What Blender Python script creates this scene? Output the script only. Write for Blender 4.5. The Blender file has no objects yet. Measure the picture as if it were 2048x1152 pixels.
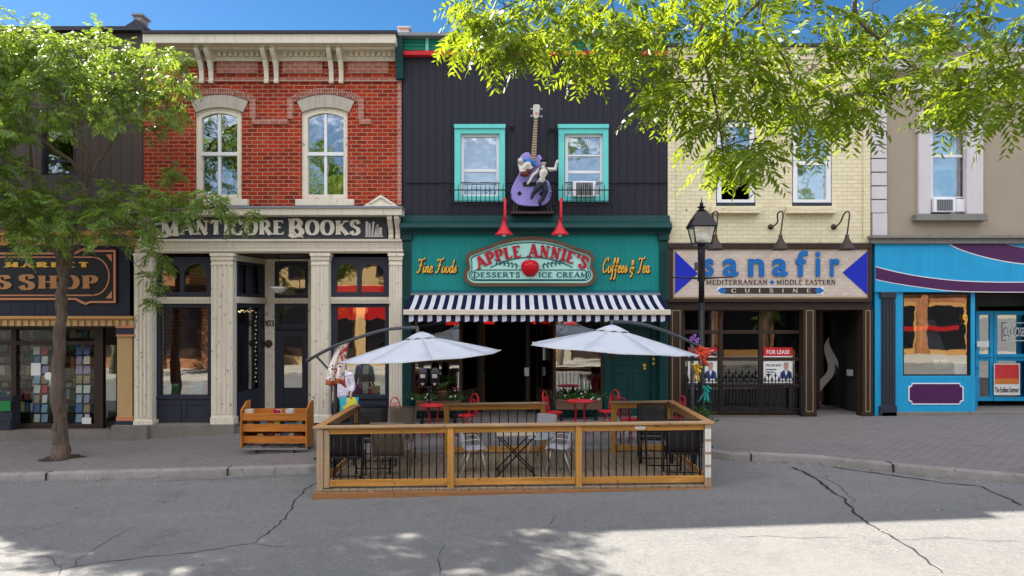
import bpy, bmesh, math, random
from mathutils import Vector, Matrix
random.seed(7)
rad = math.radians
SC = bpy.context.scene
COL = SC.collection

# ------------------------------------------------------------------ camera
H0 = 3.0
cam_d = bpy.data.cameras.new('camera')
cam = bpy.data.objects.new('camera', cam_d); COL.objects.link(cam)
cam.location = (0, 0, H0); cam.rotation_euler = (rad(90), 0, 0)
cam_d.sensor_width = 36; cam_d.lens = 24; cam_d.shift_y = 54 / 2048
cam_d.clip_start = .05; cam_d.clip_end = 3000
SC.camera = cam

# ------------------------------------------------------------------ light
SUN = Vector((-1.3, 1.0, 1.33)).normalized()          # towards the sun: behind the row, to the left
el = math.asin(SUN.z)
world = bpy.data.worlds.new('World'); SC.world = world
world.use_nodes = True
wn = world.node_tree
bg = wn.nodes['Background']
sky = wn.nodes.new('ShaderNodeTexSky'); sky.sky_type = 'NISHITA'; sky.sun_disc = False
sky.sun_elevation = el; sky.sun_rotation = math.atan2(SUN.x, SUN.y)
sky.air_density = 1.0; sky.dust_density = .1; sky.ozone_density = 3.0
# clear deep blue over the row, bright unseen cloud added behind the camera as fill light
def wnode(t, **kw):
    n = wn.nodes.new('ShaderNode' + t)
    for k, v in kw.items(): setattr(n, k, v)
    return n
wc = wnode('TexCoord'); hs_ = wnode('HueSaturation'); hs_.inputs['Saturation'].default_value = 1.3; hs_.inputs['Value'].default_value = .37
wn.links.new(sky.outputs[0], hs_.inputs['Color'])
wm = wnode('Mapping'); wm.inputs['Scale'].default_value = (2.2, 2.2, 5.5); wn.links.new(wc.outputs['Generated'], wm.inputs[0])
wz = wnode('TexNoise'); wz.inputs['Scale'].default_value = 1.0; wz.inputs['Detail'].default_value = 7; wz.inputs['Roughness'].default_value = .62; wn.links.new(wm.outputs[0], wz.inputs[0])
wr = wnode('ValToRGB'); wr.color_ramp.elements[0].position = .38; wr.color_ramp.elements[1].position = .68; wn.links.new(wz.outputs[0], wr.inputs[0])
wx = wnode('SeparateXYZ'); wn.links.new(wc.outputs['Generated'], wx.inputs[0])
wy = wnode('MapRange'); wy.inputs[1].default_value = .3; wy.inputs[2].default_value = -.45; wy.inputs[3].default_value = .0; wy.inputs[4].default_value = .95; wn.links.new(wx.outputs[1], wy.inputs[0])
wf = wnode('Math', operation='MULTIPLY'); wn.links.new(wr.outputs[0], wf.inputs[0]); wn.links.new(wy.outputs[0], wf.inputs[1])
wz2 = wnode('MapRange'); wz2.inputs[1].default_value = .24; wz2.inputs[2].default_value = .42; wz2.inputs[3].default_value = .12; wn.links.new(wx.outputs[2], wz2.inputs[0])
wf2 = wnode('Math', operation='MULTIPLY'); wn.links.new(wf.outputs[0], wf2.inputs[0]); wn.links.new(wz2.outputs[0], wf2.inputs[1])
wmix = wnode('Mix', data_type='RGBA'); wn.links.new(wf2.outputs[0], wmix.inputs[0]); wn.links.new(hs_.outputs[0], wmix.inputs[6]); wmix.inputs[7].default_value = (19, 18.6, 19, 1)
wn.links.new(wmix.outputs[2], bg.inputs[0]); bg.inputs[1].default_value = .052
sun_d = bpy.data.lights.new('sun', 'SUN'); sun_d.energy = 2.7; sun_d.angle = rad(.5)
sun_d.color = (1, .93, .82)
sun = bpy.data.objects.new('sun', sun_d); COL.objects.link(sun)
sun.rotation_euler = SUN.to_track_quat('Z', 'Y').to_euler(); sun.location = (-30, 40, 40)
SC.view_settings.view_transform = 'Standard'; SC.view_settings.look = 'None'
SC.view_settings.exposure = 2.85; SC.view_settings.gamma = 1
SC.cycles.max_bounces = 8; SC.cycles.diffuse_bounces = 4; SC.cycles.transparent_max_bounces = 12
SC.cycles.use_denoising = True

# ------------------------------------------------------------------ pixel <-> world
FP = 1365.33
def X(px, Y=17.0): return (px - 1024) * Y / FP
def Z(py, Y=17.0): return H0 - (py - 630) * Y / FP
def P(px, py, Y=17.0): return (X(px, Y), Y, Z(py, Y))

# ------------------------------------------------------------------ materials
class NT:
    def __init__(s, name):
        s.m = bpy.data.materials.new(name); s.m.use_nodes = True
        s.t = s.m.node_tree; s.bsdf = s.t.nodes['Principled BSDF']; s.out = s.t.nodes['Material Output']
        s.co = s.t.nodes.new('ShaderNodeTexCoord').outputs['Object']
    def n(s, typ, props=None, **inp):
        nd = s.t.nodes.new('ShaderNode' + typ)
        for k, v in (props or {}).items(): setattr(nd, k, v)
        for k, v in inp.items():
            s.set(nd.inputs[int(k[1:])] if k[0] == '_' and k[1:].isdigit() else nd.inputs[k.replace('_', ' ')], v)
        return nd
    def set(s, sock, v):
        if isinstance(v, bpy.types.NodeSocket): s.t.links.new(v, sock)
        elif isinstance(v, bpy.types.Node): s.t.links.new(v.outputs[0], sock)
        else:
            if sock.type == 'RGBA' and len(v) == 3: v = (*v, 1)
            sock.default_value = v
    def noise(s, scale, detail=4, rough=.6, vec=None, dist=0):
        return s.n('TexNoise', Vector=vec or s.co, Scale=scale, Detail=detail, Roughness=rough, Distortion=dist).outputs[0]
    def ramp(s, fac, a, b, ca=(0, 0, 0), cb=(1, 1, 1)):
        r = s.n('ValToRGB', Fac=fac); e = r.color_ramp.elements
        e[0].position = a; e[1].position = b; e[0].color = (*ca, 1); e[1].color = (*cb, 1)
        return r.outputs[0]
    def mix(s, fac, a, b, mode='MIX'):
        nd = s.n('Mix', {'data_type': 'RGBA', 'blend_type': mode})
        s.set(nd.inputs[0], fac); s.set(nd.inputs[6], a); s.set(nd.inputs[7], b)
        return nd.outputs[2]
    def math(s, op, a, b=0.0, c=0.0):
        nd = s.n('Math', {'operation': op}); s.set(nd.inputs[0], a); s.set(nd.inputs[1], b); s.set(nd.inputs[2], c)
        return nd.outputs[0]
    def bump(s, h, strength=.3, dist=.01):
        return s.n('Bump', Height=h, Strength=strength, Distance=dist).outputs[0]
    def xyz(s):
        nd = s.n('SeparateXYZ', Vector=s.co); return nd.outputs[0], nd.outputs[1], nd.outputs[2]
    def vec(s, a, b, c=0.0): return s.n('CombineXYZ', X=a, Y=b, Z=c).outputs[0]

def mulc(c, k): return tuple(min(1, v * k) for v in c)
def paint(name, c, rough=.55, var=.18, scale=2.2, bump=.15, metal=0, streak=0, chip=None, chipamt=.62, fine=60, spec=.22, grime=0):
    t = NT(name)
    col = t.mix(t.noise(scale, 5), mulc(c, 1 - var), mulc(c, 1 + var))
    col = t.mix(t.math('MULTIPLY', t.noise(fine, 3), .35 if var else 0), col, mulc(c, .62))
    if streak:
        x, y, z = t.xyz()
        sv = t.noise(1, 4, .6, t.vec(t.math('MULTIPLY', x, 14), t.math('MULTIPLY', y, 14), t.math('MULTIPLY', z, .9)))
        col = t.mix(t.math('MULTIPLY', t.ramp(sv, .5, .8), streak), col, mulc(c, .35))
    if chip:
        f = t.ramp(t.noise(9, 8, .7), chipamt, chipamt + .04)
        col = t.mix(f, col, chip)
    if grime:
        col = t.mix(t.math('MULTIPLY', t.ramp(t.noise(.9, 6, .65), .45, .75), grime), col, mulc(c, .45))
    t.set(t.bsdf.inputs['Base Color'], col)
    t.set(t.bsdf.inputs['Roughness'], t.math('ADD', t.math('MULTIPLY', t.noise(fine * .4, 3), .25), rough - .12))
    t.bsdf.inputs['Metallic'].default_value = metal
    t.bsdf.inputs['Specular IOR Level'].default_value = spec
    if bump: t.set(t.bsdf.inputs['Normal'], t.bump(t.noise(fine, 4), bump, .004))
    return t.m

def brick_mat(name, c1, c2, mortar, bw=.26, rh=.098, ms=.011, wear=(.5, .42, .34), wearamt=.25, soot=.35, paintchip=None):
    t = NT(name); x, y, z = t.xyz()
    jit = t.math('MULTIPLY', t.math('SUBTRACT', t.noise(2.5, 3), .5), .02)
    v = t.vec(t.math('ADD', x, y), t.math('ADD', z, jit))
    b = t.n('TexBrick', Vector=v, Color1=c1, Color2=c2, Mortar=mortar, Scale=1.0, Bias=-.1)
    b.inputs['Mortar Size'].default_value = ms; b.inputs['Mortar Smooth'].default_value = .25
    b.inputs['Brick Width'].default_value = bw; b.inputs['Row Height'].default_value = rh
    col = t.mix(t.math('MULTIPLY', t.noise(22, 5, .7), .55), b.outputs[0], mulc(c1, .55), 'MULTIPLY')
    col = t.mix(.55, b.outputs[0], col)
    col = t.mix(t.math('MULTIPLY', t.ramp(t.noise(.8, 6, .7), .52, .8), wearamt), col, wear)
    col = t.mix(t.math('MULTIPLY', t.ramp(t.noise(.55, 6, .7), .42, .75), soot), col, mulc(c1, .35))
    if paintchip:
        sp = t.ramp(t.noise(2.6, 9, .75), .635, .65)
        col = t.mix(sp, col, paintchip)
    t.set(t.bsdf.inputs['Base Color'], col); t.bsdf.inputs['Roughness'].default_value = .85; t.bsdf.inputs['Specular IOR Level'].default_value = .15
    hgt = t.math('ADD', t.math('MULTIPLY', b.outputs[1], -1.0), t.math('MULTIPLY', t.noise(45, 4), .35))
    t.set(t.bsdf.inputs['Normal'], t.bump(hgt, .6, .012))
    return t.m

def wood_mat(name, c, axis='x', rough=.6, dark=.5, grey=0, freq=1.0):
    t = NT(name); x, y, z = t.xyz()
    k = {'x': (1.2, 26, 26), 'y': (26, 1.2, 26), 'z': (26, 26, 1.2)}[axis]
    v = t.vec(t.math('MULTIPLY', x, k[0] * freq), t.math('MULTIPLY', y, k[1] * freq), t.math('MULTIPLY', z, k[2] * freq))
    g = t.noise(1, 5, .65, v, .6)
    col = t.mix(t.ramp(g, .35, .7), mulc(c, 1.12), mulc(c, dark))
    col = t.mix(t.ramp(t.noise(1.3, 3), .3, .8), col, mulc(c, .72))
    knots = t.ramp(t.noise(8, 2, .5), .66, .72)
    col = t.mix(t.math('MULTIPLY', knots, .7), col, mulc(c, .25))
    if grey: col = t.mix(t.math('MULTIPLY', t.ramp(t.noise(3, 5), .35, .65), grey), col, (.26, .24, .21))
    t.set(t.bsdf.inputs['Base Color'], col); t.bsdf.inputs['Roughness'].default_value = rough; t.bsdf.inputs['Specular IOR Level'].default_value = .25
    t.set(t.bsdf.inputs['Normal'], t.bump(g, .25, .004))
    return t.m

def glass_mat(name, refl=.3, tint=(.93, .96, .95), wav=.02, scale=1.6, graze=.6):
    t = NT(name)
    nrm = t.bump(t.noise(scale, 2, .4), wav, .35)
    lw = t.n('LayerWeight', Blend=.35, Normal=nrm).outputs[0]
    f = t.math('ADD', t.math('MULTIPLY', lw, graze), refl)
    tr = t.n('BsdfTransparent', Color=tint); gl = t.n('BsdfGlossy', Color=(1, 1, 1), Roughness=.01, Normal=nrm)
    ms = t.n('MixShader'); t.set(ms.inputs[0], f); t.set(ms.inputs[1], tr); t.set(ms.inputs[2], gl)
    t.t.links.new(ms.outputs[0], t.out.inputs[0]); t.t.nodes.remove(t.bsdf)
    return t.m

def leaf_mat(name, c, tc, gloss=.35):
    t = NT(name)
    oi = t.noise(1.1, 3); v = t.noise(17, 2)
    w_ = t.ramp(t.noise(9, 2, .6), .36, .62)
    col = t.mix(oi, mulc(c, .7), mulc(c, 1.25)); tcol = t.mix(v, mulc(tc, .7), mulc(tc, 1.2)); tcol = t.mix(w_, mulc(tc, .38), tcol)
    df = t.n('BsdfPrincipled'); t.set(df.inputs['Base Color'], col); df.inputs['Roughness'].default_value = gloss; df.inputs['Specular IOR Level'].default_value = .28
    tl = t.n('BsdfTranslucent', Color=tcol)
    ms = t.n('MixShader'); ms.inputs[0].default_value = .5
    t.set(ms.inputs[1], df); t.set(ms.inputs[2], tl)
    t.t.links.new(ms.outputs[0], t.out.inputs[0]); t.t.nodes.remove(t.bsdf)
    return t.m

def emit_mat(name, c, s):
    t = NT(name); e = t.n('Emission', Color=c, Strength=s)
    t.t.links.new(e.outputs[0], t.out.inputs[0]); t.t.nodes.remove(t.bsdf); return t.m

def cloth_mat(name, c, transl=.25, var=.06):
    t = NT(name); col = t.mix(t.noise(2.5, 4), mulc(c, 1 - var), mulc(c, 1 + var))
    nb = t.bump(t.noise(2.2, 5, .6, None, 1.2), .35, .05); df = t.n('BsdfDiffuse', Color=col, Normal=nb); tl = t.n('BsdfTranslucent', Color=col)
    ms = t.n('MixShader'); ms.inputs[0].default_value = transl
    t.set(ms.inputs[1], df); t.set(ms.inputs[2], tl)
    t.t.links.new(ms.outputs[0], t.out.inputs[0]); t.t.nodes.remove(t.bsdf); return t.m

M = {}
M['red_brick'] = brick_mat('red_brick', (.41, .04, .012), (.17, .018, .01), (.42, .24, .16), wearamt=.4, soot=.55, wear=(.5, .2, .12))
M['arch_brick'] = brick_mat('arch_brick', (.32, .07, .04), (.2, .045, .03), (.4, .3, .25), bw=.06, rh=.5)
M['pale_brick'] = brick_mat('pale_brick', (.42, .17, .12), (.34, .1, .07), (.45, .36, .3), wearamt=.6)
M['yellow_brick'] = brick_mat('yellow_brick', (.76, .68, .47), (.69, .61, .41), (.56, .49, .34), ms=.007, soot=.12, wear=(.5, .43, .28), paintchip=(.2, .1, .08))
M['stone'] = paint('weathered_stone', (.42, .37, .31), .9, .2, 6, .4, streak=.45)
M['plinth'] = paint('plinth_concrete', (.2, .18, .155), .95, .3, 5, .5, grime=.5)
M['cream'] = paint('cream_paint', (.62, .56, .45), .6, .08, 2, .12, streak=.35, chip=(.3, .26, .22), chipamt=.66)
M['cream_worn'] = paint('worn_cream_paint', (.72, .66, .54), .7, .1, 2, .2, streak=.3, chip=(.28, .24, .2), chipamt=.6)
M['slate'] = paint('slate_paint', (.03, .034, .05), .45, .15, 3, .1, grime=.2)
M['slate_sign'] = paint('slate_sign_paint', (.045, .048, .06), .6, .3, 3, .1, streak=.2, chip=(.12, .12, .12), chipamt=.68)
M['white'] = paint('white_vinyl', (.72, .72, .74), .4, .04, 2, .02, grime=.15)
M['teal_trim'] = paint('aqua_trim_paint', (.13, .56, .52), .5, .08, 2, .08, streak=.15)
M['teal'] = paint('teal_paint', (.006, .22, .205), .55, .16, 1.2, .1, streak=.3, grime=.25, chip=(.1, .2, .2), chipamt=.75)
M['teal_blue'] = paint('blue_teal_paint', (.006, .11, .17), .5, .12, 1.2, .08)
M['green'] = paint('dark_green_paint', (.006, .045, .045), .45, .2, 2, .1, chip=(.16, .18, .18), chipamt=.72)
M['kelly'] = paint('frieze_green_paint', (.006, .2, .12), .5, .15, 2, .08, streak=.2)
M['kelly_light'] = paint('pale_green_paint', (.16, .5, .38), .5, .1, 2, .08)
M['red'] = paint('red_paint', (.52, .018, .028), .4, .1, 3, .05)
M['navy_board'] = paint('charcoal_board_paint', (.018, .018, .027), .6, .16, 1.3, .15, streak=.25, chip=(.2, .2, .22), chipamt=.76)
M['brown_board'] = paint('brown_board_paint', (.085, .066, .06), .65, .16, 1.3, .15, streak=.35)
M['navy_fascia'] = paint('navy_fascia_paint', (.014, .018, .034), .5, .2, 1.3, .12)
M['black'] = paint('black_metal', (.012, .012, .014), .42, .2, 4, .1)
M['black_gloss'] = paint('black_gloss', (.01, .01, .013), .25, .1, 4, .03)
M['grey_metal'] = paint('grey_metal', (.3, .3, .31), .45, .1, 4, .05, metal=.6)
M['graphite'] = paint('graphite_metal', (.06, .065, .075), .4, .1, 4, .05)
M['flashing'] = paint('roof_flashing', (.2, .22, .24), .45, .15, 3, .05)
M['dark_flashing'] = paint('dark_flashing', (.03, .03, .04), .5, .15, 3, .05)
M['brown'] = paint('brown_paint', (.038, .022, .016), .5, .25, 2, .12, grime=.3)
M['bronze'] = paint('bronze_paint', (.05, .035, .028), .5, .2, 5, .05)
M['gold'] = paint('gold_paint', (.75, .42, .06), .4, .1, 8, .05)
M['gold_dull'] = paint('dull_gold_paint', (.27, .19, .1), .5, .15, 8, .05)
M['copper'] = paint('copper_leaf', (.42, .2, .08), .4, .25, 12, .1)
M['tan'] = paint('tan_paint', (.48, .32, .15), .6, .1, 3, .1, streak=.15)
M['ochre'] = paint('ochre_trim_paint', (.5, .27, .09), .6, .12, 3, .1)
M['salmon'] = paint('salmon_paint', (.55, .22, .11), .5, .1, 3, .05)
M['stucco'] = paint('tan_stucco', (.33, .275, .205), .95, .07, 1.2, .45, grime=.15, fine=120)
M['lilac'] = paint('lilac_white_stucco', (.56, .52, .53), .9, .07, 2, .3, streak=.18, fine=120)
M['grey_trim'] = paint('grey_stone_trim', (.2, .19, .175), .85, .2, 2, .25, streak=.5)
M['blue'] = paint('bright_blue_paint', (.014, .31, .57), .5, .1, 1.2, .08, streak=.25, grime=.3, chip=(.2, .3, .36), chipamt=.73)
M['purple'] = paint('purple_paint', (.07, .014, .075), .45, .08, 2, .05)
M['bluepale'] = paint('sign_blue_paint', (.012, .025, .42), .4, .2, 2, .03)
M['letter_blue'] = paint('letter_blue_paint', (.015, .14, .42), .35, .08, 2, .03)
M['white_paint'] = paint('white_sign_paint', (.74, .74, .72), .5, .05, 3, .03)
M['mint'] = paint('mint_sign_paint', (.38, .67, .6), .45, .05, 3, .04)
M['sign_red'] = paint('sign_red_paint', (.4, .012, .03), .4, .15, 5, .05)
M['apple_red'] = paint('apple_red_gloss', (.5, .006, .015), .2, .25, 6, .0)
M['sign_green'] = paint('sign_dark_teal', (.006, .09, .1), .45, .1, 5, .03)
M['rust_wood'] = wood_mat('carved_sign_frame_wood', (.13, .07, .04), 'x', .6, .4)
M['rail_x'] = wood_mat('stained_wood_along_x', (.58, .28, .065), 'x')
M['rail_y'] = wood_mat('stained_wood_along_y', (.54, .26, .075), 'y', grey=.3)
M['rail_z'] = wood_mat('stained_wood_along_z', (.58, .29, .07), 'z')
M['post_pale'] = wood_mat('weathered_post_wood', (.5, .34, .2), 'z', .75, .6, grey=.5)
M['cap_x'] = wood_mat('rail_cap_wood', (.5, .3, .13), 'x', .7, .55, grey=.55)
M['deck_wood'] = wood_mat('deck_board_wood', (.3, .215, .13), 'y', .75, .6, grey=.5)
M['fascia_wood'] = wood_mat('deck_fascia_wood', (.36, .17, .07), 'x', .7, .6)
M['cart_wood'] = wood_mat('cart_wood', (.5, .17, .028), 'x', .5)
M['cart_wood_z'] = wood_mat('cart_side_wood', (.52, .19, .032), 'z', .5)
M['glass'] = glass_mat('shop_glass', .13, wav=.005)
M['glass_up'] = glass_mat('old_wavy_glass', .3, wav=.03, scale=2.4)
M['glass_dark'] = glass_mat('tinted_glass', .035, (.6, .62, .64), wav=.004)
M['glass_clear'] = glass_mat('clear_glass', .0, wav=.004, graze=.25)
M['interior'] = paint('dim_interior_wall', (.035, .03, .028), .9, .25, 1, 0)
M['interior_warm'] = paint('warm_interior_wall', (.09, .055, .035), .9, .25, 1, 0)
M['curtain'] = cloth_mat('curtain_cloth', (.62, .66, .72), .2)
M['blind'] = paint('blind_panel', (.6, .64, .68), .7, .05, 2, 0)
M['amber_cloth'] = cloth_mat('amber_drape', (.6, .3, .04), .2, .3)
M['bulb'] = emit_mat('warm_bulb', (1, .72, .35), .35)
M['red_glow'] = emit_mat('red_lamp_glow', (1, .015, .01), .07)  # parlour lamp shades, and glowing stand-ins for red window reflections
M['orange_glow'] = emit_mat('orange_lamp_glow', (1, .16, .05), .12)  # glow standing in for an orange reflection in the bookshop glass
M['frosted'] = paint('frosted_lamp_glass', (.75, .74, .7), .3, .05, 4, 0)
M['canopy'] = cloth_mat('white_canopy_cloth', (.55, .58, .63), .15, .13)
M['awn_white'] = cloth_mat('awning_white_cloth', (.55, .57, .6), .1, .12)
M['awn_navy'] = cloth_mat('awning_navy_cloth', (.012, .014, .045), .05, .2)
M['bark'] = None
M['paper'] = paint('paper', (.7, .69, .65), .8, .05, 9, 0)
M['soil'] = paint('soil', (.05, .035, .025), .95, .3, 20, .4)
M['terracotta'] = paint('terracotta', (.14, .07, .045), .8, .15, 6, .1)
M['skin'] = paint('skin', (.48, .27, .19), .5, .06, 8, .02)
M['hair_grey'] = paint('grey_hair', (.26, .23, .21), .6, .25, 60, .3)
M['sling'] = paint('charcoal_sling_fabric', (.04, .036, .038), .7, .1, 3, .25, fine=200)
M['sling_taupe'] = paint('taupe_sling_fabric', (.16, .125, .1), .7, .1, 3, .25, fine=200)
M['taupe_metal'] = paint('taupe_metal', (.2, .15, .11), .45, .1, 3, .05)
M['plastic'] = paint('pale_grey_plastic', (.5, .5, .53), .45, .06, 3, .03)
M['lilac_body'] = paint('lilac_lacquer', (.3, .25, .6), .3, .14, 2.5, .05, grime=.2)
M['sil'] = paint('silver_paint', (.5, .47, .42), .35, .2, 14, .1, metal=.3)
M['fret'] = paint('fretboard_wood', (.22, .13, .06), .5, .3, 20, .1)
def rgb(name, c, rough=.5, var=.1): 
    if name not in M: M[name] = paint(name, c, rough, var, 4, .02)
    return M[name]

def bark_mat():
    t = NT('tree_bark'); x, y, z = t.xyz()
    v = t.vec(t.math('MULTIPLY', x, 22), t.math('MULTIPLY', y, 22), t.math('MULTIPLY', z, 4))
    g = t.noise(1, 6, .7, v, .8)
    col = t.mix(t.ramp(g, .3, .7), (.035, .024, .017), (.17, .125, .09))
    col = t.mix(t.math('MULTIPLY', t.ramp(t.noise(1.4, 4), .5, .8), .5), col, (.12, .11, .085))
    t.set(t.bsdf.inputs['Base Color'], col); t.bsdf.inputs['Roughness'].default_value = .95
    t.set(t.bsdf.inputs['Normal'], t.bump(g, .9, .03)); return t.m
M['bark'] = bark_mat()
M['twig'] = paint('twig_bark', (.1, .055, .03), .85, .2, 9, .3)
M['leaf_far'] = leaf_mat('locust_leaf_street', (.13, .22, .045), (.36, .5, .05), .35)
M['leaf_near'] = leaf_mat('locust_leaf_overhead', (.075, .15, .014), (.4, .5, .02), .4)
M['leaf_plant'] = leaf_mat('planter_leaf', (.05, .13, .025), (.14, .26, .04))
M['petal'] = paint('white_petal', (.75, .72, .72), .7, .05, 9, 0)

def asphalt_mat():
    t = NT('asphalt')
    a = t.noise(.35, 5, .65); b = t.noise(140, 3, .8); c = t.noise(3.2, 5, .7)
    x, y, z = t.xyz()
    lanes = t.noise(1, 4, .6, t.vec(t.math('MULTIPLY', x, .12), t.math('MULTIPLY', y, 1.3), 0.0))
    col = t.mix(a, (.13, .131, .133), (.172, .17, .165))
    col = t.mix(t.math('MULTIPLY', t.ramp(c, .45, .75), .65), col, (.1, .106, .108))
    col = t.mix(t.math('MULTIPLY', t.ramp(lanes, .45, .7), .55), col, (.205, .2, .19))
    col = t.mix(t.math('MULTIPLY', t.ramp(b, .4, .62), .55), col, (.29, .283, .268))
    col = t.mix(t.math('MULTIPLY', t.ramp(t.noise(48, 2, .8), .54, .64), .5), col, (.085, .085, .088))
    col = t.mix(t.math('MULTIPLY', t.ramp(t.noise(33, 2, .8), .6, .66), .5), col, (.31, .3, .285))
    # oil and damp stains
    col = t.mix(t.math('MULTIPLY', t.ramp(t.noise(.9, 7, .75), .55, .68), .5), col, (.085, .084, .083))
    spot = t.ramp(t.noise(5.5, 3, .6), .7, .76)
    col = t.mix(t.math('MULTIPLY', spot, .55), col, (.06, .06, .062))
    col = t.mix(t.math('MULTIPLY', t.ramp(t.noise(13, 6, .8), .42, .62), .45), col, (.105, .105, .107))
    col = t.mix(t.math('MULTIPLY', t.ramp(t.noise(24, 4, .8), .56, .64), .5), col, (.28, .275, .26))
    # worn patch repair with a soft edge
    pe = t.ramp(t.noise(.42, 3, .5), .56, .6)
    col = t.mix(t.math('MULTIPLY', pe, .35), col, (.2, .196, .19))
    t.set(t.bsdf.inputs['Base Color'], col); t.bsdf.inputs['Roughness'].default_value = .92
    t.bsdf.inputs['Specular IOR Level'].default_value = .25
    t.set(t.bsdf.inputs['Normal'], t.bump(t.math('ADD', b, t.noise(38, 3, .7)), .6, .012)); return t.m
M['asphalt'] = asphalt_mat()
def paver_mat():
    t = NT('brick_pavers'); x, y, z = t.xyz()
    wob = t.math('MULTIPLY', t.math('SUBTRACT', t.noise(1.2, 3), .5), .06)
    v = t.vec(t.math('ADD', x, wob), t.math('ADD', y, wob))
    b = t.n('TexBrick', Vector=v, Color1=(.185, .155, .147), Color2=(.14, .13, .13), Mortar=(.05, .047, .045), Scale=1.0)
    b.inputs['Mortar Size'].default_value = .009; b.inputs['Mortar Smooth'].default_value = .3
    b.inputs['Brick Width'].default_value = .24; b.inputs['Row Height'].default_value = .12
    col = t.mix(t.math('MULTIPLY', t.ramp(t.noise(.7, 6, .7), .4, .75), .55), b.outputs[0], (.17, .16, .155))
    col = t.mix(t.math('MULTIPLY', t.ramp(t.noise(1.6, 6, .7), .56, .75), .5), col, (.06, .056, .055))
    col = t.mix(t.math('MULTIPLY', t.ramp(t.noise(60, 3, .8), .45, .7), .35), col, (.22, .2, .19))
    t.set(t.bsdf.inputs['Base Color'], col); t.bsdf.inputs['Roughness'].default_value = .9
    t.set(t.bsdf.inputs['Normal'], t.bump(t.math('ADD', t.math('MULTIPLY', b.outputs[1], -1.0), t.noise(50, 3)), .5, .008)); return t.m
M['paver'] = paver_mat()
M['kerb'] = paint('kerb_concrete', (.26, .245, .23), .95, .35, 5, .9, grime=.7, chip=(.14, .13, .12), chipamt=.6, fine=50)
M['far_concrete'] = paint('far_pavement_concrete', (.42, .39, .34), .9, .15, 2, .3, grime=.2)
M['crack'] = paint('crack_filler', (.035, .033, .033), .9, .2, 20, .3)
def tile_mat():
    t = NT('travertine_tile'); x, y, z = t.xyz()
    b = t.n('TexBrick', Vector=t.vec(x, z), Color1=(.58, .47, .38), Color2=(.44, .35, .29), Mortar=(.3, .25, .21), Scale=1.0)
    b.inputs['Mortar Size'].default_value = .004; b.inputs['Brick Width'].default_value = .17; b.inputs['Row Height'].default_value = .085
    col = t.mix(t.math('MULTIPLY', t.noise(3, 5), .6), b.outputs[0], (.52, .45, .38))
    t.set(t.bsdf.inputs['Base Color'], col); t.bsdf.inputs['Roughness'].default_value = .6
    t.set(t.bsdf.inputs['Normal'], t.bump(b.outputs[1], .3, -.006)); return t.m
M['tile'] = tile_mat()
def dots_mat():
    t = NT('dotted_scarf_cloth')
    v = t.n('TexVoronoi', Vector=t.co, Scale=13.0).outputs[0]
    col = t.mix(t.ramp(v, .28, .32), (.03, .015, .015), (.72, .66, .6))
    blot = t.ramp(t.noise(5.5, 2), .52, .56)
    col = t.mix(blot, col, (.5, .03, .035))
    t.set(t.bsdf.inputs['Base Color'], col); t.bsdf.inputs['Roughness'].default_value = .85; return t.m
M['dots'] = dots_mat()
def blouse_mat():
    t = NT('floral_blouse_cloth')
    v = t.n('TexVoronoi', Vector=t.co, Scale=22.0)
    col = t.mix(t.ramp(v.outputs[0], .25, .4), (.28, .25, .42), (.72, .68, .74))
    t.set(t.bsdf.inputs['Base Color'], col); t.bsdf.inputs['Roughness'].default_value = .85; return t.m
M['blouse'] = blouse_mat()

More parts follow.
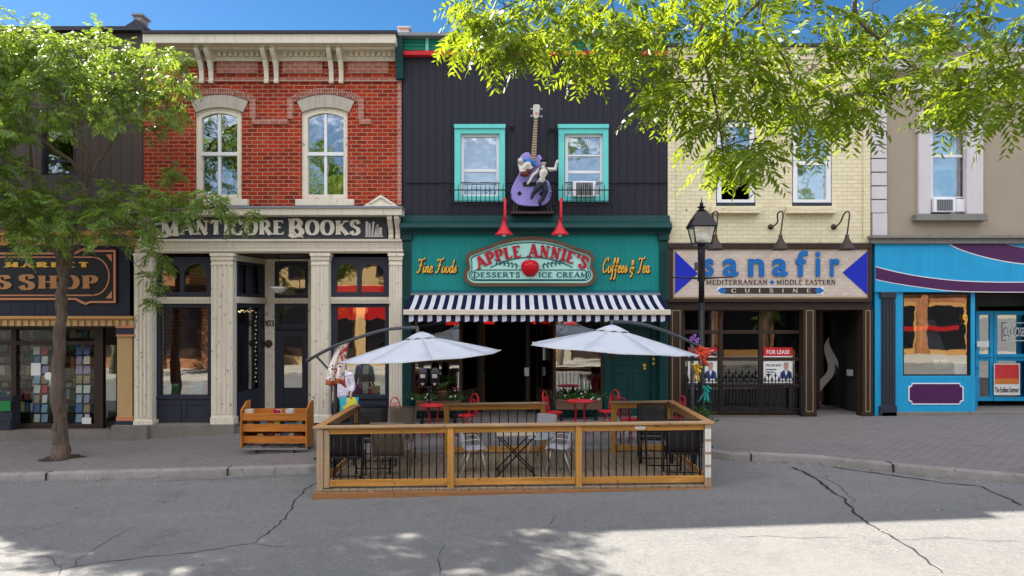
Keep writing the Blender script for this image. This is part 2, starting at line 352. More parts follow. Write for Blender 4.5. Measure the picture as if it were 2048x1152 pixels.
# ------------------------------------------------------------------ mesh builder
class MB:
    def __init__(s): s.v = []; s.f = []; s.mi = []
    def add(s, pts, faces, mi=0):
        o = len(s.v); s.v += [tuple(p) for p in pts]
        for f in faces: s.f.append([i + o for i in f]); s.mi.append(mi)
        return s
    def poly(s, pts, mi=0): return s.add(pts, [list(range(len(pts)))], mi)
    def box(s, x0, x1, y0, y1, z0, z1, mi=0):
        x0, x1 = min(x0, x1), max(x0, x1); y0, y1 = min(y0, y1), max(y0, y1); z0, z1 = min(z0, z1), max(z0, z1)
        p = [(x0, y0, z0), (x1, y0, z0), (x1, y1, z0), (x0, y1, z0), (x0, y0, z1), (x1, y0, z1), (x1, y1, z1), (x0, y1, z1)]
        return s.add(p, [[0, 1, 5, 4], [1, 2, 6, 5], [2, 3, 7, 6], [3, 0, 4, 7], [4, 5, 6, 7], [3, 2, 1, 0]], mi)
    def r(s, px0, px1, py0, py1, yf, d, mi=0):           # a box whose front face, at depth yf, covers this pixel rectangle
        return s.box(X(px0, yf), X(px1, yf), yf, yf + d, Z(py1, yf), Z(py0, yf), mi)
    def prism(s, poly, y0, y1, mi=0, back=True):          # polygon in (x, z) extruded along y
        n = len(poly)
        a = sum(poly[i][0] * poly[(i + 1) % n][1] - poly[(i + 1) % n][0] * poly[i][1] for i in range(n))
        if a < 0: poly = poly[::-1]
        p = [(x, y0, z) for x, z in poly] + [(x, y1, z) for x, z in poly]
        f = [list(range(n))] + ([list(range(2 * n - 1, n - 1, -1))] if back else [])
        f += [[i + n, (i + 1) % n + n, (i + 1) % n, i] for i in range(n)]
        return s.add(p, f, mi)
    def prismx(s, poly, x0, x1, mi=0):                    # polygon in (y, z) extruded along x
        n = len(poly)
        a = sum(poly[i][0] * poly[(i + 1) % n][1] - poly[(i + 1) % n][0] * poly[i][1] for i in range(n))
        if a < 0: poly = poly[::-1]
        p = [(x1, y, z) for y, z in poly] + [(x0, y, z) for y, z in poly]
        f = [list(range(n)), list(range(2 * n - 1, n - 1, -1))] + [[i + n, (i + 1) % n + n, (i + 1) % n, i] for i in range(n)]
        return s.add(p, f, mi)
    def ring(s, outer, inner, y0, y1, mi=0):              # frame between two matching outlines in (x, z)
        n = len(outer); p = []
        for y in (y0, y1): p += [(x, y, z) for x, z in outer] + [(x, y, z) for x, z in inner]
        f = []
        for i in range(n):
            j = (i + 1) % n
            f += [[i, j, n + j, n + i], [2 * n + i, 3 * n + i, 3 * n + j, 2 * n + j], [i, 2 * n + i, 2 * n + j, j], [n + i, n + j, 3 * n + j, 3 * n + i]]
        return s.add(p, f, mi)
    def tube(s, pts, r, n=8, mi=0, caps=True):
        pts = [Vector(p) for p in pts]; k = len(pts)
        rs = r if isinstance(r, (list, tuple)) else [r] * k
        up = None; vs = []; fs = []
        for i, p in enumerate(pts):
            d = (pts[min(i + 1, k - 1)] - pts[max(i - 1, 0)])
            d = d.normalized() if d.length > 1e-9 else Vector((0, 0, 1))
            if up is None: up = d.orthogonal().normalized()
            u = (up - d * up.dot(d)); u = u.normalized() if u.length > 1e-6 else d.orthogonal().normalized()
            up = u; w = d.cross(u)
            for j in range(n):
                a = 2 * math.pi * j / n
                vs.append(p + (u * math.cos(a) + w * math.sin(a)) * rs[i])
        for i in range(k - 1):
            for j in range(n):
                jj = (j + 1) % n
                fs.append([i * n + j, i * n + jj, (i + 1) * n + jj, (i + 1) * n + j])
        if caps: fs += [list(range(n))[::-1], list(range((k - 1) * n, k * n))]
        return s.add(vs, fs, mi)
    def bar(s, a, b, w, h=None, mi=0):                    # square-section bar between two points
        a, b = Vector(a), Vector(b); h = h or w; d = (b - a).normalized()
        ref = Vector((0, 0, 1)) if abs(d.z) < .9 else Vector((0, 1, 0))
        u = d.cross(ref).normalized() * w / 2; v = u.cross(d).normalized() * h / 2
        p = [q + su * u + sv * v for q in (a, b) for su, sv in ((-1, -1), (1, -1), (1, 1), (-1, 1))]
        return s.add(p, [[0, 1, 2, 3], [7, 6, 5, 4], [0, 4, 5, 1], [1, 5, 6, 2], [2, 6, 7, 3], [3, 7, 4, 0]], mi)
    def lathe(s, prof, c, n=16, mi=0, axis='z'):
        vs = []; fs = []; k = len(prof)
        for r_, h in prof:
            for j in range(n):
                a = 2 * math.pi * j / n; u, v = r_ * math.cos(a), r_ * math.sin(a)
                vs.append((c[0] + u, c[1] + v, c[2] + h) if axis == 'z' else (c[0] + u, c[1] + h, c[2] + v) if axis == 'y' else (c[0] + h, c[1] + u, c[2] + v))
        for i in range(k - 1):
            for j in range(n):
                jj = (j + 1) % n; fs.append([i * n + j, i * n + jj, (i + 1) * n + jj, (i + 1) * n + j])
        fs += [list(range(n))[::-1], list(range((k - 1) * n, k * n))]
        return s.add(vs, fs, mi)
    def ball(s, c, r, n=10, mi=0):
        rx, ry, rz = r if isinstance(r, (list, tuple)) else (r, r, r); vs = []; fs = []; k = max(4, n // 2 + 1)
        for i in range(1, k):
            t = math.pi * i / k
            for j in range(n):
                a = 2 * math.pi * j / n
                vs.append((c[0] + rx * math.sin(t) * math.cos(a), c[1] + ry * math.sin(t) * math.sin(a), c[2] + rz * math.cos(t)))
        top = len(vs); vs.append((c[0], c[1], c[2] + rz)); vs.append((c[0], c[1], c[2] - rz))
        for i in range(k - 2):
            for j in range(n):
                jj = (j + 1) % n; fs.append([i * n + j, (i + 1) * n + j, (i + 1) * n + jj, i * n + jj])
        for j in range(n):
            jj = (j + 1) % n; fs.append([top, j, jj]); fs.append([top + 1, (k - 2) * n + jj, (k - 2) * n + j])
        return s.add(vs, fs, mi)
    def cap(s, a, b, ra, rb, n=10):                       # tapered limb with round ends, for bodies that are remeshed
        a, b = Vector(a), Vector(b)
        s.tube([a, b], [ra, rb], n); s.ball(a, ra, n); s.ball(b, rb, n); return s

def flat(parts): return parts if isinstance(parts, (list, tuple)) else [parts]
def mk(name, mb, mats, parent=None, smooth=False, bev=0, recalc=True):
    me = bpy.data.meshes.new(name)
    me.from_pydata(mb.v, [], mb.f)
    for m in flat(mats): me.materials.append(M[m] if isinstance(m, str) else m)
    me.polygons.foreach_set('material_index', mb.mi)
    if recalc:
        bm = bmesh.new(); bm.from_mesh(me); bmesh.ops.recalc_face_normals(bm, faces=bm.faces); bm.to_mesh(me); bm.free()
    if smooth: me.polygons.foreach_set('use_smooth', [True] * len(me.polygons))
    me.update()
    o = bpy.data.objects.new(name, me); COL.objects.link(o)
    if parent is not None:
        o.parent = parent
        if parent.type == 'EMPTY': o.matrix_parent_inverse = Matrix.Translation(-parent.location)
    if bev:
        b = o.modifiers.new('bevel', 'BEVEL'); b.width = bev; b.segments = 2; b.limit_method = 'ANGLE'; b.angle_limit = rad(40)
    return o
def tag(o, label, cat, group=None):
    o['label'] = label; o['category'] = cat
    if group: o['group'] = group
    return o
def thing(name, label, cat, loc=(0, 0, 0), group=None):
    o = bpy.data.objects.new(name, None); COL.objects.link(o); o.location = loc; o.empty_display_size = .2
    return tag(o, label, cat, group)
def structure(o): o['kind'] = 'structure'; return o
def kids(o): return [c for c in COL.objects if c.parent == o]
def copy_tree(o, parent=None):
    c = o.copy(); COL.objects.link(c)
    if parent is not None: c.parent = parent
    for ch in KIDS(o): copy_tree(ch, c)
    return c
def KIDS(o): return list(o.children)
def remesh(o, vox=.012, smooth=4):
    r = o.modifiers.new('remesh', 'REMESH'); r.mode = 'VOXEL'; r.voxel_size = vox; r.use_smooth_shade = True
    s = o.modifiers.new('smooth', 'SMOOTH'); s.iterations = smooth; s.factor = .5
    return o

# ------------------------------------------------------------------ lettering
def spline(pts, k=6):
    out = []; n = len(pts)
    for i in range(n - 1):
        p0 = pts[max(i - 1, 0)]; p1 = pts[i]; p2 = pts[i + 1]; p3 = pts[min(i + 2, n - 1)]
        for j in range(k):
            t = j / k
            out.append(tuple(.5 * (2 * b + (c - a) * t + (2 * a - 5 * b + 4 * c - d) * t * t + (3 * b - a - 3 * c + d) * t ** 3) for a, b, c, d in zip(p0, p1, p2, p3)))
    out.append(tuple(pts[-1])); return out
OV = [(.42, .99), (.19, .87), (.09, .5), (.19, .13), (.42, .01), (.65, .13), (.75, .5), (.65, .87), (.42, .99)]
GL = {
 'A': (.84, [([(.08, 0), (.42, 1)], 't0'), ([(.42, 1), (.76, 0)], 'T1'), ([(.2, .34), (.64, .34)], 't')]),
 'B': (.74, [([(.16, 0), (.16, 1)], 'T01'), ([(.16, .96), (.42, .96), (.58, .76), (.42, .53), (.16, .53)], 's'), ([(.16, .53), (.46, .53), (.66, .28), (.46, .04), (.16, .04)], 's')]),
 'C': (.78, [([(.7, .72), (.62, .92), (.42, .99), (.19, .87), (.09, .5), (.19, .13), (.42, .01), (.6, .06), (.73, .26)], 's')]),
 'D': (.86, [([(.16, 0), (.16, 1)], 'T01'), ([(.16, .96), (.42, .96), (.68, .8), (.76, .5), (.68, .2), (.42, .04), (.16, .04)], 's')]),
 'E': (.68, [([(.16, 0), (.16, 1)], 'T01'), ([(.16, .96), (.6, .96), (.6, .82)], 't'), ([(.16, .52), (.48, .52)], 't'), ([(.16, .04), (.62, .04), (.64, .2)], 't')]),
 'F': (.64, [([(.16, 0), (.16, 1)], 'T01'), ([(.16, .96), (.6, .96), (.6, .82)], 't'), ([(.16, .52), (.48, .52)], 't')]),
 'H': (.86, [([(.16, 0), (.16, 1)], 'T01'), ([(.7, 0), (.7, 1)], 'T01'), ([(.16, .52), (.7, .52)], 't')]),
 'I': (.36, [([(.18, 0), (.18, 1)], 'T01')]),
 'K': (.8, [([(.16, 0), (.16, 1)], 'T01'), ([(.16, .42), (.64, 1)], 't1'), ([(.3, .56), (.72, 0)], 'T1')]),
 'L': (.66, [([(.16, 0), (.16, 1)], 'T01'), ([(.16, .04), (.58, .04), (.6, .22)], 't')]),
 'M': (1.02, [([(.14, 0), (.16, 1)], 't0'), ([(.16, 1), (.5, .1)], 'T'), ([(.5, .1), (.84, 1)], 't'), ([(.86, 0), (.84, 1)], 'T0')]),
 'N': (.86, [([(.15, 0), (.15, 1)], 't0'), ([(.15, 1), (.7, 0)], 'T'), ([(.7, 0), (.7, 1)], 't1')]),
 'O': (.84, [(OV, 's')]), '0': (.7, [([(x * .82, z) for x, z in OV], 's')]),
 'P': (.68, [([(.16, 0), (.16, 1)], 'T01'), ([(.16, .96), (.44, .96), (.6, .74), (.44, .48), (.16, .48)], 's')]),
 'R': (.8, [([(.16, 0), (.16, 1)], 'T01'), ([(.16, .96), (.44, .96), (.6, .74), (.44, .5), (.16, .5)], 's'), ([(.36, .5), (.72, 0)], 'T1')]),
 'S': (.64, [([(.54, .76), (.46, .95), (.3, .99), (.13, .88), (.14, .68), (.32, .53), (.5, .4), (.53, .18), (.38, .02), (.2, .03), (.08, .24)], 's')]),
 'T': (.74, [([(.37, 0), (.37, 1)], 'T0'), ([(.06, .78), (.08, .96), (.66, .96), (.68, .78)], 't')]),
 'U': (.82, [([(.15, 1), (.15, .35), (.22, .1), (.4, .02), (.6, .12), (.66, .35), (.66, 1)], 's01')]),
 "'": (.24, [([(.12, 1), (.1, .7)], 'T')]),
 '1': (.46, [([(.1, .82), (.24, 1), (.24, 0)], 'T1')]),
 '3': (.6, [([(.08, .82), (.2, .97), (.4, .96), (.5, .76), (.4, .56), (.24, .53)], 's'), ([(.24, .53), (.44, .48), (.54, .26), (.42, .05), (.2, .02), (.07, .2)], 's')]),
 '9': (.6, [([(.5, .7), (.42, .95), (.24, .98), (.1, .8), (.14, .55), (.32, .48), (.5, .7), (.48, .3), (.3, .02), (.14, .06)], 's')]),
 ' ': (.4, []),
}
SCR = {
 'F': (.62, [([(.08, .86), (.1, 1.0), (.36, .97), (.62, 1.02), (.74, 1.12)], 's'), ([(.4, .98), (.36, .6), (.3, .2), (.16, -.02), (.02, .06)], 's'), ([(.16, .52), (.34, .54), (.52, .58)], 's')]),
 'T': (.6, [([(.04, .86), (.1, 1.02), (.36, .97), (.62, 1.0), (.74, 1.12)], 's'), ([(.42, .98), (.36, .6), (.3, .2), (.16, -.02), (.02, .06)], 's')]),
 'C': (.62, [([(.52, .8), (.6, .98), (.44, 1.04), (.16, .78), (.06, .35), (.18, .02), (.42, .06), (.56, .26)], 's')]),
 'i': (.24, [([(.08, .46), (.08, .12), (.16, .0), (.28, .16)], 's'), ([(.12, .62), (.14, .68)], '')]),
 'n': (.44, [([(.08, .46), (.08, 0)], ''), ([(.08, .26), (.2, .46), (.3, .42), (.3, .12), (.36, 0), (.46, .14)], 's')]),
 'e': (.38, [([(.08, .22), (.28, .28), (.28, .42), (.18, .48), (.07, .32), (.08, .08), (.22, 0), (.38, .14)], 's')]),
 'o': (.4, [([(.2, .47), (.07, .32), (.09, .06), (.22, 0), (.34, .16), (.32, .38), (.2, .47), (.3, .4), (.42, .42)], 's')]),
 'd': (.44, [([(.32, .4), (.2, .47), (.07, .32), (.09, .06), (.2, 0), (.32, .12)], 's'), ([(.4, 1.0), (.34, .5), (.33, .1), (.38, 0), (.48, .12)], 's')]),
 's': (.32, [([(.02, .1), (.2, .48), (.24, .3), (.28, .12), (.16, 0), (.06, .06)], 's')]),
 'f': (.36, [([(.02, .1), (.24, .6), (.34, .95), (.26, 1.02), (.2, .8), (.14, -.3), (.06, -.48), (.0, -.4)], 's'), ([(.06, .44), (.32, .48)], '')]),
 'a': (.42, [([(.3, .4), (.2, .47), (.07, .32), (.09, .06), (.2, 0), (.3, .14)], 's'), ([(.32, .46), (.31, .1), (.36, 0), (.46, .14)], 's')]),
 '&': (.6, [([(.5, .4), (.34, .1), (.14, .02), (.06, .2), (.2, .42), (.36, .66), (.3, .86), (.18, .8), (.2, .6), (.36, .24), (.3, -.2), (.14, -.34)], 's')]),
 ' ': (.26, []),
}
def letters(mb, text, place, y0, depth, thick=.17, thin=.07, serif=.24, font=GL, gap=.06, shear=0, scale=None, mi=0, only=None):
    """place(u, v): u runs 0..1 along the text, v in cap heights -> (x, z)"""
    adv = []; u = 0
    for i, ch in enumerate(text):
        w, st = font[ch]; sc = (scale or {}).get(i, 1.0)
        adv.append((u, w, st, sc)); u += (w + gap) * sc
    tot = u - gap; q = 0
    for k_, (u0, w, st, sc) in enumerate(adv):
        if only and not only[0] <= k_ < only[1]: continue
        for pts, fl in st:
            pts = spline(pts) if 's' in fl else pts
            ps = [(u0 + x * sc, z * sc if sc == 1 else z * sc - (sc - 1) * .55) for x, z in pts]; n = len(ps)
            L = []; R = []
            for i in range(n):
                a = ps[max(i - 1, 0)]; b = ps[min(i + 1, n - 1)]
                dx, dz = b[0] - a[0], b[1] - a[1]; l = math.hypot(dx, dz) or 1; dx /= l; dz /= l
                w_ = thick if 'T' in fl else thin if 't' in fl else thin + (thick - thin) * abs(dz)
                w_ *= sc
                mx, mz = -dz, dx
                if 0 < i < n - 1 and 's' not in fl:
                    a1 = (ps[i][0] - a[0], ps[i][1] - a[1]); l1 = math.hypot(*a1) or 1
                    c = max(.5, abs(-a1[1] / l1 * mx + a1[0] / l1 * mz)); w_ = w_ / c
                L.append((ps[i][0] + mx * w_ / 2, ps[i][1] + mz * w_ / 2)); R.append((ps[i][0] - mx * w_ / 2, ps[i][1] - mz * w_ / 2))
            q += 1; yy = y0 - .0004 * (q % 9)
            f3 = [place((a + shear * b) / tot, b) for a, b in L + R]
            pv = [(x, yy, z) for x, z in f3] + [(x, y0 + depth, z) for x, z in f3]
            fs = []; m = 2 * n
            for i in range(n - 1): fs += [[i, i + 1, n + i + 1, n + i], [i, m + i, m + i + 1, i + 1], [n + i, n + i + 1, m + n + i + 1, m + n + i]]
            fs += [[0, n, m + n, m], [n - 1, m + n - 1, m + 2 * n - 1, 2 * n - 1]]
            mb.add(pv, fs, mi)
            for e, ii in (('0', 0), ('1', -1)):
                if e in fl and serif:
                    cx, cz = ps[ii]; s2 = serif * sc / 2; t2 = thin * sc
                    z0_, z1_ = (cz, cz + t2) if cz < .5 else (cz - t2, cz)
                    q += 1; yy = y0 - .0004 * (q % 9)
                    c4 = [place((a + shear * b) / tot, b) for a, b in ((cx - s2, z0_), (cx + s2, z0_), (cx + s2, z1_), (cx - s2, z1_))]
                    mb.prism(c4, yy, y0 + depth, mi)
    return mb
def words(mat, parent, name, text, *a, **k):              # one mesh per word, laid out as one line
    i = 0
    for w in text.split(' '):
        m = MB(); letters(m, text, *a, only=(i, i + len(w)), **k); mk(name, m, mat, parent); i += len(w) + 1
def line_place(px0, px1, pyb, pyt, Y, sl=0):
    """text from px0 to px1, base line pyb, cap line pyt, on the plane at depth Y"""
    def f(u, v): return X(px0 + (px1 - px0) * u, Y), Z(pyb + (pyt - pyb) * v + sl * u, Y)
    return f
_fc = {}
def sans(mb, text, px0, px1, pyb, pyt, Y, depth=.004, mi=0, weight=0):
    cu = bpy.data.curves.new('tmp', 'FONT'); cu.body = text; cu.extrude = .5; cu.offset = weight; cu.resolution_u = 4
    ob = bpy.data.objects.new('tmp', cu); me = bpy.data.meshes.new_from_object(ob)
    xs = [v.co.x for v in me.vertices]; zs = [v.co.y for v in me.vertices]
    a, b, c, d = min(xs), max(xs), min(zs), max(zs)
    x0, x1, z0, z1 = X(px0, Y), X(px1, Y), Z(pyb, Y), Z(pyt, Y)
    pts = [(x0 + (v.co.x - a) / (b - a) * (x1 - x0), Y + (0 if v.co.z > 0 else depth), z0 + (v.co.y - c) / (d - c) * (z1 - z0)) for v in me.vertices]
    mb.add(pts, [list(p.vertices) for p in me.polygons], mi)
    bpy.data.objects.remove(ob); bpy.data.curves.remove(cu); bpy.data.meshes.remove(me)
    return mb

# ================================================================== ground
def smooth_lerp(pts, x):
    if x <= pts[0][0]: return pts[0][1]
    for (a, va), (b, vb) in zip(pts, pts[1:]):
        if x <= b:
            t = (x - a) / (b - a); return va + (vb - va) * t
    return pts[-1][1]
def road_z(x): return .08 + .0277 * max(-16, min(16, x))
KERB = [(-80, 13.05), (-3.75, 13.05), (-3.35, 14.1), (3.45, 14.1), (3.8, 13.5), (4.2, 13.1), (4.9, 12.98), (5.5, 12.72), (6.1, 12.3), (6.8, 11.75), (7.5, 11.25), (8.2, 10.85), (9.2, 10.45), (10.5, 10.25), (80, 10.2)]
FACZ = [(-80, -.3), (-12.7, -.16), (-9.2, -.06), (-7, .06), (-4.8, .25), (-2.9, .35), (0, .42), (3.9, .47), (9, .5), (12.7, .55), (80, .6)]
def kerb_y(x): return smooth_lerp(KERB, x)
def kerb_z(x): return road_z(x) + .135
def walk_z(x, y):
    a = kerb_y(x) + .2; t = max(0, min(1, (y - a) / (17 - a)))
    return kerb_z(x) * (1 - t) + smooth_lerp(FACZ, x) * t
def frange(a, b, s):
    n = max(1, int(round((b - a) / s))); return [a + (b - a) * i / n for i in range(n + 1)]

xs = frange(-70, -16, 6) + frange(-16, 16, .4)[1:] + frange(16, 70, 6)[1:]
def sheet(name, xs, rows, mat):
    m = MB(); n = len(rows[0])
    pts = [p for r in rows for p in r]
    fs = [[i * n + j, (i + 1) * n + j, (i + 1) * n + j + 1, i * n + j + 1] for i in range(len(rows) - 1) for j in range(n - 1)]
    m.add(pts, fs); o = mk(name, m, mat, smooth=True); return structure(o)
gz = MB(); gz.poly([(-900, -900, -2.2), (900, -900, -2.2), (900, 900, -2.2), (-900, 900, -2.2)])
structure(mk('ground', gz, 'asphalt'))
road = sheet('road', xs, [[(x, y, road_z(x)) for y in frange(.9, kerb_y(x) + .05, .8)[:1] + [0.9 + (kerb_y(x) + .05 - .9) * j / 12 for j in range(1, 13)]] for x in xs], 'asphalt')
sheet('sidewalk', xs, [[(x, kerb_y(x) + .17 + (17.6 - kerb_y(x)) * j / 10, walk_z(x, kerb_y(x) + .17 + (17.6 - kerb_y(x)) * j / 10)) for j in range(11)] for x in xs], 'paver')
sheet('far_sidewalk', xs, [[(x, y, road_z(x) + .14) for y in (-9, -4, -1, .7)] for x in xs], 'far_concrete')
def kerb_run(name, ys, zoff, flip):
    prof = [(0, -.16), (.012, -.03), (.03, .0), (.06, .012), (.16, .014), (.2, -.002), (.2, -.16)]
    kx = frange(-70, -16, 4) + frange(-16, 16, .3)[1:] + frange(16, 70, 4)[1:]
    m = MB(); rn = random.Random(3); n = len(prof)
    for x in kx:
        j = rn.uniform(-.014, .014)
        for dy, dz in prof: m.v.append((x, ys(x) + (dy if not flip else -dy) + j, zoff(x) + dz + rn.uniform(-.009, .009)))
    for i in range(len(kx) - 1):
        for k in range(n - 1): m.f.append([i * n + k, (i + 1) * n + k, (i + 1) * n + k + 1, i * n + k + 1]); m.mi.append(0)
    return structure(mk(name, m, 'kerb', smooth=True))
kerb = kerb_run('kerb', kerb_y, kerb_z, False)
kerb_run('far_kerb', lambda x: .9, lambda x: road_z(x) + .14, True)

# cracks and joints lying on the road and across the kerb
def ground_pt(px, py):
    Y = 10.0
    for _ in range(12):
        x = X(px, Y); Y = (H0 - road_z(x)) * FP / (py - 630)
    return X(px, Y), Y, road_z(X(px, Y))
cr = MB(); rc = random.Random(11)
def crack(pix, w0, w1):
    pts = [Vector(ground_pt(*p)) for p in pix]; fine = []
    for a, b in zip(pts, pts[1:]):
        k = max(2, int((b - a).length / .09))
        for i in range(k): fine.append(a.lerp(b, i / k))
    fine.append(pts[-1]); n = len(fine); L = []; R = []
    off = 0
    for i, p in enumerate(fine):
        d = (fine[min(i + 1, n - 1)] - fine[max(i - 1, 0)]).normalized(); s = Vector((-d.y, d.x, 0))
        off = off * .7 + rc.uniform(-.028, .028)
        w = .72 * (w0 + (w1 - w0) * i / n) * rc.uniform(.5, 1.4) * (.15 if i in (0, n - 1) else 1)
        q = p + s * off
        for lst, sg in ((L, 1), (R, -1)):
            t = q + s * w / 2 * sg; lst.append((t.x, t.y, road_z(t.x) + .004))
    cr.add(L + R, [[i, i + 1, n + i + 1, n + i] for i in range(n - 1)])
crack([(636, 962), (605, 985), (590, 1005), (572, 1030), (540, 1062), (508, 1088)], .035, .03)
crack([(508, 1088), (440, 1098), (370, 1108), (290, 1116), (210, 1124), (150, 1134), (60, 1151)], .022, .016)
crack([(508, 1088), (560, 1092), (640, 1092)], .016, .006)
crack([(150, 1134), (160, 1115), (205, 1085), (275, 1052)], .014, .006)
crack([(5, 1080), (60, 1062), (130, 1045)], .014, .006)
crack([(120, 1151), (122, 1140), (96, 1112), (30, 1112)], .014, .006)
crack([(878, 1151), (876, 1120), (886, 1098), (884, 1088)], .02, .01)
crack([(1115, 1030), (1095, 1050), (1068, 1066)], .016, .008)
crack([(1582, 934), (1620, 952), (1655, 978), (1690, 1000), (1702, 1022), (1735, 1048), (1790, 1080), (1840, 1110), (1885, 1148)], .075, .035)
crack([(1600, 940), (1660, 960), (1690, 985), (1712, 1004), (1698, 1006)], .02, .015)
crack([(1960, 972), (2005, 992), (2046, 1012)], .06, .05)
crack([(1660, 934), (1760, 948), (1880, 966), (1960, 972)], .08, .06)
crack([(1470, 1076), (1540, 1074), (1640, 1076), (1700, 1078)], .012, .012)
crack([(1790, 1078), (1900, 1076), (2046, 1084)], .012, .012)
crack([(640, 949), (560, 952), (480, 957), (400, 960), (250, 966)], .03, .01)
o = mk('road_crack', cr, 'crack', recalc=False); o.parent = road
kj = MB()
for px in (92, 455, 1502, 1785):
    x = X(px, 13.05 if px < 1600 else 11.9); y = kerb_y(x)
    kj.box(x - .007, x + .007, y - .02, y + .03, kerb_z(x) - .15, kerb_z(x) + .003)
    kj.box(x - .006, x + .006, y + .03, y + .2, kerb_z(x) + .01, kerb_z(x) + .019)
o = mk('kerb_joint', kj, 'crack'); o.parent = kerb

# ================================================================== building helpers
YF = 17.0
def facade(m, x0, x1, z0, z1, holes, yf, rev, mi=0, rmi=None):
    rmi = mi if rmi is None else rmi
    ax = sorted({x0, x1, *[h[0] for h in holes], *[h[1] for h in holes]}); az = sorted({z0, z1, *[h[2] for h in holes], *[h[3] for h in holes]})
    for a, b in zip(ax, ax[1:]):
        for c, d in zip(az, az[1:]):
            if any(h[0] - 1e-6 <= a and b <= h[1] + 1e-6 and h[2] - 1e-6 <= c and d <= h[3] + 1e-6 for h in holes): continue
            m.poly([(a, yf, c), (b, yf, c), (b, yf, d), (a, yf, d)], mi)
    for a, b, c, d in holes:
        m.poly([(a, yf, c), (a, yf, d), (a, yf + rev, d), (a, yf + rev, c)], rmi); m.poly([(b, yf, c), (b, yf + rev, c), (b, yf + rev, d), (b, yf, d)], rmi)
        m.poly([(a, yf, d), (b, yf, d), (b, yf + rev, d), (a, yf + rev, d)], rmi); m.poly([(a, yf, c), (a, yf + rev, c), (b, yf + rev, c), (b, yf, c)], rmi)
def shell(m, x0, x1, z0, z1, yf, yb=27.0, mi=0):          # side walls, back and roof
    m.poly([(x0, yf, z0), (x0, yb, z0), (x0, yb, z1), (x0, yf, z1)], mi); m.poly([(x1, yf, z0), (x1, yf, z1), (x1, yb, z1), (x1, yb, z0)], mi)
    m.poly([(x0, yb, z0), (x1, yb, z0), (x1, yb, z1), (x0, yb, z1)], mi); m.poly([(x0, yf, z1), (x1, yf, z1), (x1, yb, z1), (x0, yb, z1)], mi)
def hp(px0, px1, py0, py1, Y=YF): return (X(px0, Y), X(px1, Y), Z(py1, Y), Z(py0, Y))
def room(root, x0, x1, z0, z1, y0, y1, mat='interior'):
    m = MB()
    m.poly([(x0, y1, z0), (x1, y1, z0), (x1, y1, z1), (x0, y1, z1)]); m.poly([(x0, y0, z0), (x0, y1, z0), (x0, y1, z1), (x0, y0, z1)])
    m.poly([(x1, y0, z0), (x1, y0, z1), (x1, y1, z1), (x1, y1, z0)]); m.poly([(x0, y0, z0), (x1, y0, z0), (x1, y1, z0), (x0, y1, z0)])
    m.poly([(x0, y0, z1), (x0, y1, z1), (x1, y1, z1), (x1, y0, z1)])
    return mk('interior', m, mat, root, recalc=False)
def siding(m, x0, x1, z0, z1, w, yf, th, holes, gap=.008, mi=0, seed=1):
    rn = random.Random(seed); n = max(1, int(round((x1 - x0) / w))); w = (x1 - x0) / n
    for i in range(n):
        a, b = x0 + i * w + gap / 2, x0 + (i + 1) * w - gap / 2
        cuts = sorted([(h[2], h[3], h) for h in holes if h[0] < b - .001 and h[1] > a + .001], key=lambda t: t[0]); z = z0
        dy = rn.uniform(-.002, .002)
        segs = []
        full = [c for c in cuts]
        for c, d, h in full:
            if c > z: segs.append((a, b, z, c))
            if h[0] > a + .01: segs.append((a, h[0], c, d))
            if h[1] < b - .01: segs.append((h[1], b, c, d))
            z = d
        if z < z1: segs.append((a, b, z, z1))
        for p, q, c, d in segs: m.box(p, q, yf + dy, yf + th, c, d, mi)
def sash_window(root, px0, px1, py0, py1, mid, frame='white', fw=7, yf=17.08, glass='glass_up', extra=(), vert=(), label=None, sill=None, sillmat='cream', open_below=False, thin=3):
    m = MB()
    m.r(px0, px0 + fw, py0, py1, yf, .09); m.r(px1 - fw, px1, py0, py1, yf, .09)
    m.r(px0 + fw, px1 - fw, py0, py0 + fw, yf + .002, .088); m.r(px0 + fw, px1 - fw, py1 - fw, py1, yf + .002, .088)
    w = mk('window', m, frame, root, bev=.004)
    if label: w['label'] = label
    s = MB(); s.r(px0 + fw, px1 - fw, mid - fw * .45, mid + fw * .45, yf + .02, .06); mk('sash_bar', s, frame, w, bev=.003)
    for e in extra: s = MB(); s.r(px0 + fw, px1 - fw, e - thin / 2, e + thin / 2, yf + .024, .05); mk('sash_bar', s, frame, w, bev=.003)
    g = MB(); g.r(px0 + fw, px1 - fw, py0 + fw, py1 - fw if not open_below else mid, yf + .055, .006)
    mk('pane', g, glass, w)
    if sill:
        q = MB(); q.r(*sill, yf - .2, .26); mk('sill', q, sillmat, w, bev=.008)
    return w
def arch_pts(px0, px1, pk, spr, bot, Y, n=10):
    c = (px0 + px1) / 2; hw = (px1 - px0) / 2; sg = spr - pk; R = (hw * hw + sg * sg) / (2 * sg); cy = pk + R
    a0 = math.asin(hw / R)
    pts = [(px0, bot), (px1, bot)] + [(c + R * math.sin(a0 - 2 * a0 * i / n), cy - R * math.cos(a0 - 2 * a0 * i / n)) for i in range(n + 1)]
    return [(X(p, Y), Z(q, Y)) for p, q in pts]
def arch_plate(m, px0, px1, pt, pb, ix0, ix1, ipk, ispr, ib, Y, d, mi=0, n=10):
    inner = arch_pts(ix0, ix1, ipk, ispr, ib, Y, n)
    outer = [(X(px0, Y), Z(pb, Y)), (X(px1, Y), Z(pb, Y)), (X(px1, Y), Z(pt, Y))] + [(X(px1 + (px0 - px1) * i / n, Y), Z(pt, Y)) for i in range(1, n)] + [(X(px0, Y), Z(pt, Y))]
    m.ring(outer, inner, Y, Y + d, mi); return inner
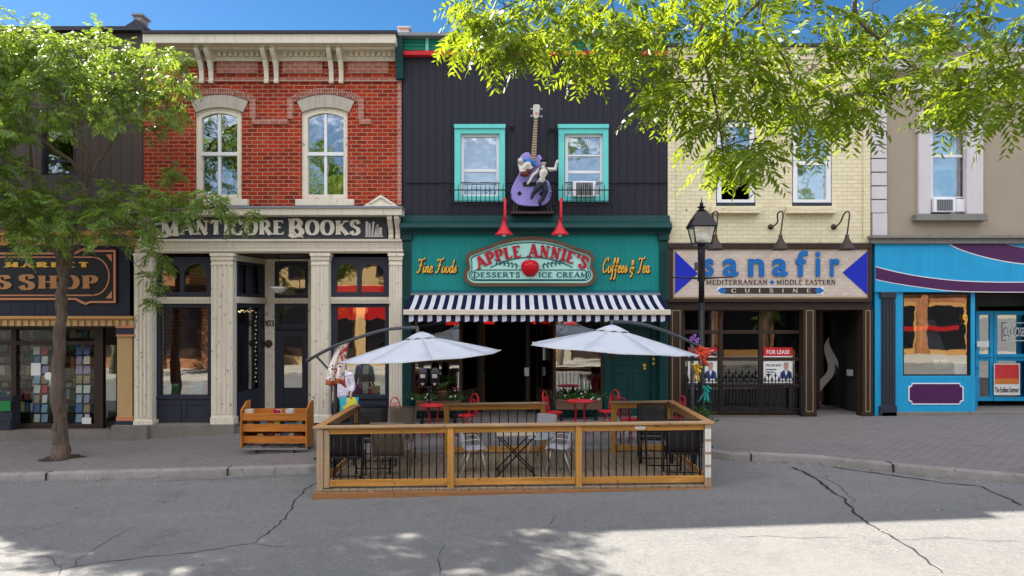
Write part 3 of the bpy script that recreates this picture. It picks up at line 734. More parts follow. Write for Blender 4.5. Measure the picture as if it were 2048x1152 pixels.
def rect_ring(m, o, i, Y, d, mi=0):
    f = lambda a, b, c, e: [(X(a, Y), Z(e, Y)), (X(b, Y), Z(e, Y)), (X(b, Y), Z(c, Y)), (X(a, Y), Z(c, Y))]
    m.ring(f(*o), f(*i), Y, Y + d, mi)
def slab(m, a, b, z0, z1, th, mi=0):                      # vertical slab between two plan points
    a, b = Vector((*a, 0)), Vector((*b, 0)); d = (b - a).normalized(); s = Vector((-d.y, d.x, 0)) * th
    p = [(q.x, q.y, z) for z in (z0, z1) for q in (a, b, b + s, a + s)]
    m.add(p, [[0, 1, 5, 4], [1, 2, 6, 5], [2, 3, 7, 6], [3, 0, 4, 7], [4, 5, 6, 7], [3, 2, 1, 0]], mi)

# ================================================================== bookshop of red brick
def bookshop():
    b = thing('brick_bookshop', 'two storey red brick bookshop with cream cornice and arched upper windows', 'building', (X(545), 17, 0))
    x0, x1, zt = X(287), X(803.5), Z(66)
    h = [hp(391, 483, 213, 398), hp(603, 695, 214, 398)]
    m = MB(); facade(m, x0, x1, Z(440), zt, h, YF, .1); shell(m, x0 + .01, x1 - .01, -.4, zt - .02, YF + .1)
    mk('wall', m, 'red_brick', b)
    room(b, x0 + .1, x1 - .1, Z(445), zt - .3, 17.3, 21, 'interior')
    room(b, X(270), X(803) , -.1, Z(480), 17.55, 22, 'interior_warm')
    # string courses and recessed brick panels
    c = MB(); c.r(300, 803, 156, 163, 16.95, .06); mk('corbel_course', c, 'pale_brick', b, bev=.006)
    for a, e in ((433, 516), (564, 645), (695, 777)):
        p = MB(); p.r(a, e, 118, 146, 16.965, .04); mk('brick_panel', p, 'pale_brick', b, bev=.004)
    p = MB(); p.r(794, 803, 163, 410, 16.972, .04); mk('brick_pier', p, 'pale_brick', b, bev=.004)
    # arches
    for k, cx in enumerate((438.5, 651)):
        m = MB(); N = 31; a0 = rad(29.5)
        for i in range(N):
            t0 = -a0 + 2 * a0 * i / N + .004; t1 = -a0 + 2 * a0 * (i + 1) / N - .004
            f = lambda r_, t: (X(cx + r_ * math.sin(t), 16.95), Z(323 - r_ * math.cos(t), 16.95))
            m.prism([f(135, t0), f(135, t1), f(147.5, t1), f(147.5, t0)], 16.95 + random.uniform(-.006, .006), 17.05)
        if k == 0: m.r(499, 511, 197, 238, 16.955, .05); m.r(503, 575, 238, 248, 16.957, .05); m.r(574, 586, 197, 238, 16.955, .05)
        else: m.r(716, 727, 197, 238, 16.955, .05); m.r(718, 742, 238, 248, 16.957, .05)
        mk('brick_arch', m, 'pale_brick', b, bev=.004)
        m = MB(); pts = []
        for i in range(15):
            t = rad(-25.5 + 51 * i / 14); pts.append((X(cx + 134 * math.sin(t), 16.97), Z(323 - 134 * math.cos(t), 16.97)))
        ap = arch_pts(cx - 47, cx + 47, 214, 224, 400, 16.97, 12)[2:]
        m.prism(pts + ap, 16.97, 17.08); mk('stone_lintel', m, 'stone', b)
        w0, w1 = cx - 47, cx + 45
        m = MB(); Y = 17.05
        out = arch_pts(w0, w1, 214, 224, 398, Y); inn = arch_pts(w0 + 11, w1 - 9, 226, 236, 389, Y)
        m.ring(out, inn, Y, Y + .1); w = mk('window', m, 'cream_worn', b, bev=.004)
        m = MB(); mid = (w0 + w1) / 2 + 1
        m.r(mid - 2.5, mid + 2.5, 228, 305, Y + .03, .05); m.r(mid - 2.5, mid + 2.5, 310, 389, Y + .045, .05); m.r(w0 + 11, w1 - 9, 304, 311, Y + .02, .06)
        mk('sash_bar', m, 'white', w)
        m = MB(); Y = 17.12; m.prism(arch_pts(w0 + 11, w1 - 9, 226, 236, 306, Y), Y, Y + .006); m.r(w0 + 11, w1 - 9, 306, 390, Y + .02, .006); mk('pane', m, 'glass_up', w)
        m = MB(); m.r(cx - 61, cx + 56, 398, 411, 16.88, .2); mk('sill', m, 'cream_worn', w, bev=.01)
    # amber drape hanging inside the right hand window
    m = MB(); n = 14
    for i in range(n + 1):
        t = i / n
        for j in range(7):
            s = j / 6; px = 640 + 55 * s; py = 385 - 62 * s * s * (1 - .25 * t) - 18 * t * s
            m.v.append((X(px, 17.3), 17.34 + .05 * math.sin(i * 2.2) + .2 * t, Z(py + 18 * t, 17.3) - .3 * t * t))
    for i in range(n):
        for j in range(6): m.f.append([i * 7 + j, i * 7 + j + 1, (i + 1) * 7 + j + 1, (i + 1) * 7 + j]); m.mi.append(0)
    tag(mk('window_drape', m, 'amber_cloth', smooth=True), 'amber drape gathered inside the upper window of the brick bookshop', 'drape')
    # cornice
    m = MB(); Y = 16.45; m.r(285, 791, 66, 86, Y, .55); m.r(288, 803, 86, 98, 16.7, .4); m.r(288, 803, 98, 121, 16.94, .1)
    m.r(288, 803, 119, 122, 16.92, .03)
    mk('cornice', m, 'cream', b, bev=.012)
    m = MB(); m.r(283, 793, 60, 66, 16.4, .6); mk('roof_flashing', m, 'dark_flashing', b, bev=.005)
    m = MB(); k = 303
    while k < 800:
        if all(abs(k - c) > 9 for c in (397, 416, 528, 548, 659, 679)): m.r(k, k + 6, 103, 112, 16.88, .062)
        k += 11
    m.r(290, 803, 99, 102, 16.9, .04); mk('dentil', m, 'cream', b)
    for c in (397, 416, 528, 548, 659, 679):
        zt_, zb = Z(86, 16.6), Z(158, 16.6); H = zt_ - zb
        prof = [(16.95, zb), (16.87, zb), (16.86, zb + .05), (16.9, zb + .1), (16.88, zb + H * .35), (16.78, zb + H * .6), (16.66, zb + H * .72), (16.6, zb + H * .8), (16.58, zb + H * .86), (16.62, zb + H * .9), (16.58, zb + H * .93), (16.58, zt_), (16.95, zt_)]
        m = MB(); x = X(c, 16.75); m.prismx(prof, x - .055, x + .055); m.box(x - .068, x + .068, 16.56, 16.7, zt_ - .06, zt_ - .002)
        mk('bracket', m, 'cream', b, bev=.008)
    # shopfront entablature
    m = MB(); m.r(270, 803, 416, 430, 16.52, .5); m.r(272, 803, 478, 483, 16.8, .2); m.r(270, 805, 483, 506, 16.86, .16); m.r(268, 806, 499, 503, 16.8, .2)
    mk('entablature', m, 'cream', b, bev=.008)
    m = MB(); m.r(268, 804, 412, 416, 16.48, .53); mk('ledge_flashing', m, 'flashing', b)
    m = MB(); k = 274
    while k < 802: m.r(k, k + 3.2, 488, 495, 16.84, .03); k += 5.6
    m.r(272, 803, 486, 488, 16.835, .03); mk('dentil', m, 'cream', b)
    m = MB(); Y = 16.55; m.prism([(X(729, Y), Z(412, Y)), (X(795, Y), Z(412, Y)), (X(762, Y), Z(392, Y))], Y, Y + .3)
    m.ring([(X(727, Y), Z(412.5, Y)), (X(797, Y), Z(412.5, Y)), (X(762, Y), Z(390, Y))], [(X(738, Y), Z(410, Y)), (X(786, Y), Z(410, Y)), (X(762, Y), Z(395, Y))], Y - .04, Y)
    mk('pediment', m, 'cream_worn', b)
    for c in (280, 295, 780, 794):
        zb, zt_ = Z(480, 16.75), Z(430, 16.6); H = zt_ - zb; x = X(c, 16.7)
        prof = [(16.98, zb), (16.8, zb), (16.78, zb + .08), (16.82, zb + .14), (16.78, zb + H * .45), (16.66, zb + H * .7), (16.58, zb + H * .85), (16.58, zt_), (16.98, zt_)]
        m = MB(); m.prismx(prof, x - .06, x + .06); mk('bracket', m, 'cream', b, bev=.01)
    # fluted pilasters
    for a, e, bot in ((268, 303, 856), (422, 465, 849), (622, 657, 846), (778, 804, 846)):
        Y = 16.84; m = MB(); m.r(a, e, 520, bot - 14, Y, .26)
        nf = 4; w = (e - a) / (nf * 2 + 1)
        for i in range(nf): m.r(a + w * (2 * i + 1), a + w * (2 * i + 2), 530, bot - 20, Y - .022, .022)
        m.r(a - 2, e + 2, bot - 14, bot, Y - .05, .3); m.r(a - 3, e + 3, 506, 512, Y - .07, .33); m.r(a - 1, e + 1, 512, 520, Y - .035, .3); m.r(a - 1, e + 1, 527, 530, Y - .03, .03)
        mk('pilaster', m, 'cream_worn', b, bev=.006)
    m = MB(); m.r(284, 468, 849, 880, 16.78, .5); m.r(222, 294, 851, 892, 16.7, .5); mk('plinth', m, 'plinth', b, bev=.02)
    # display windows
    for a, e in ((303, 424), (657, 779)):
        mid = (a + e) / 2
        Y = 17.08; m = MB()
        for q0, q1 in ((a, mid), (mid, e)): arch_plate(m, q0, q1, 514, 594, q0 + (16 if q0 == a else 4), q1 - (4 if q1 == mid else 12), 527, 543, 584, Y, .08)
        t = mk('transom_window', m, 'slate', b)
        g = MB(); g.r(a + 8, e - 8, 520, 590, Y + .05, .006); mk('pane', g, 'glass', t)
        m = MB(); m.r(a, e, 594, 607, Y - .08, .16); k = a + 1
        while k < e - 3: m.r(k, k + 2.2, 598, 603, Y - .095, .02); k += 4
        mk('moulding', m, 'cream', b)
        m = MB(); rect_ring(m, (a, e, 607, 796), (a + 17, e - 9, 615, 790), Y, .09); rect_ring(m, (a + 13, e - 5, 611, 793), (a + 17, e - 9, 615, 790), Y - .015, .014)
        w = mk('display_window', m, 'slate', b, bev=.004)
        g = MB(); g.r(a + 16, e - 8, 614, 791, Y + .05, .006); mk('pane', g, 'glass', w)
        m = MB(); m.r(a, e, 796, 856, Y + .01, .3)
        rect_ring(m, (a + 6, mid - 2, 804, 846), (a + 12, mid - 8, 810, 840), Y - .012, .022); rect_ring(m, (mid + 2, e - 4, 804, 846), (mid + 8, e - 10, 810, 840), Y - .012, .022)
        m.r(a, e, 793, 798, Y - .03, .05); mk('stall_riser', m, 'slate', b, bev=.004)
    # recessed entrance: splayed side window, door, floor, ceiling
    A = (X(465, 17.1), 17.1); B = (X(523, 18.4), 18.4); fz, cz = .2, 4.5
    z = dict(b=1.04, t=3.2, d0=3.3, d1=3.46, c=4.36)
    m = MB(); slab(m, A, B, fz, z['b'], -.1); slab(m, A, B, z['t'], z['d0'], -.1)
    d = Vector((B[0] - A[0], B[1] - A[1])); at = lambda s: (A[0] + d.x * s, A[1] + d.y * s)
    for s0, s1 in ((0, .06), (.86, 1)): slab(m, at(s0), at(s1), z['b'], z['t'], -.1)
    for s0, s1 in ((0, .1), (.44, .52), (.86, 1)): slab(m, at(s0), at(s1), z['d1'] + .1, z['c'] - .08, -.1)
    slab(m, A, B, z['d1'], z['d1'] + .1, -.1); slab(m, A, B, z['c'] - .08, z['c'], -.1)
    w = mk('splayed_window', m, 'slate', b)
    g = MB(); slab(g, (A[0] - .04, A[1]), (B[0] - .04, B[1]), z['b'], z['t'], -.006); slab(g, (A[0] - .04, A[1]), (B[0] - .04, B[1]), z['d1'], z['c'], -.006); mk('pane', g, 'glass', w)
    m = MB(); slab(m, (A[0] + .03, A[1]), (B[0] + .03, B[1]), z['d0'], z['d1'], -.13); mk('moulding', m, 'cream', b); m = MB(); slab(m, (A[0] + .02, A[1]), (B[0] + .02, B[1]), z['c'], cz, -.12); mk('moulding', m, 'cream', b)
    m = MB(); C = (X(640, 17.1), 17.1); D = (X(630, 18.4), 18.4); slab(m, C, D, fz, cz, .1); mk('recess_wall', m, 'slate', b)
    m = MB(); m.box(X(462), X(645), 16.95, 18.6, -.2, fz); mk('recess_floor', m, 'plinth', b)
    m = MB(); m.box(X(440), X(650), 17.1, 18.6, cz, cz + .05); mk('recess_ceiling', m, 'brown', b)
    Y = 18.4; m = MB(); m.r(522, 549, 522, 832, Y, .12); m.r(519, 551, 820, 836, Y - .03, .15); m.r(527, 531, 530, 818, Y - .015, .015); m.r(541, 545, 530, 818, Y - .015, .015)
    m.r(616, 632, 522, 836, Y, .12); m.r(519, 634, 507, 522, Y - .04, .16); m.r(549, 616, 596, 607, Y - .03, .12)
    mk('door_surround', m, 'cream_worn', b, bev=.005)
    m = MB(); arch_plate(m, 549, 616, 524, 596, 556, 610, 531, 543, 590, Y + .01, .08); t = mk('transom_window', m, 'slate', b)
    g = MB(); g.r(552, 613, 528, 593, Y + .06, .006); mk('pane', g, 'glass', t)
    m = MB(); rect_ring(m, (549, 616, 607, 659), (558, 611, 613, 648), Y + .01, .08); t = mk('transom_window', m, 'slate', b)
    g = MB(); g.r(556, 613, 611, 650, Y + .06, .006); mk('pane', g, 'glass', t)
    m = MB(); rect_ring(m, (550, 616, 661, 834), (567, 604, 672, 796), Y + .02, .06); m.r(567, 604, 775, 796, Y + .05, .02)
    rect_ring(m, (562, 608, 802, 828), (566, 604, 806, 824), Y + .008, .013)
    t = mk('door', m, 'slate', b, bev=.004)
    g = MB(); g.r(566, 605, 671, 776, Y + .05, .006); mk('pane', g, 'glass', t)
    g = MB(); g.ball((X(612.5, Y), Y - .03, Z(757, Y)), .035); mk('knob', g, 'bronze', t, smooth=True)
    m = MB(); letters(m, '103', line_place(530, 547.5, 652, 641, Y - .02), Y - .03, .014, .2, .1, .0); mk('house_number', m, 'brown', b)
    m = MB(); m.lathe([(0.0, -.05), (.07, -.05), (.1, -.03), (.1, 0)], (X(538, Y), Y - .015, Z(687, Y)), 20, 0, 'y'); mk('round_plaque', m, 'bronze', b, smooth=True)
bookshop()

# sign of the bookshop
s = thing('bookshop_sign', 'dark slate sign board with raised cream letters reading Manticore Books', 'sign', P(545, 455, 16.85))
m = MB(); m.r(302, 774, 430, 478, 16.86, .12); mk('board', m, 'slate_sign', s)
m = MB(); Y = 16.83
letters(m, 'MANTICORE', line_place(320, 567, 469, 441, Y), Y, .035, .27, .1, .34, gap=.14, scale={0: 1.2})
m.tube([P(px, py, Y) for px, py in spline([(330, 447), (312, 448), (308, 458), (318, 464), (305, 471), (330, 473), (345, 468)], 4)], .03, 6)
mk('lettering', m, 'cream_worn', s); m = MB()
letters(m, 'BOOKS', line_place(577, 720, 469, 441, Y), Y, .035, .27, .1, .34, gap=.12, scale={0: 1.28})
m.tube([P(px, py, Y) for px, py in spline([(592, 474), (582, 474), (580, 466), (588, 464), (594, 470), (606, 474)], 4)], .022, 6)
mk('lettering', m, 'cream_worn', s)
m = MB()
for a, e, t, bt, sl in ((731, 736, 443, 472, 0), (737, 741, 446, 472, 0), (742, 746, 443, 472, 3), (748, 752, 452, 471, 4), (753, 757, 449, 471, 0), (758, 764, 455, 470, 0)):
    m.prism([(X(a, Y), Z(bt, Y)), (X(e, Y), Z(bt, Y)), (X(e + sl, Y), Z(t, Y)), (X(a + sl, Y), Z(t, Y))], Y, Y + .04)
m.r(730, 766, 471, 474, Y, .04); mk('book_emblem', m, 'sil', s)

# ================================================================== craft shop on the left
def market_shop():
    b = thing('market_building', 'brown board sided building with navy shopfront and ochre trim behind the tree', 'building', (X(20), 17, 0))
    x0, x1, zt = X(-330), X(286.5), Z(58)
    hs = [hp(83, 152, 252, 350), hp(-180, -110, 252, 350)]
    m = MB(); facade(m, x0, x1, Z(470), zt, hs, YF + .02, .12); shell(m, x0, x1 - .01, -.6, zt - .02, YF + .12); mk('wall', m, 'brown_board', b)
    m = MB(); siding(m, x0, x1 - .02, Z(470), zt, .26, YF - .005, .024, hs, seed=4); mk('board_siding', m, 'brown_board', b)
    m = MB(); m.r(-330, 287, 52, 60, 16.8, .3); mk('roof_flashing', m, 'dark_flashing', b)
    sash_window(b, 83, 152, 250, 352, 322, 'slate', 6, 17.08)
    sash_window(b, -180, -110, 250, 352, 322, 'slate', 6, 17.08)
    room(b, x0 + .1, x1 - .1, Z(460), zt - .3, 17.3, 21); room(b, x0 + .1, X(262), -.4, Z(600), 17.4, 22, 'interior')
    m = MB(); m.r(-330, 267, 463, 470, 16.68, .35); m.r(-330, 266, 470, 487, 16.78, .25); k = -330
    mk('cornice', m, 'ochre', b, bev=.006)
    m = MB()
    while k < 262: m.r(k, k + 4, 474, 484, 16.74, .05); k += 9
    mk('dentil', m, 'tan', b)
    m = MB(); m.r(-330, 265, 461, 463, 16.66, .36); m.r(-330, 265, 487, 490, 16.76, .26); mk('cornice_line', m, 'salmon', b)
    m = MB(); siding(m, X(-330), X(263), Z(636), Z(489), .3, 16.93, .03, [], seed=9); mk('fascia', m, 'navy_fascia', b)
    m = MB(); m.r(-330, 264, 632, 638, 16.72, .3); m.r(-330, 264, 638, 652, 16.8, .22); mk('cornice', m, 'ochre', b, bev=.006)
    m = MB(); k = -330
    while k < 260: m.r(k, k + 8, 641, 652, 16.77, .04); k += 14
    mk('dentil', m, 'tan', b)
    m = MB(); m.r(-330, 264, 652, 655, 16.82, .2); mk('cornice_line', m, 'brown', b)
    # tan pilaster
    m = MB(); m.r(234, 264, 672, 836, 16.86, .3); p = mk('pilaster', m, 'tan', b, bev=.008)
    m = MB(); m.r(232, 267, 656, 669, 16.82, .36); mk('band', m, 'slate', p); m = MB(); m.r(230, 268, 842, 854, 16.8, .4); mk('band', m, 'slate', p)
    m = MB(); m.r(232, 268, 669, 673, 16.8, .36); m.r(231, 268, 652, 655.9, 16.78, .36); mk('band', m, 'salmon', p); m = MB(); m.r(232, 266, 834, 842, 16.82, .36); mk('band', m, 'salmon', p)
    # shopfront glazing
    Y = 17.3
    m = MB()
    for a, e in ((-330, -318), (22, 32), (106, 111), (188, 206), (-120, -110)): m.r(a, e, 655, 858, Y, .12)
    for a, e in ((-318, -120), (-110, 22), (32, 106), (111, 188)): m.r(a, e, 682, 690, Y + .01, .1); m.r(a, e, 655, 660, Y + .01, .1); m.r(a, e, 848, 858, Y + .01, .1)
    w = mk('shopfront', m, 'brown', b, bev=.005)
    g = MB(); g.r(-320, 190, 657, 852, Y + .07, .006); mk('pane', g, 'glass_clear', w)
    m = MB(); m.r(-120, 24, 792, 866, Y - .25, .3); rect_ring(m, (-20, 20, 838, 860), (-16, 16, 842, 856), Y - .27, .02); mk('stall_riser', m, 'slate', b)
    m = MB(); m.r(208, 234, 655, 856, 17.9, .06); m.r(206, 234, 655, 683, 17.8, .08); t = mk('door', m, 'bronze', b)
    g = MB(); g.r(212, 232, 690, 842, 17.88, .006); mk('pane', g, 'glass', t)
    m = MB(); m.box(X(-330), X(262), 17.0, 17.6, -.6, Z(858, 17.25)); mk('threshold', m, 'plinth', b)
    m = MB(); m.box(X(206), X(240), 17.1, 18, Z(656, 17.1), Z(650, 17.1)); mk('recess_ceiling', m, 'brown', b)
    # gable and vent of the roof behind
    m = MB(); Y = 19; m.prism([(X(240, Y), Z(58, Y)), (X(300, Y), Z(58, Y)), (X(272, Y), Z(38, Y))], Y, Y + 1.5); mk('roof_gable', m, 'dark_flashing', b)
    m = MB(); Y = 19; m.r(266, 282, 28, 41, Y + .3, .4); m.r(262, 284, 26, 30, Y + .25, .5); mk('roof_vent', m, 'flashing', b)
market_shop()
s = thing('market_sign', 'black and copper framed sign board lettered Market and Shop in gold', 'sign', P(0, 552, 16.9))
m = MB(); Y = 16.89
out = [(-330, 505), (150, 505), (160, 499), (170, 496), (180, 500), (232, 500), (232, 606), (182, 606), (172, 610), (162, 606), (152, 600), (-330, 600)]
xz = lambda pts, Y: [(X(a, Y), Z(c, Y)) for a, c in pts]
m.prism(xz(out, Y), Y, Y + .05); mk('board', m, 'black', s)
inn = [(-330, 509), (152, 509), (162, 503), (171, 501), (181, 504), (228, 504), (228, 602), (182, 602), (172, 605), (163, 601), (153, 596), (-330, 596)]
m = MB(); m.ring(xz(out, Y), xz(inn, Y), Y - .025, Y - .001); mk('frame', m, 'salmon', s)
rr = lambda o: [(-330, 592 - o), (190 - o, 592 - o)] + [(186 + (34 - o) * math.cos(rad(90 - 18 * i)), 552.5 + (39.5 - o) * math.sin(rad(90 - 18 * i))) for i in range(11)] + [(190 - o, 513 + o), (-330, 513 + o)]
m = MB(); m.ring(xz(rr(0), Y), xz(rr(2.6), Y), Y - .012, Y - .001); mk('inner_line', m, 'salmon', s)
for q in (((212, 509), (224, 509), (224, 524)), ((212, 597), (224, 597), (224, 582))): m = MB(); m.prism(xz(q, Y), Y - .012, Y - .001); mk('corner_ornament', m, 'salmon', s)
m = MB(); letters(m, 'MARKET', line_place(10, 178, 534.5, 524.5, Y), Y - .02, .018, .34, .12, .4, gap=.3); mk('lettering', m, 'gold', s)
m = MB(); letters(m, 'S', line_place(-10, 22, 577, 551.5, Y), Y - .025, .02, .3, .09, .4); mk('lettering', m, 'copper', s); m = MB(); letters(m, 'SHOP', line_place(40, 195, 577, 551.5, Y), Y - .025, .02, .3, .09, .4, gap=.2, scale={0: 1.1}); mk('lettering', m, 'copper', s)

# shelves of goods at the back of the craft shop
def goods_shelf(label, px0, px1, Y, seed):
    rn = random.Random(seed); t = thing('goods_shelf', label, 'shelf', P((px0 + px1) / 2, 850, Y), group='shelves of goods in the craft shop')
    x0, x1, zb = X(px0, Y), X(px1, Y), Z(850, 17.5); m = MB(); g = {}
    m.box(x0 - .03, x0, Y, Y + .35, zb, zb + 2.3); m.box(x1, x1 + .03, Y, Y + .35, zb, zb + 2.3)
    for k in range(7):
        z = zb + .12 + k * .34; m.box(x0, x1, Y, Y + .34, z, z + .025); x = x0 + .03
        while x < x1 - .1:
            w = rn.uniform(.07, .18); h = rn.uniform(.1, .28); c = rn.randrange(6); g.setdefault(c, MB()).box(x, min(x1 - .01, x + w), Y + rn.uniform(.0, .06), Y + .25, z + .026, z + .026 + h); x += w + rn.uniform(.01, .05)
    mk('shelf_frame', m, 'interior_warm', t)
    for c, q in g.items(): mk('goods', q, rgb('goods_%d' % c, [(.3, .22, .1), (.22, .03, .025), (.03, .1, .2), (.4, .37, .32), (.03, .08, .04), (.1, .07, .05)][c], .4, .3), t)['kind'] = 'stuff'
goods_shelf('shelf of coloured goods behind the card rack left of the tree trunk', 34, 108, 18.9, 2)
goods_shelf('shelf of coloured goods behind the card rack right of the tree trunk', 114, 196, 18.9, 3)
goods_shelf('shelf of coloured goods at the left end of the craft shop', -40, 20, 18.9, 4)

# ================================================================== green dessert parlour with charcoal boards
def parlour():
    b = thing('dessert_parlour', 'dessert parlour with charcoal boarded upper wall, green parapet and teal shopfront', 'building', (X(1070), 17, 0))
    x0, x1, zt = X(804.5), X(1334.5), Z(67)
    hs = [hp(914, 1006, 256, 400), hp(1122, 1213, 256, 400)]
    m = MB(); facade(m, x0, x1, Z(470), zt, hs, YF + .02, .12); shell(m, x0 + .01, x1 - .01, -.3, zt - .02, YF + .12); mk('wall', m, 'navy_board', b)
    m = MB(); siding(m, x0 + .03, x1 - .005, Z(434), Z(109), .2, YF - .006, .025, hs, gap=.007, seed=2); mk('board_siding', m, 'navy_board', b)
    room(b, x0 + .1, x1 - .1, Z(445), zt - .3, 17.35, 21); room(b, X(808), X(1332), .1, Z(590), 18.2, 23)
    m = MB()
    for i in range(4): m.r(806, 1335, 71 + i * 7.5, 78 + i * 7.5, 16.93 + .006 * (i % 2), .1)
    f = mk('parapet_frieze', m, 'kelly', b, bev=.012)
    m = MB()
    for c in (854, 962, 1070, 1178, 1286): m.r(c - 3, c + 3, 71, 101, 16.88, .05)
    mk('batten', m, 'kelly_light', f)
    m = MB(); m.r(790, 1336, 64, 71, 16.72, .4); mk('roof_flashing', m, 'flashing', b, bev=.006)
    m = MB(); m.r(806, 1335, 101, 110, 16.84, .16); mk('trim_band', m, 'red', b, bev=.01)
    for a, e in ((791, 806),):
        m = MB(); m.prismx([(16.98, Z(160, 16.9)), (16.86, Z(158, 16.9)), (16.8, Z(130, 16.9)), (16.7, Z(105, 16.8)), (16.68, Z(71, 16.7)), (16.98, Z(71, 16.7))], X(a, 16.8), X(e, 16.8)); mk('bracket', m, 'green', b, bev=.01)
    m = MB(); m.r(797, 818, 54, 66, 18.6, .4); m.r(794, 821, 51, 56, 18.55, .5); mk('roof_vent', m, 'lilac', b, bev=.03)
    # windows with aqua surrounds
    for k, (a, e) in enumerate(((909, 1010), (1117, 1217))):
        m = MB(); Y = 16.9
        m.r(a, a + 12, 250, 403, Y, .13); m.r(e - 11, e, 250, 403, Y, .13); m.r(a + 12, e - 11, 256, 267, Y + .002, .13); m.r(a - 1, e + 1, 248, 256, Y - .04, .17); m.r(a + 12, e - 11, 392, 403, Y + .002, .13)
        w = mk('window_surround', m, 'teal_trim', b, bev=.006)
        a2, e2 = (922, 999) if k == 0 else (1130, 1206)
        sash_window(b, a2, e2, 268, 395, 341 if k == 0 else 344, 'white', 6, 17.0, extra=() if k == 0 else (311,))
    m = MB(); m.r(930, 990, 275, 392, 17.3, .01); tag(mk('window_blind', m, 'curtain'), 'pale curtain behind the left aqua framed upper window', 'curtain')
    # shopfront cornice and fascia
    m = MB(); m.prismx([(17.0, Z(430)), (16.86, Z(433)), (16.84, Z(443)), (16.62, Z(447, 16.6)), (16.6, Z(455, 16.6)), (16.74, Z(463, 16.7)), (16.78, Z(468, 16.8)), (17.0, Z(468))], X(803, 16.8), X(1341, 16.8))
    mk('cornice', m, 'green', b, bev=.006)
    m = MB(); k = 808
    while k < 1334: m.r(k, k + 2.2, 463.5, 467, 16.76, .04); k += 4.4
    mk('dentil', m, 'bronze', b)
    m = MB(); siding(m, X(822), X(1319), Z(581), Z(467), .062, 16.9, .02, [], gap=.004, seed=5); m.box(X(822), X(1319), 16.915, 16.97, Z(581), Z(467)); mk('fascia', m, 'teal', b)
    m = MB(); m.r(822, 1319, 581, 592, 16.87, .12); mk('fascia_band', m, 'teal_blue', b)
    for a, e in ((805, 822), (1319, 1337)):
        m = MB(); m.r(a, e, 472, 836, 16.86, .3); w = (e - a) / 7
        for i in range(3): m.r(a + w * (2 * i + 1), a + w * (2 * i + 2), 500, 815, 16.84, .02)
        m.r(a - 2, e + 2, 468, 480, 16.8, .36); m.r(a - 1, e + 1, 592, 600, 16.83, .2); m.r(a - 2, e + 2, 815, 838, 16.82, .3); mk('pilaster', m, 'green', b, bev=.005)
    # ground floor openings
    Y = 17.1
    for a, e in ((824, 924), (1106, 1208)):
        m = MB(); rect_ring(m, (a, e, 592, 796), (a + 6, e - 6, 640, 790), Y, .1); w = mk('display_window', m, 'brown', b, bev=.005)
        g = MB(); g.r(a + 5, e - 5, 639, 791, Y + .05, .006); mk('pane', g, 'glass', w)
        m = MB(); m.r(a, e, 796, 842, Y + .01, .3); rect_ring(m, (a + 10, e - 10, 804, 832), (a + 14, e - 14, 808, 828), Y - .01, .02); mk('stall_riser', m, 'green', b)
    z0, z1 = .42, 4.0
    for px, s in ((924, 1), (1106, -1)):
        a = (X(px, 17.12), 17.12); c = (X(px + 34 * s, 18.1), 18.1); m = MB(); th = .06 * s
        slab(m, a, c, z0, 1.1, th); slab(m, a, c, 3.3, z1, th)
        dv = Vector((c[0] - a[0], c[1] - a[1]))
        for s0, s1 in ((0, .12), (.88, 1)): slab(m, (a[0] + dv.x * s0, a[1] + dv.y * s0), (a[0] + dv.x * s1, a[1] + dv.y * s1), 1.1, 3.3, th)
        w = mk('splayed_window', m, 'brown', b)
        g = MB(); slab(g, a, c, 1.1, 3.3, .006 * s); mk('pane', g, 'glass_dark', w)
    m = MB(); m.r(958, 966, 592, 834, 18.1, .1); m.r(1052, 1060, 592, 834, 18.1, .1); m.r(966, 1052, 592, 640, 18.1, .08); mk('door_frame', m, 'brown', b)
    for px, sgn in ((966, 1), (1052, -1)):                # both leaves stand open inwards
        m = MB(); slab(m, (X(px, 18.15), 18.15), (X(px + 4 * sgn, 19), 19.0), z0, 3.2, .04 * sgn); d = mk('door', m, 'gold_dull' if sgn > 0 else 'brown', b)
        h = MB(); h.ball((X(px + 3 * sgn, 18.4), 18.5, 1.5), .04); mk('handle', h, 'bronze', d)
    m = MB(); m.box(X(822), X(1320), 17, 19, -.1, z0); mk('threshold', m, 'plinth', b)
    m = MB(); m.box(X(822), X(1320), 17.0, 19, z1, z1 + .04); mk('recess_ceiling', m, 'brown', b)
    # green panelled side door
    m = MB(); Y = 17.14; m.r(1208, 1222, 592, 836, Y - .06, .2); m.r(1304, 1320, 592, 836, Y - .06, .2); m.r(1222, 1304, 592, 655, Y - .05, .2); mk('door_frame', m, 'green', b, bev=.006)
    m = MB(); m.r(1222, 1304, 655, 836, Y + .04, .06)
    for a, e in ((1230, 1260), (1267, 1297)):
        for t, bt in ((670, 730), (742, 812)): rect_ring(m, (a, e, t, bt), (a + 5, e - 5, t + 5, bt - 5), Y + .022, .02)
    d = mk('door', m, 'green', b, bev=.004)
    m = MB(); m.ball((X(1289, Y), Y - .02, Z(737, Y)), .035); m.r(1286, 1292, 728, 733, Y + .015, .03); mk('handle', m, 'gold', d)
    m = MB()
    for py in (709, 718, 727): m.lathe([(.0, -.02), (.03, -.015), (.035, 0)], (X(1306, Y), Y - .06, Z(py, Y)), 10, 0, 'y')
    mk('door_bell', m, 'gold', b)
parlour()

# wire along the boards
m = MB(); m.tube([(X(px, 16.96), 16.965, Z(365 + (1.0 if i % 2 else 0), 16.96)) for i, px in enumerate(range(812, 1335, 20))], .012, 6)
tag(mk('wall_cable', m, 'black', smooth=True), 'thin dark cable running level across the charcoal boards', 'cable')

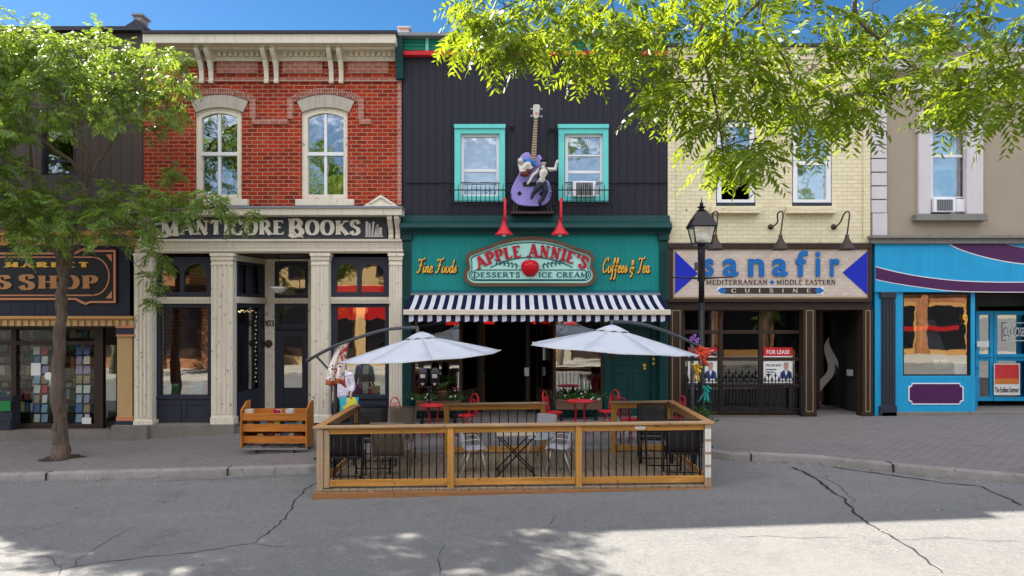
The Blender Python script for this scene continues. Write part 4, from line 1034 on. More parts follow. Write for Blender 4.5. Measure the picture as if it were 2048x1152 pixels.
# carved oval sign
s = thing('carved_sign', 'carved mint oval sign with red apple reading Apple Annie\'s Desserts Ice Cream', 'sign', P(1060, 525, 16.8))
def oval(o, n=22):                                        # low lozenge with an arched top and rounded shoulders
    pts = []
    c, top, bot = 1060, 473 + o, 573 - o
    lx = 927 + o
    # right lower lobe
    def arc(cx, cy, rx, ry, a0, a1, k): return [(cx + rx * math.cos(rad(a0 + (a1 - a0) * i / k)), cy - ry * math.sin(rad(a0 + (a1 - a0) * i / k))) for i in range(k + 1)]
    r = []
    r += arc(1168, 550, 25 - o, 23 - o, -90, 52, 10)      # bottom right lobe
    r += arc(1168, 519, 21 - o, 19 - o, -22, 62, 6)       # upper right shoulder
    R_, hw = 210, 98                                       # arched top
    for i in range(1, 12):
        x = hw - 2 * hw * i / 12
        sg = R_ - math.sqrt(R_ * R_ - hw * hw); yy = top + (R_ - math.sqrt(R_ * R_ - x * x)) * (27 - o * .2) / sg
        r.append((c + x, yy))
    l = [(2 * c - a, q) for a, q in r[:17]]
    r += [(a, q) for a, q in reversed(l)]
    return r
Y = 16.8
m = MB(); m.ring(xz(oval(0), Y), xz(oval(7), Y), Y - .05, Y + .08); mk('frame', m, 'rust_wood', s, bev=.012)
m = MB(); m.prism(xz(oval(6), Y), Y, Y + .06); mk('board', m, 'mint', s)
m = MB(); m.ring(xz(oval(11), Y), xz(oval(13), Y), Y - .008, Y - .001); mk('border_line', m, 'sign_green', s); m = MB()
bx = lambda o: [(958 + o, 539 + o), (1162 - o, 539 + o)] + [(1162 + (16 - o) * math.cos(rad(90 - 18 * i)), 549.5 - (10.5 - o) * math.sin(rad(90 - 18 * i))) for i in range(1, 10)] + [(1162 - o, 560 - o), (958 + o, 560 - o)] + [(958 - (16 - o) * math.cos(rad(90 - 18 * i)), 549.5 + (10.5 - o) * math.sin(rad(90 - 18 * i))) for i in range(1, 10)]
m.ring(xz(bx(0), Y), xz(bx(1.6), Y), Y - .012, Y - .002); mk('border_line', m, 'sign_green', s)
# leaf sprays on both sides of the apple
for sg in (-1, 1):
    m = MB(); m.tube([P(1060 + sg * (22 + 42 * t), 532 - 10 * t * (1.5 - t), Y) for t in (0, .33, .66, 1)], .008, 5)
    for i in range(6):
        t = i / 5; cx_, cy_ = 1060 + sg * (25 + 40 * t), 531 - 8 * t
        for q in (-1, 1):
            ang = rad(55 * q - 8); L = 9
            a = (cx_, cy_); tip = (cx_ + sg * L * math.cos(ang), cy_ - L * math.sin(ang) * .8)
            mx, my = (a[0] + tip[0]) / 2, (a[1] + tip[1]) / 2; nx, ny = -(tip[1] - a[1]) * .25, (tip[0] - a[0]) * .25
            m.prism(xz([a, (mx + nx, my + ny), tip, (mx - nx, my - ny)], Y), Y - .01 - .0004 * (i + 7 * (q + 1)), Y - .001)
    mk('leaf_spray', m, 'sign_green', s)
m = MB()
# band between the arched name and the apple
def arcpl(r0, hw, yb, yt):
    def f(u, v):
        x = (u - .5) * 2 * hw; R_ = r0
        ang = math.asin(max(-1, min(1, x / R_))); rr_ = R_ + v * (yb - yt)
        px = 1063 + rr_ * math.sin(ang); py = yb + R_ - rr_ * math.cos(ang)
        return X(px, Y), Z(py, Y)
    return f
a1, a2 = arcpl(178, 88, 509.5, 489.5), None
ar = [a1(.02 + .96 * i / 24, -.2) for i in range(25)]; br = [a1(.02 + .96 * i / 24, -.3) for i in range(25)]
for i in range(24): m.prism([br[i], br[i + 1], ar[i + 1], ar[i]], Y - .011, Y - .001)
mk('border_line', m, 'sign_green', s); m = MB()
letters(m, 'DESSERTS', line_place(947, 1040, 554.5, 544.5, Y), Y - .016, .014, .17, .08, .26, gap=.1); mk('lettering', m, 'sign_green', s); words('sign_green', s, 'lettering', 'ICE CREAM', line_place(1077, 1175, 554.5, 544.5, Y), Y - .016, .014, .17, .08, .26, gap=.1)
words('sign_red', s, 'lettering', "APPLE ANNIE'S", arcpl(232, 106, 513, 490), Y - .034, .032, .27, .11, .36, gap=.13, scale={0: 1.0, 6: 1.12})
m = MB(); ap = []
for i in range(14):
    t = math.pi * i / 13; r_ = math.sin(t) * (1 + .2 * math.cos(t)); ap.append((r_ * .225, math.cos(t) * .225 - .05 * math.exp(-(r_ / .35) ** 2) * (1 if t < 1.6 else -.5)))
m.lathe(ap, (X(1060, Y), Y - .0, Z(537, Y)), 20); a_ = mk('apple', m, 'apple_red', s, smooth=True)
m = MB(); m.tube([P(1060, 521, Y - .06), P(1059, 516, Y - .06), P(1056, 511, Y - .06)], .012, 6); mk('stem', m, 'sign_green', a_)

def script_text(name, label, text, px0, px1, base, cap):
    t = thing(name, label, 'lettering', P((px0 + px1) / 2, base, 16.88))
    words('gold', t, 'face', text, line_place(px0, px1, base, cap, 16.88, .1), 16.862, .02, .125, .075, 0, SCR, gap=.03, shear=.22)
    words('brown', t, 'backing', text, line_place(px0 + 1.5, px1 + 1.5, base + 1.5, cap + 1.5, 16.88, .1), 16.884, .012, .2, .13, 0, SCR, gap=.03, shear=.22)
script_text('script_lettering', 'gold script lettering reading Fine Foods on the teal fascia', 'Fine Foods', 833, 912, 545, 519)
script_text('script_lettering', 'gold script lettering reading Coffees & Tea on the teal fascia', 'Coffees & Tea', 1204, 1298, 545, 517)

# striped awning
def awning():
    a = thing('striped_awning', 'navy and white striped awning with scalloped valance over the parlour door', 'awning', P(1075, 600, 16.9))
    n = 57; yt, yb = 16.84, 15.85; xa, xb = X(822, 16.9), X(1320, 16.9); za, zb = Z(590, 16.84), Z(620, 15.85)
    m = MB(); v = MB(); m_ = []
    for i in range(n):
        a0 = xa + (xb - xa) * i / n; a1_ = xa + (xb - xa) * (i + 1) / n; mi = i % 2
        for j in range(6):
            t0, t1 = j / 6, (j + 1) / 6; sag = lambda t: -.03 * math.sin(math.pi * t)
            m.poly([(a0, yt + (yb - yt) * t1, za + (zb - za) * t1 + sag(t1)), (a1_, yt + (yb - yt) * t1, za + (zb - za) * t1 + sag(t1)), (a1_, yt + (yb - yt) * t0, za + (zb - za) * t0 + sag(t0)), (a0, yt + (yb - yt) * t0, za + (zb - za) * t0 + sag(t0))], mi)
        zt_ = Z(629, 15.83)
        K = 4
        for j in range(K):
            p, q = a0 + (a1_ - a0) * j / K, a0 + (a1_ - a0) * (j + 1) / K
            sc = lambda x: Z(641.5, 15.83) - .028 * abs(math.sin(math.pi * (x - xa) / (a1_ - a0) / 2.0)) 
            wv = lambda x: 15.84 + .012 * math.sin(x * 9) 
            v.poly([(p, wv(p), sc(p)), (q, wv(q), sc(q)), (q, 15.84, zt_), (p, 15.84, zt_)], mi)
    mk('canopy', m, ['awn_navy', 'awn_white'], a, recalc=False); mk('valance', v, ['awn_navy', 'awn_white'], a, recalc=False)
    m = MB(); m.box(xa - .015, xb + .015, 15.78, 15.86, Z(630, 15.8), Z(619, 15.8)); mk('front_bar', m, 'cream', a, bev=.015)
    m = MB(); m.tube([(xa, yt + .05, za), (xb, yt + .05, za)], .06, 10); mk('roller', m, 'grey_metal', a, smooth=True)
    for x in (xa + .4, xb - .4):
        m = MB(); m.bar((x, 16.9, za - .15), (x + .2, 16.4, za - .35), .04); m.bar((x + .2, 16.4, za - .35), (x, 15.86, zb - .03), .035); mk('arm', m, 'grey_metal', a)
awning()

# gooseneck lamps
def red_lamp(px, label):
    t = thing('gooseneck_lamp', label, 'wall lamp', P(px, 455, 16.6), group='red gooseneck lamps over the carved sign')
    Y0 = 16.2
    m = MB(); m.tube([(X(px, 16.8), 16.86, Z(441, 16.8)), (X(px, 16.6), 16.7, Z(442, 16.7)), P(px, 420, 16.4), P(px, 402, 16.3), P(px, 398, Y0 + .02), P(px, 404, Y0 - .03), P(px, 430, Y0 - .03), P(px - 1, 442, Y0 - .02)], .034, 8); mk('arm', m, 'red', t, smooth=True)
    c = P(px - 2, 470, Y0)
    m = MB(); m.lathe([(.22, 0), (.218, .012), (.14, .1), (.065, .22), (.045, .3), (.05, .33), (.0, .34)], c, 20); m.lathe([(.21, .002), (.0, .03)], c, 20); s_ = mk('shade', m, 'red', t, smooth=True)
    s_.data.polygons.foreach_set('use_smooth', [True] * len(s_.data.polygons))
    m = MB(); m.ball((c[0], c[1], c[2] + .02), .06); mk('bulb', m, 'frosted', s_, smooth=True)
    m = MB(); m.lathe([(.06, -.03), (.06, 0)], (X(px, 16.84), 16.87, Z(441, 16.84)), 14, 0, 'y'); mk('wall_plate', m, 'red', t)
red_lamp(1010, 'red cone lamp on an upright stem above the word Apple on the oval sign')
red_lamp(1122, 'red cone lamp on an upright stem above the word Annie\'s on the oval sign')
def brown_lamp(mx, sx, label):
    t = thing('gooseneck_lamp', label, 'wall lamp', P(mx, 455, 17), group='brown gooseneck lamps over the tiled sign')
    Y0 = 16.35
    pts = spline([P(mx, 454, 16.97), P(mx + 6, 452, 16.85), P(mx + 14, 444, 16.75), P(sx - 6, 428, 16.55), P(sx + 1, 423, 16.45), P(sx + 5, 428, 16.38), P(sx + 3, 448, Y0), P(sx, 470, Y0)], 5)
    m = MB(); m.tube(pts, .018, 8); mk('arm', m, 'bronze', t, smooth=True)
    c = P(sx, 500, Y0); m = MB(); m.lathe([(.19, 0), (.187, .03), (.16, .08), (.09, .2), (.05, .28), (.045, .36), (.0, .37)], c, 20); m.lathe([(.18, .002), (.0, .04)], c, 20); s_ = mk('shade', m, 'bronze', t, smooth=True)
    m = MB(); m.lathe([(.0, -.06), (.05, -.06), (.07, -.02), (.07, 0)], (X(mx), 16.995, Z(454)), 14, 0, 'y'); mk('wall_plate', m, 'bronze', t, smooth=True)
brown_lamp(1413, 1431, 'brown bell gooseneck lamp partly hidden behind the street lantern')
brown_lamp(1541, 1561, 'brown bell gooseneck lamp between the two yellow brick windows\' sills, middle of three')
brown_lamp(1667, 1694, 'brown bell gooseneck lamp nearest the tan stucco building')
for px, py, lb in ((1024, 257, 'left'), (1105, 262, 'right')):
    t = thing('spot_lamp', 'small black spotlight beside the left aqua window' if lb == 'left' else 'small black twin spotlight beside the right aqua window', 'spotlight', P(px, py, 16.95))
    m = MB(); m.lathe([(.0, -.06), (.05, -.05), (.05, 0)], P(px, py - 4, 16.99), 10, 0, 'y'); m.tube([P(px, py - 4, 16.93), P(px, py, 16.85)], .015, 6); mk('bracket', m, 'black', t)
    for sg in ((0,) if lb == 'left' else (-1, 1)):
        m = MB(); c = P(px + 8 * sg, py + 2, 16.83); m.tube([(c[0], c[1] + .06, c[2] + .03), (c[0], c[1] - .02, c[2]), (c[0], c[1] - .07, c[2] - .03)], [.02, .035, .05], 8); mk('lamp_head', m, 'black', t)

# wrought iron window guards
def guard(px0, px1, label):
    t = thing('window_guard', label, 'window guard', P((px0 + px1) / 2, 410, 16.7), group='wrought iron guards on the aqua windows')
    Y = 16.62; m = MB()
    a, e = X(px0, Y), X(px1, Y); zt_, zb = Z(380, Y), Z(409, Y)
    m.tube([(a, Y, zt_), (e, Y, zt_)], .014, 6); m.tube([(a + .08, Y, zb), (e - .08, Y, zb)], .014, 6)
    for x in (a, e): m.tube([(x, Y, zt_), (x, 16.97, zt_)], .012, 6); m.tube([(x + (.08 if x == a else -.08), Y, zb), (x, 16.97, zb)], .012, 6)
    for x, sg in ((a, -1), (e, 1)):
        m.tube([(x + sg * .09 * math.sin(u * 4.2) * (1 - .25 * u), Y, zt_ - .02 - .33 * u) for u in [i / 10 for i in range(11)]], .012, 6)
        m.tube([(x + sg * (.05 + .05 * math.cos(u)), Y, zt_ + .08 + .05 * math.sin(u)) for u in [i * .6 for i in range(11)]], .01, 6)
    mk('frame', m, 'black', t, smooth=True)
    m = MB(); n = 12
    for i in range(n):
        x = a + .12 + (e - a - .24) * i / (n - 1)
        m.tube([(x, Y, zb), (x, Y, zt_ + .06), (x + .012, Y, zt_ + .16)], [.009, .009, .003], 6)
        if 0 < i < n: m.tube([(x - .05 + .05 * math.cos(u), Y - .01, zb + .06 + .04 * math.sin(u)) for u in [j * .63 for j in range(11)]], .007, 5)
    mk('picket', m, 'black', t, smooth=True)
guard(898, 1016, 'black wrought iron guard below the left aqua framed window')
guard(1106, 1228, 'black wrought iron guard below the right aqua framed window')

# giant guitar sculpture
def guitar():
    g = thing('guitar_sculpture', 'giant lilac guitar sculpture with two painted musician figures on the charcoal wall', 'sculpture', P(1062, 415, 16.7))
    Y = 16.72
    right = [(1062, 412), (1084, 411), (1098, 402), (1103, 388), (1101, 372), (1094, 356), (1086, 340), (1082, 328), (1084, 316), (1078, 309), (1072, 314)]
    left = [(1068, 320), (1062, 310), (1056, 304), (1046, 307), (1039, 316), (1038, 330), (1040, 342), (1032, 358), (1024, 374), (1021, 390), (1027, 402), (1040, 410), (1062, 412)]
    pts = spline(right + left, 3)[:-1]
    m = MB(); m.prism(xz(pts, Y), Y, Y + .14); mk('body', m, 'lilac_body', g, bev=.02)
    m = MB(); m.r(1046, 1073, 364, 372, Y - .03, .03); 
    for cx, cy in ((1039, 387), (1083, 388)): m.prism(xz([(cx, cy - 5), (cx + 5, cy), (cx, cy + 5), (cx - 5, cy)], Y), Y - .012, Y)
    mk('bridge', m, 'black_gloss', g)
    m = MB(); m.prism(xz([(1061, 326), (1072, 326), (1075, 238), (1068, 238)], Y - .03), Y - .05, Y + .02); n_ = mk('neck', m, 'fret', g)
    m = MB()
    for i in range(16):
        t = i / 15; py = 242 + 78 * t; m.prism(xz([(1068 - 6.3 * t, py), (1075 - 2.6 * t, py), (1075 - 2.6 * t, py + 1), (1068 - 6.3 * t, py + 1)], Y - .03), Y - .058, Y - .05)
    mk('fret', m, 'sil', n_)
    m = MB(); m.prism(xz([(1068, 238), (1075, 238), (1078, 232), (1080, 212), (1076, 210), (1069, 210), (1066, 212), (1066, 232)], Y), Y - .06, Y); h = mk('headstock', m, 'sil', g, bev=.01)
    m = MB()
    for px, py in ((1063, 218), (1063, 232), (1083, 218), (1083, 233)): m.tube([P(px, py, Y - .03), P(1073, py, Y - .03)], .012, 6); m.ball(P(px, py, Y - .03), .025, 8)
    mk('tuning_peg', m, 'sil', h)
    m = MB(); m.prism(xz([(1069, 226), (1077, 226), (1075, 231), (1071, 231)], Y), Y - .066, Y - .06); mk('inlay', m, 'salmon', h)
    # standing musician in cap, vest and boots
    q = lambda px, py, dy=0: P(px, py, Y - .12 - dy)
    def limbs(lst):
        m = MB()
        for a, c, ra, rc_ in lst: m.cap(a, c, ra * 1.32, rc_ * 1.32, 8)
        return m
    bod = limbs([(q(1087, 345), q(1083, 362), .1, .085), (q(1086, 336), q(1087, 331), .035, .035), (q(1094, 339), q(1110, 339), .045, .035), (q(1110, 339), q(1113, 326), .035, .025), (q(1113, 326, .01), q(1115, 321), .03, .02), (q(1112, 324), q(1118, 323), .012, .01),
                 (q(1079, 340), q(1066, 350, .05), .045, .036), (q(1066, 350, .05), q(1058, 364, .08), .034, .024), (q(1058, 364, .08), q(1055, 368, .08), .026, .02), (q(1080, 364), q(1074, 378, .06), .06, .045), (q(1088, 364), q(1091, 382, .02), .06, .045)])
    bod.ball(q(1087, 325), (.072, .07, .085), 10); bod.ball(q(1087, 327, .06), (.012, .015, .015), 6)
    f1 = remesh(mk('musician_figure', bod, 'sil', g, smooth=True), .011, 3); f1['label'] = 'dancing figure in a cap and dark vest'
    m = MB(); c = q(1087, 322); m.ball(c, (.082, .082, .06), 12); m.lathe([(.0, 0), (.09, .0), (.09, .014), (.0, .014)], (c[0], c[1] - .04, c[2] - .01), 12); mk('cap', m, 'black_gloss', f1, smooth=True)
    m = limbs([(q(1082, 341, .02), q(1080, 356, .02), .055, .06), (q(1092, 341, .02), q(1090, 356, .02), .055, .06)]); remesh(mk('vest', m, 'black', f1, smooth=True), .012, 2)
    m = limbs([(q(1082, 364), q(1074, 378, .06), .068, .055), (q(1074, 378, .06), q(1066, 388, .05), .055, .04), (q(1066, 388, .05), q(1063, 396, .07), .04, .03), (q(1087, 364), q(1091, 382, .02), .068, .055), (q(1091, 382, .02), q(1086, 396), .055, .04), (q(1086, 396), q(1079, 405, .03), .042, .035), (q(1079, 405, .03), q(1081, 410, .03), .035, .03)])
    remesh(mk('trousers', m, 'navy_fascia', f1, smooth=True), .012, 2)
    # second musician bent over a small guitar
    bod = limbs([(q(1056, 330), q(1048, 338), .085, .075), (q(1046, 324), q(1039, 330), .045, .04), (q(1039, 330), q(1042, 344, .05), .036, .028), (q(1062, 336, .03), q(1053, 345, .06), .042, .03), (q(1046, 343, .06), q(1052, 345, .08), .03, .024)])
    bod.ball(q(1041, 322, .04), (.075, .075, .085), 10)
    f2 = remesh(mk('musician_figure', bod, 'sil', g, smooth=True), .011, 3); f2['label'] = 'bent figure holding a small guitar'
    m = limbs([(q(1050, 322, .02), q(1064, 324, .02), .045, .05), (q(1064, 324, .02), q(1070, 330, .03), .04, .03)]); remesh(mk('jacket', m, 'letter_blue', f2, smooth=True), .012, 2)
    m = MB(); m.ball(q(1049, 348, .09), (.12, .035, .075), 12); m.ball(q(1058, 342, .09), (.08, .035, .06), 12); m.bar(q(1060, 340, .1), q(1078, 332, .1), .03, .02); mk('small_guitar', m, rgb('dark_red_lacquer', (.09, .02, .015), .3), f2, smooth=True)
    m = MB()
    for a, c in ((1029, 1026), (1035, 1032), (1094, 1097), (1100, 1104)): m.tube([P(a, 405, Y + .05), P(c, 424, Y - .05)], .012, 6)
    m.box(X(1022, Y), X(1107, Y), Y - .1, Y + .2, Z(428, Y), Z(424, Y)); mk('stand', m, 'bronze', g)
guitar()

# ================================================================== yellow brick restaurant
def restaurant():
    b = thing('yellow_brick_building', 'two storey painted yellow brick restaurant with dark brown shopfront', 'building', (X(1540), 17, 0))
    x0, x1, zt = X(1335.5), X(1741), Z(92)
    hs = [hp(1432, 1511, 240, 412), hp(1584, 1664, 240, 412)]
    m = MB(); facade(m, x0, x1, Z(500), zt, hs, YF, .12); shell(m, x0 + .01, x1 - .01, -.3, zt - .02, YF + .12)
    for i, (t, bt) in enumerate(((92, 106), (106, 118), (118, 128))): m.r(1336, 1741, t, bt, 16.86 + .04 * i, .3 - .04 * i)
    for k in range(1345, 1735, 16): m.r(k, k + 8, 128, 138, 16.955, .05)
    m.r(1336, 1350, 150, 488, 16.96, .05); m.r(1727, 1741, 150, 488, 16.96, .05)
    mk('wall', m, 'yellow_brick', b)
    m = MB(); m.r(1334, 1742, 86, 92, 16.8, .4); mk('roof_flashing', m, 'dark_flashing', b)
    room(b, x0 + .1, x1 - .1, Z(480), zt - .3, 17.3, 21); room(b, X(1345), X(1738), .2, Z(600), 17.5, 22)
    for k, (a, e) in enumerate(((1432, 1511), (1584, 1664))):
        m = MB(); cx = (a + e) / 2; N = 15
        for i in range(N):
            t0 = rad(-22 + 44 * i / N) + .006; t1 = rad(-22 + 44 * (i + 1) / N) - .006; f = lambda r_, t: (X(cx + r_ * math.sin(t), 16.97), Z(342 - r_ * math.cos(t), 16.97))
            m.prism([f(106, t0), f(106, t1), f(126, t1), f(126, t0)], 16.97, 17.03)
        mk('brick_arch', m, 'yellow_brick', b, bev=.004)
        m = MB(); m.r(a + 2, e - 2, 238, 246, 17.03, .1); m.r(a, e, 405, 412, 17.0, .1); mk('window_frame', m, 'slate', b)
        w = sash_window(b, a + 2, e - 2, 245, 408, 326 if k else 342, 'white', 9, 17.02, glass='glass_up', open_below=(k == 0), sill=(a - 9, e + 11, 413, 426), sillmat='yellow_brick')
    m = MB(); m.r(1592, 1656, 252, 325, 17.2, .01); tag(mk('window_blind', m, 'curtain'), 'pale blue roller blind in the right window of the yellow brick building', 'blind')
    m = MB(); m.r(1592, 1656, 342, 400, 17.25, .01); m.r(1592, 1656, 338, 342, 17.22, .03); tag(mk('window_screen', m, 'blind'), 'grey sheet hung behind the lower right window of the yellow brick building', 'curtain')
    # shopfront
    m = MB(); m.r(1336, 1744, 486, 497, 16.84, .18); m.r(1336, 1346, 497, 600, 16.86, .2); m.r(1737, 1744, 497, 600, 16.86, .2); m.r(1336, 1744, 597, 604, 16.8, .2); m.r(1338, 1743, 604, 620, 16.9, .2)
    mk('header', m, 'brown', b, bev=.008)
    for a, e in ((1339, 1366), (1607, 1632), (1726, 1746)):
        m = MB(); m.r(a, e, 620, 836, 16.9, .3); m.r(a - 2, e + 2, 826, 838, 16.87, .3); p = mk('pilaster', m, 'brown', b, bev=.006)
        m = MB(); rect_ring(m, (a + 5, e - 5, 617 + 3, 824), (a + 6.6, e - 6.6, 622, 822), 16.885, .02); mk('trim_line', m, 'gold_dull', p)
    Y = 17.12; m = MB()
    cols = [1366, 1442, 1522, 1606]; rows = [619, 664, 718, 772, 826]
    for c in cols: m.r(c - 4, c + 4, 616, 830, Y, .08)
    for a, e in zip(cols, cols[1:]):
        for r_ in rows: m.r(a + 4, e - 4, r_ - 3.5, r_ + 3.5, Y + .004, .07)
    w = mk('glazed_door', m, 'brown', b, bev=.005)
    g = MB(); g.r(1367, 1605, 618, 828, Y + .04, .006); mk('pane', g, 'glass_dark', w)
    # side entrance recess: flame etched door, wall with letter box
    fz = Z(832, 17.0)
    m = MB(); slab(m, (X(1728, 17), 17.0), (X(1706, 18.3), 18.3), fz, 3.3, -.1); m.box(X(1606), X(1740), 17.0, 18.5, 3.2, 3.3); slab(m, (X(1632), 17.0), (X(1634, 18.3), 18.3), fz, 3.3, .1); mk('recess_wall', m, 'brown', b)
    m = MB(); m.box(X(1336), X(1745), 16.95, 18.5, -.2, fz); mk('threshold', m, 'plinth', b)
    m = MB(); Yd = 18.1; rect_ring(m, (1634, 1706, 618, 828), (1640, 1700, 624, 820), Yd, .06); d = mk('door', m, 'brown', b)
    g = MB(); g.r(1638, 1702, 622, 822, Yd + .02, .006); mk('pane', g, 'glass', d)
    fl = [(1658.2, 673.8), (1648.8, 691.1), (1650.3, 708.5), (1656.0, 728.0), (1655.3, 741.0), (1649.5, 750.8), (1635.8, 764.9), (1633.0, 784.5), (1633.0, 806.1), (1642.3, 807.2), (1638.6, 791.0), (1644.5, 777.9), (1657.5, 762.8), (1667.3, 749.7), (1670.5, 728.0), (1676.0, 735.6), (1676.0, 721.5), (1665.1, 702.0), (1658.6, 686.8)]
    m = MB(); pts = spline(fl + [fl[0]], 2)[:-1]; m.prism(xz(pts, Yd), Yd + .008, Yd + .018); mk('flame_emblem', m, rgb('etched_grey', (.3, .29, .27), .5), d)
    m = MB(); m.box(X(1712, 17.9) - .12, X(1712, 17.9) + .05, 17.75, 18.02, 1.85, 2.0); mk('letter_box', m, 'black', b)
    m = MB(); m.box(X(1690, 17.8) + .05, X(1690, 17.8) + .16, 17.7, 17.82, 1.42, 1.58); mk('intercom', m, 'lilac', b)
restaurant()
s = thing('restaurant_sign', 'tan tiled sign with blue letters reading sanafir between two blue triangles', 'sign', P(1541, 547, 16.9))
Y = 16.9
m = MB(); m.r(1346, 1738, 497, 596, Y, .08); mk('board', m, 'tile', s)
m = MB(); rect_ring(m, (1345, 1739, 496, 597), (1348.5, 1735.5, 499.5, 593.5), Y - .02, .018); mk('frame', m, 'gold_dull', s)
m = MB(); m.prism(xz([(1350, 503), (1350, 588), (1396, 547)], Y), Y - .012, Y - .001); mk('triangle', m, 'bluepale', s); m = MB(); m.prism(xz([(1735, 502), (1735, 590), (1685, 545)], Y), Y - .012, Y - .001); mk('triangle', m, 'bluepale', s)
m = MB()
for ch, a, e, t in (('s', 1408, 1428, 517), ('a', 1446, 1477, 517), ('n', 1497, 1529, 517), ('a', 1545, 1576, 517), ('f', 1592, 1616, 501), ('i', 1632, 1641, 503), ('r', 1661, 1680, 517)): sans(m, ch, a, e, 553, t, Y - .045, .04, weight=.022)
mk('lettering', m, 'letter_blue', s)
m = MB(); letters(m, 'MEDITERRANEAN', line_place(1412, 1535, 569, 559.5, Y), Y - .012, .01, .12, .07, .2, gap=.1); mk('lettering', m, 'bronze', s); words('bronze', s, 'lettering', 'MIDDLE EASTERN', line_place(1553, 1671, 569, 559.5, Y), Y - .012, .01, .12, .07, .2, gap=.1)
m = MB(); m.r(1436, 1647, 573.5, 589, Y - .006, .005)
for c in (1444, 1638): m.prism(xz([(c - 13, 581), (c, 572), (c + 13, 581), (c, 590)], Y), Y - .01, Y - .001)
mk('cuisine_panel', m, 'white_paint', s)
m = MB(); m.r(1448, 1634, 575, 587.5, Y - .013, .006); mk('cuisine_ground', m, 'bronze', s)
for c in (1444, 1638): m = MB(); m.prism(xz([(c - 10, 581), (c, 574), (c + 10, 581), (c, 588)], Y), Y - .018, Y - .011); mk('diamond', m, 'letter_blue', s)
m = MB(); m.prism(xz([(1544, 560), (1549, 564.5), (1544, 569), (1539, 564.5)], Y), Y - .014, Y - .001); mk('diamond', m, 'letter_blue', s)
m = MB(); letters(m, 'CUISINE', line_place(1462, 1621, 585, 577.5, Y), Y - .022, .009, .16, .09, .22, gap=1.3); mk('lettering', m, 'cream', s)

def lease_sign(px0, label, flip):
    Y = 17.142; t = thing('lease_sign', label, 'sign', P(px0 + 30, 760, Y), group='real estate signs in the restaurant window')
    m = MB(); m.r(px0, px0 + 58, 695, 766, Y, .01); mk('board', m, 'white_paint', t)
    m = MB(); m.r(px0, px0 + 58, 695, 712, Y - .004, .003); mk('red_band', m, 'red', t)
    m = MB(); sans(m, 'FOR LEASE', px0 + 6, px0 + 52, 708, 700, Y - .007, .002, weight=.015); mk('lettering', m, 'white_paint', t)
    m = MB(); sans(m, 'DAN', px0 + 4, px0 + 22, 722, 714, Y - .003, .002, weight=.01); sans(m, '705.329.4555', px0 + 4, px0 + 36, 733, 728, Y - .003, .002, weight=.02)
    for i in range(3): m.r(px0 + 4, px0 + 26 - 4 * i, 738 + i * 5, 740 + i * 5, Y - .003, .002)
    mk('lettering', m, 'navy_fascia', t)
    cx = px0 + 45; m = MB(); m.prism(xz([(cx - 12, 757), (cx - 11, 745), (cx - 4, 740), (cx + 4, 740), (cx + 11, 745), (cx + 12, 757)], Y), Y - .004, Y - .001); mk('portrait_suit', m, rgb('suit_blue', (.03, .06, .18)), t)
    m = MB(); m.prism(xz([(cx - 3, 741), (cx, 752), (cx + 3, 741)], Y), Y - .006, Y - .0045); mk('portrait_shirt', m, 'white_paint', t)
    m = MB(); m.prism(xz([(cx + 5 * math.cos(a * .628), 733 + 7 * math.sin(a * .628)) for a in range(10)], Y), Y - .0055, Y - .001); mk('portrait_face', m, 'skin', t)
    m = MB(); m.prism(xz([(cx - 5.5, 732), (cx - 4, 725), (cx + 4, 725), (cx + 5.5, 732), (cx + 3, 728.5), (cx - 3, 728.5)], Y), Y - .007, Y - .006); mk('portrait_hair', m, 'hair_grey', t)
lease_sign(1376, 'red and white for lease sign in the restaurant window behind the lamp post', 0)
lease_sign(1527, 'red and white for lease sign in the restaurant window clear of the lamp post', 0)

# iron fence in front of the restaurant window
t = thing('iron_fence', 'low black iron fence with spear points before the restaurant window', 'fence', P(1487, 826, 16.75))
Y = 16.72; m = MB()
for py in (762, 770, 818): m.bar(P(1371, py, Y), P(1604, py, Y), .025)
for px in (1372, 1603): m.bar(P(px, 752, Y), P(px, 828, Y), .05)
mk('rail', m, 'black', t)
m = MB(); n = 33
for i in range(n):
    px = 1376 + 224 * i / (n - 1); x = X(px, Y); zt_ = Z(748 if i % 2 else 755, Y)
    m.tube([(x, Y, Z(822, Y)), (x, Y, zt_ - .06)], .011, 6); m.tube([(x, Y, zt_ - .08), (x, Y, zt_ - .05), (x, Y, zt_ + .05)], [.012, .026, .002], 6)
    m.tube([(x - .035, Y, zt_ - .03), (x, Y, zt_ - .09), (x + .035, Y, zt_ - .03)], .008, 5)
    if i % 2: m.tube([(x + .03 * math.cos(u), Y, Z(790, Y) + .05 * math.sin(u)) for u in [j * .7 for j in range(10)]], .006, 5)
mk('picket', m, 'black', t)

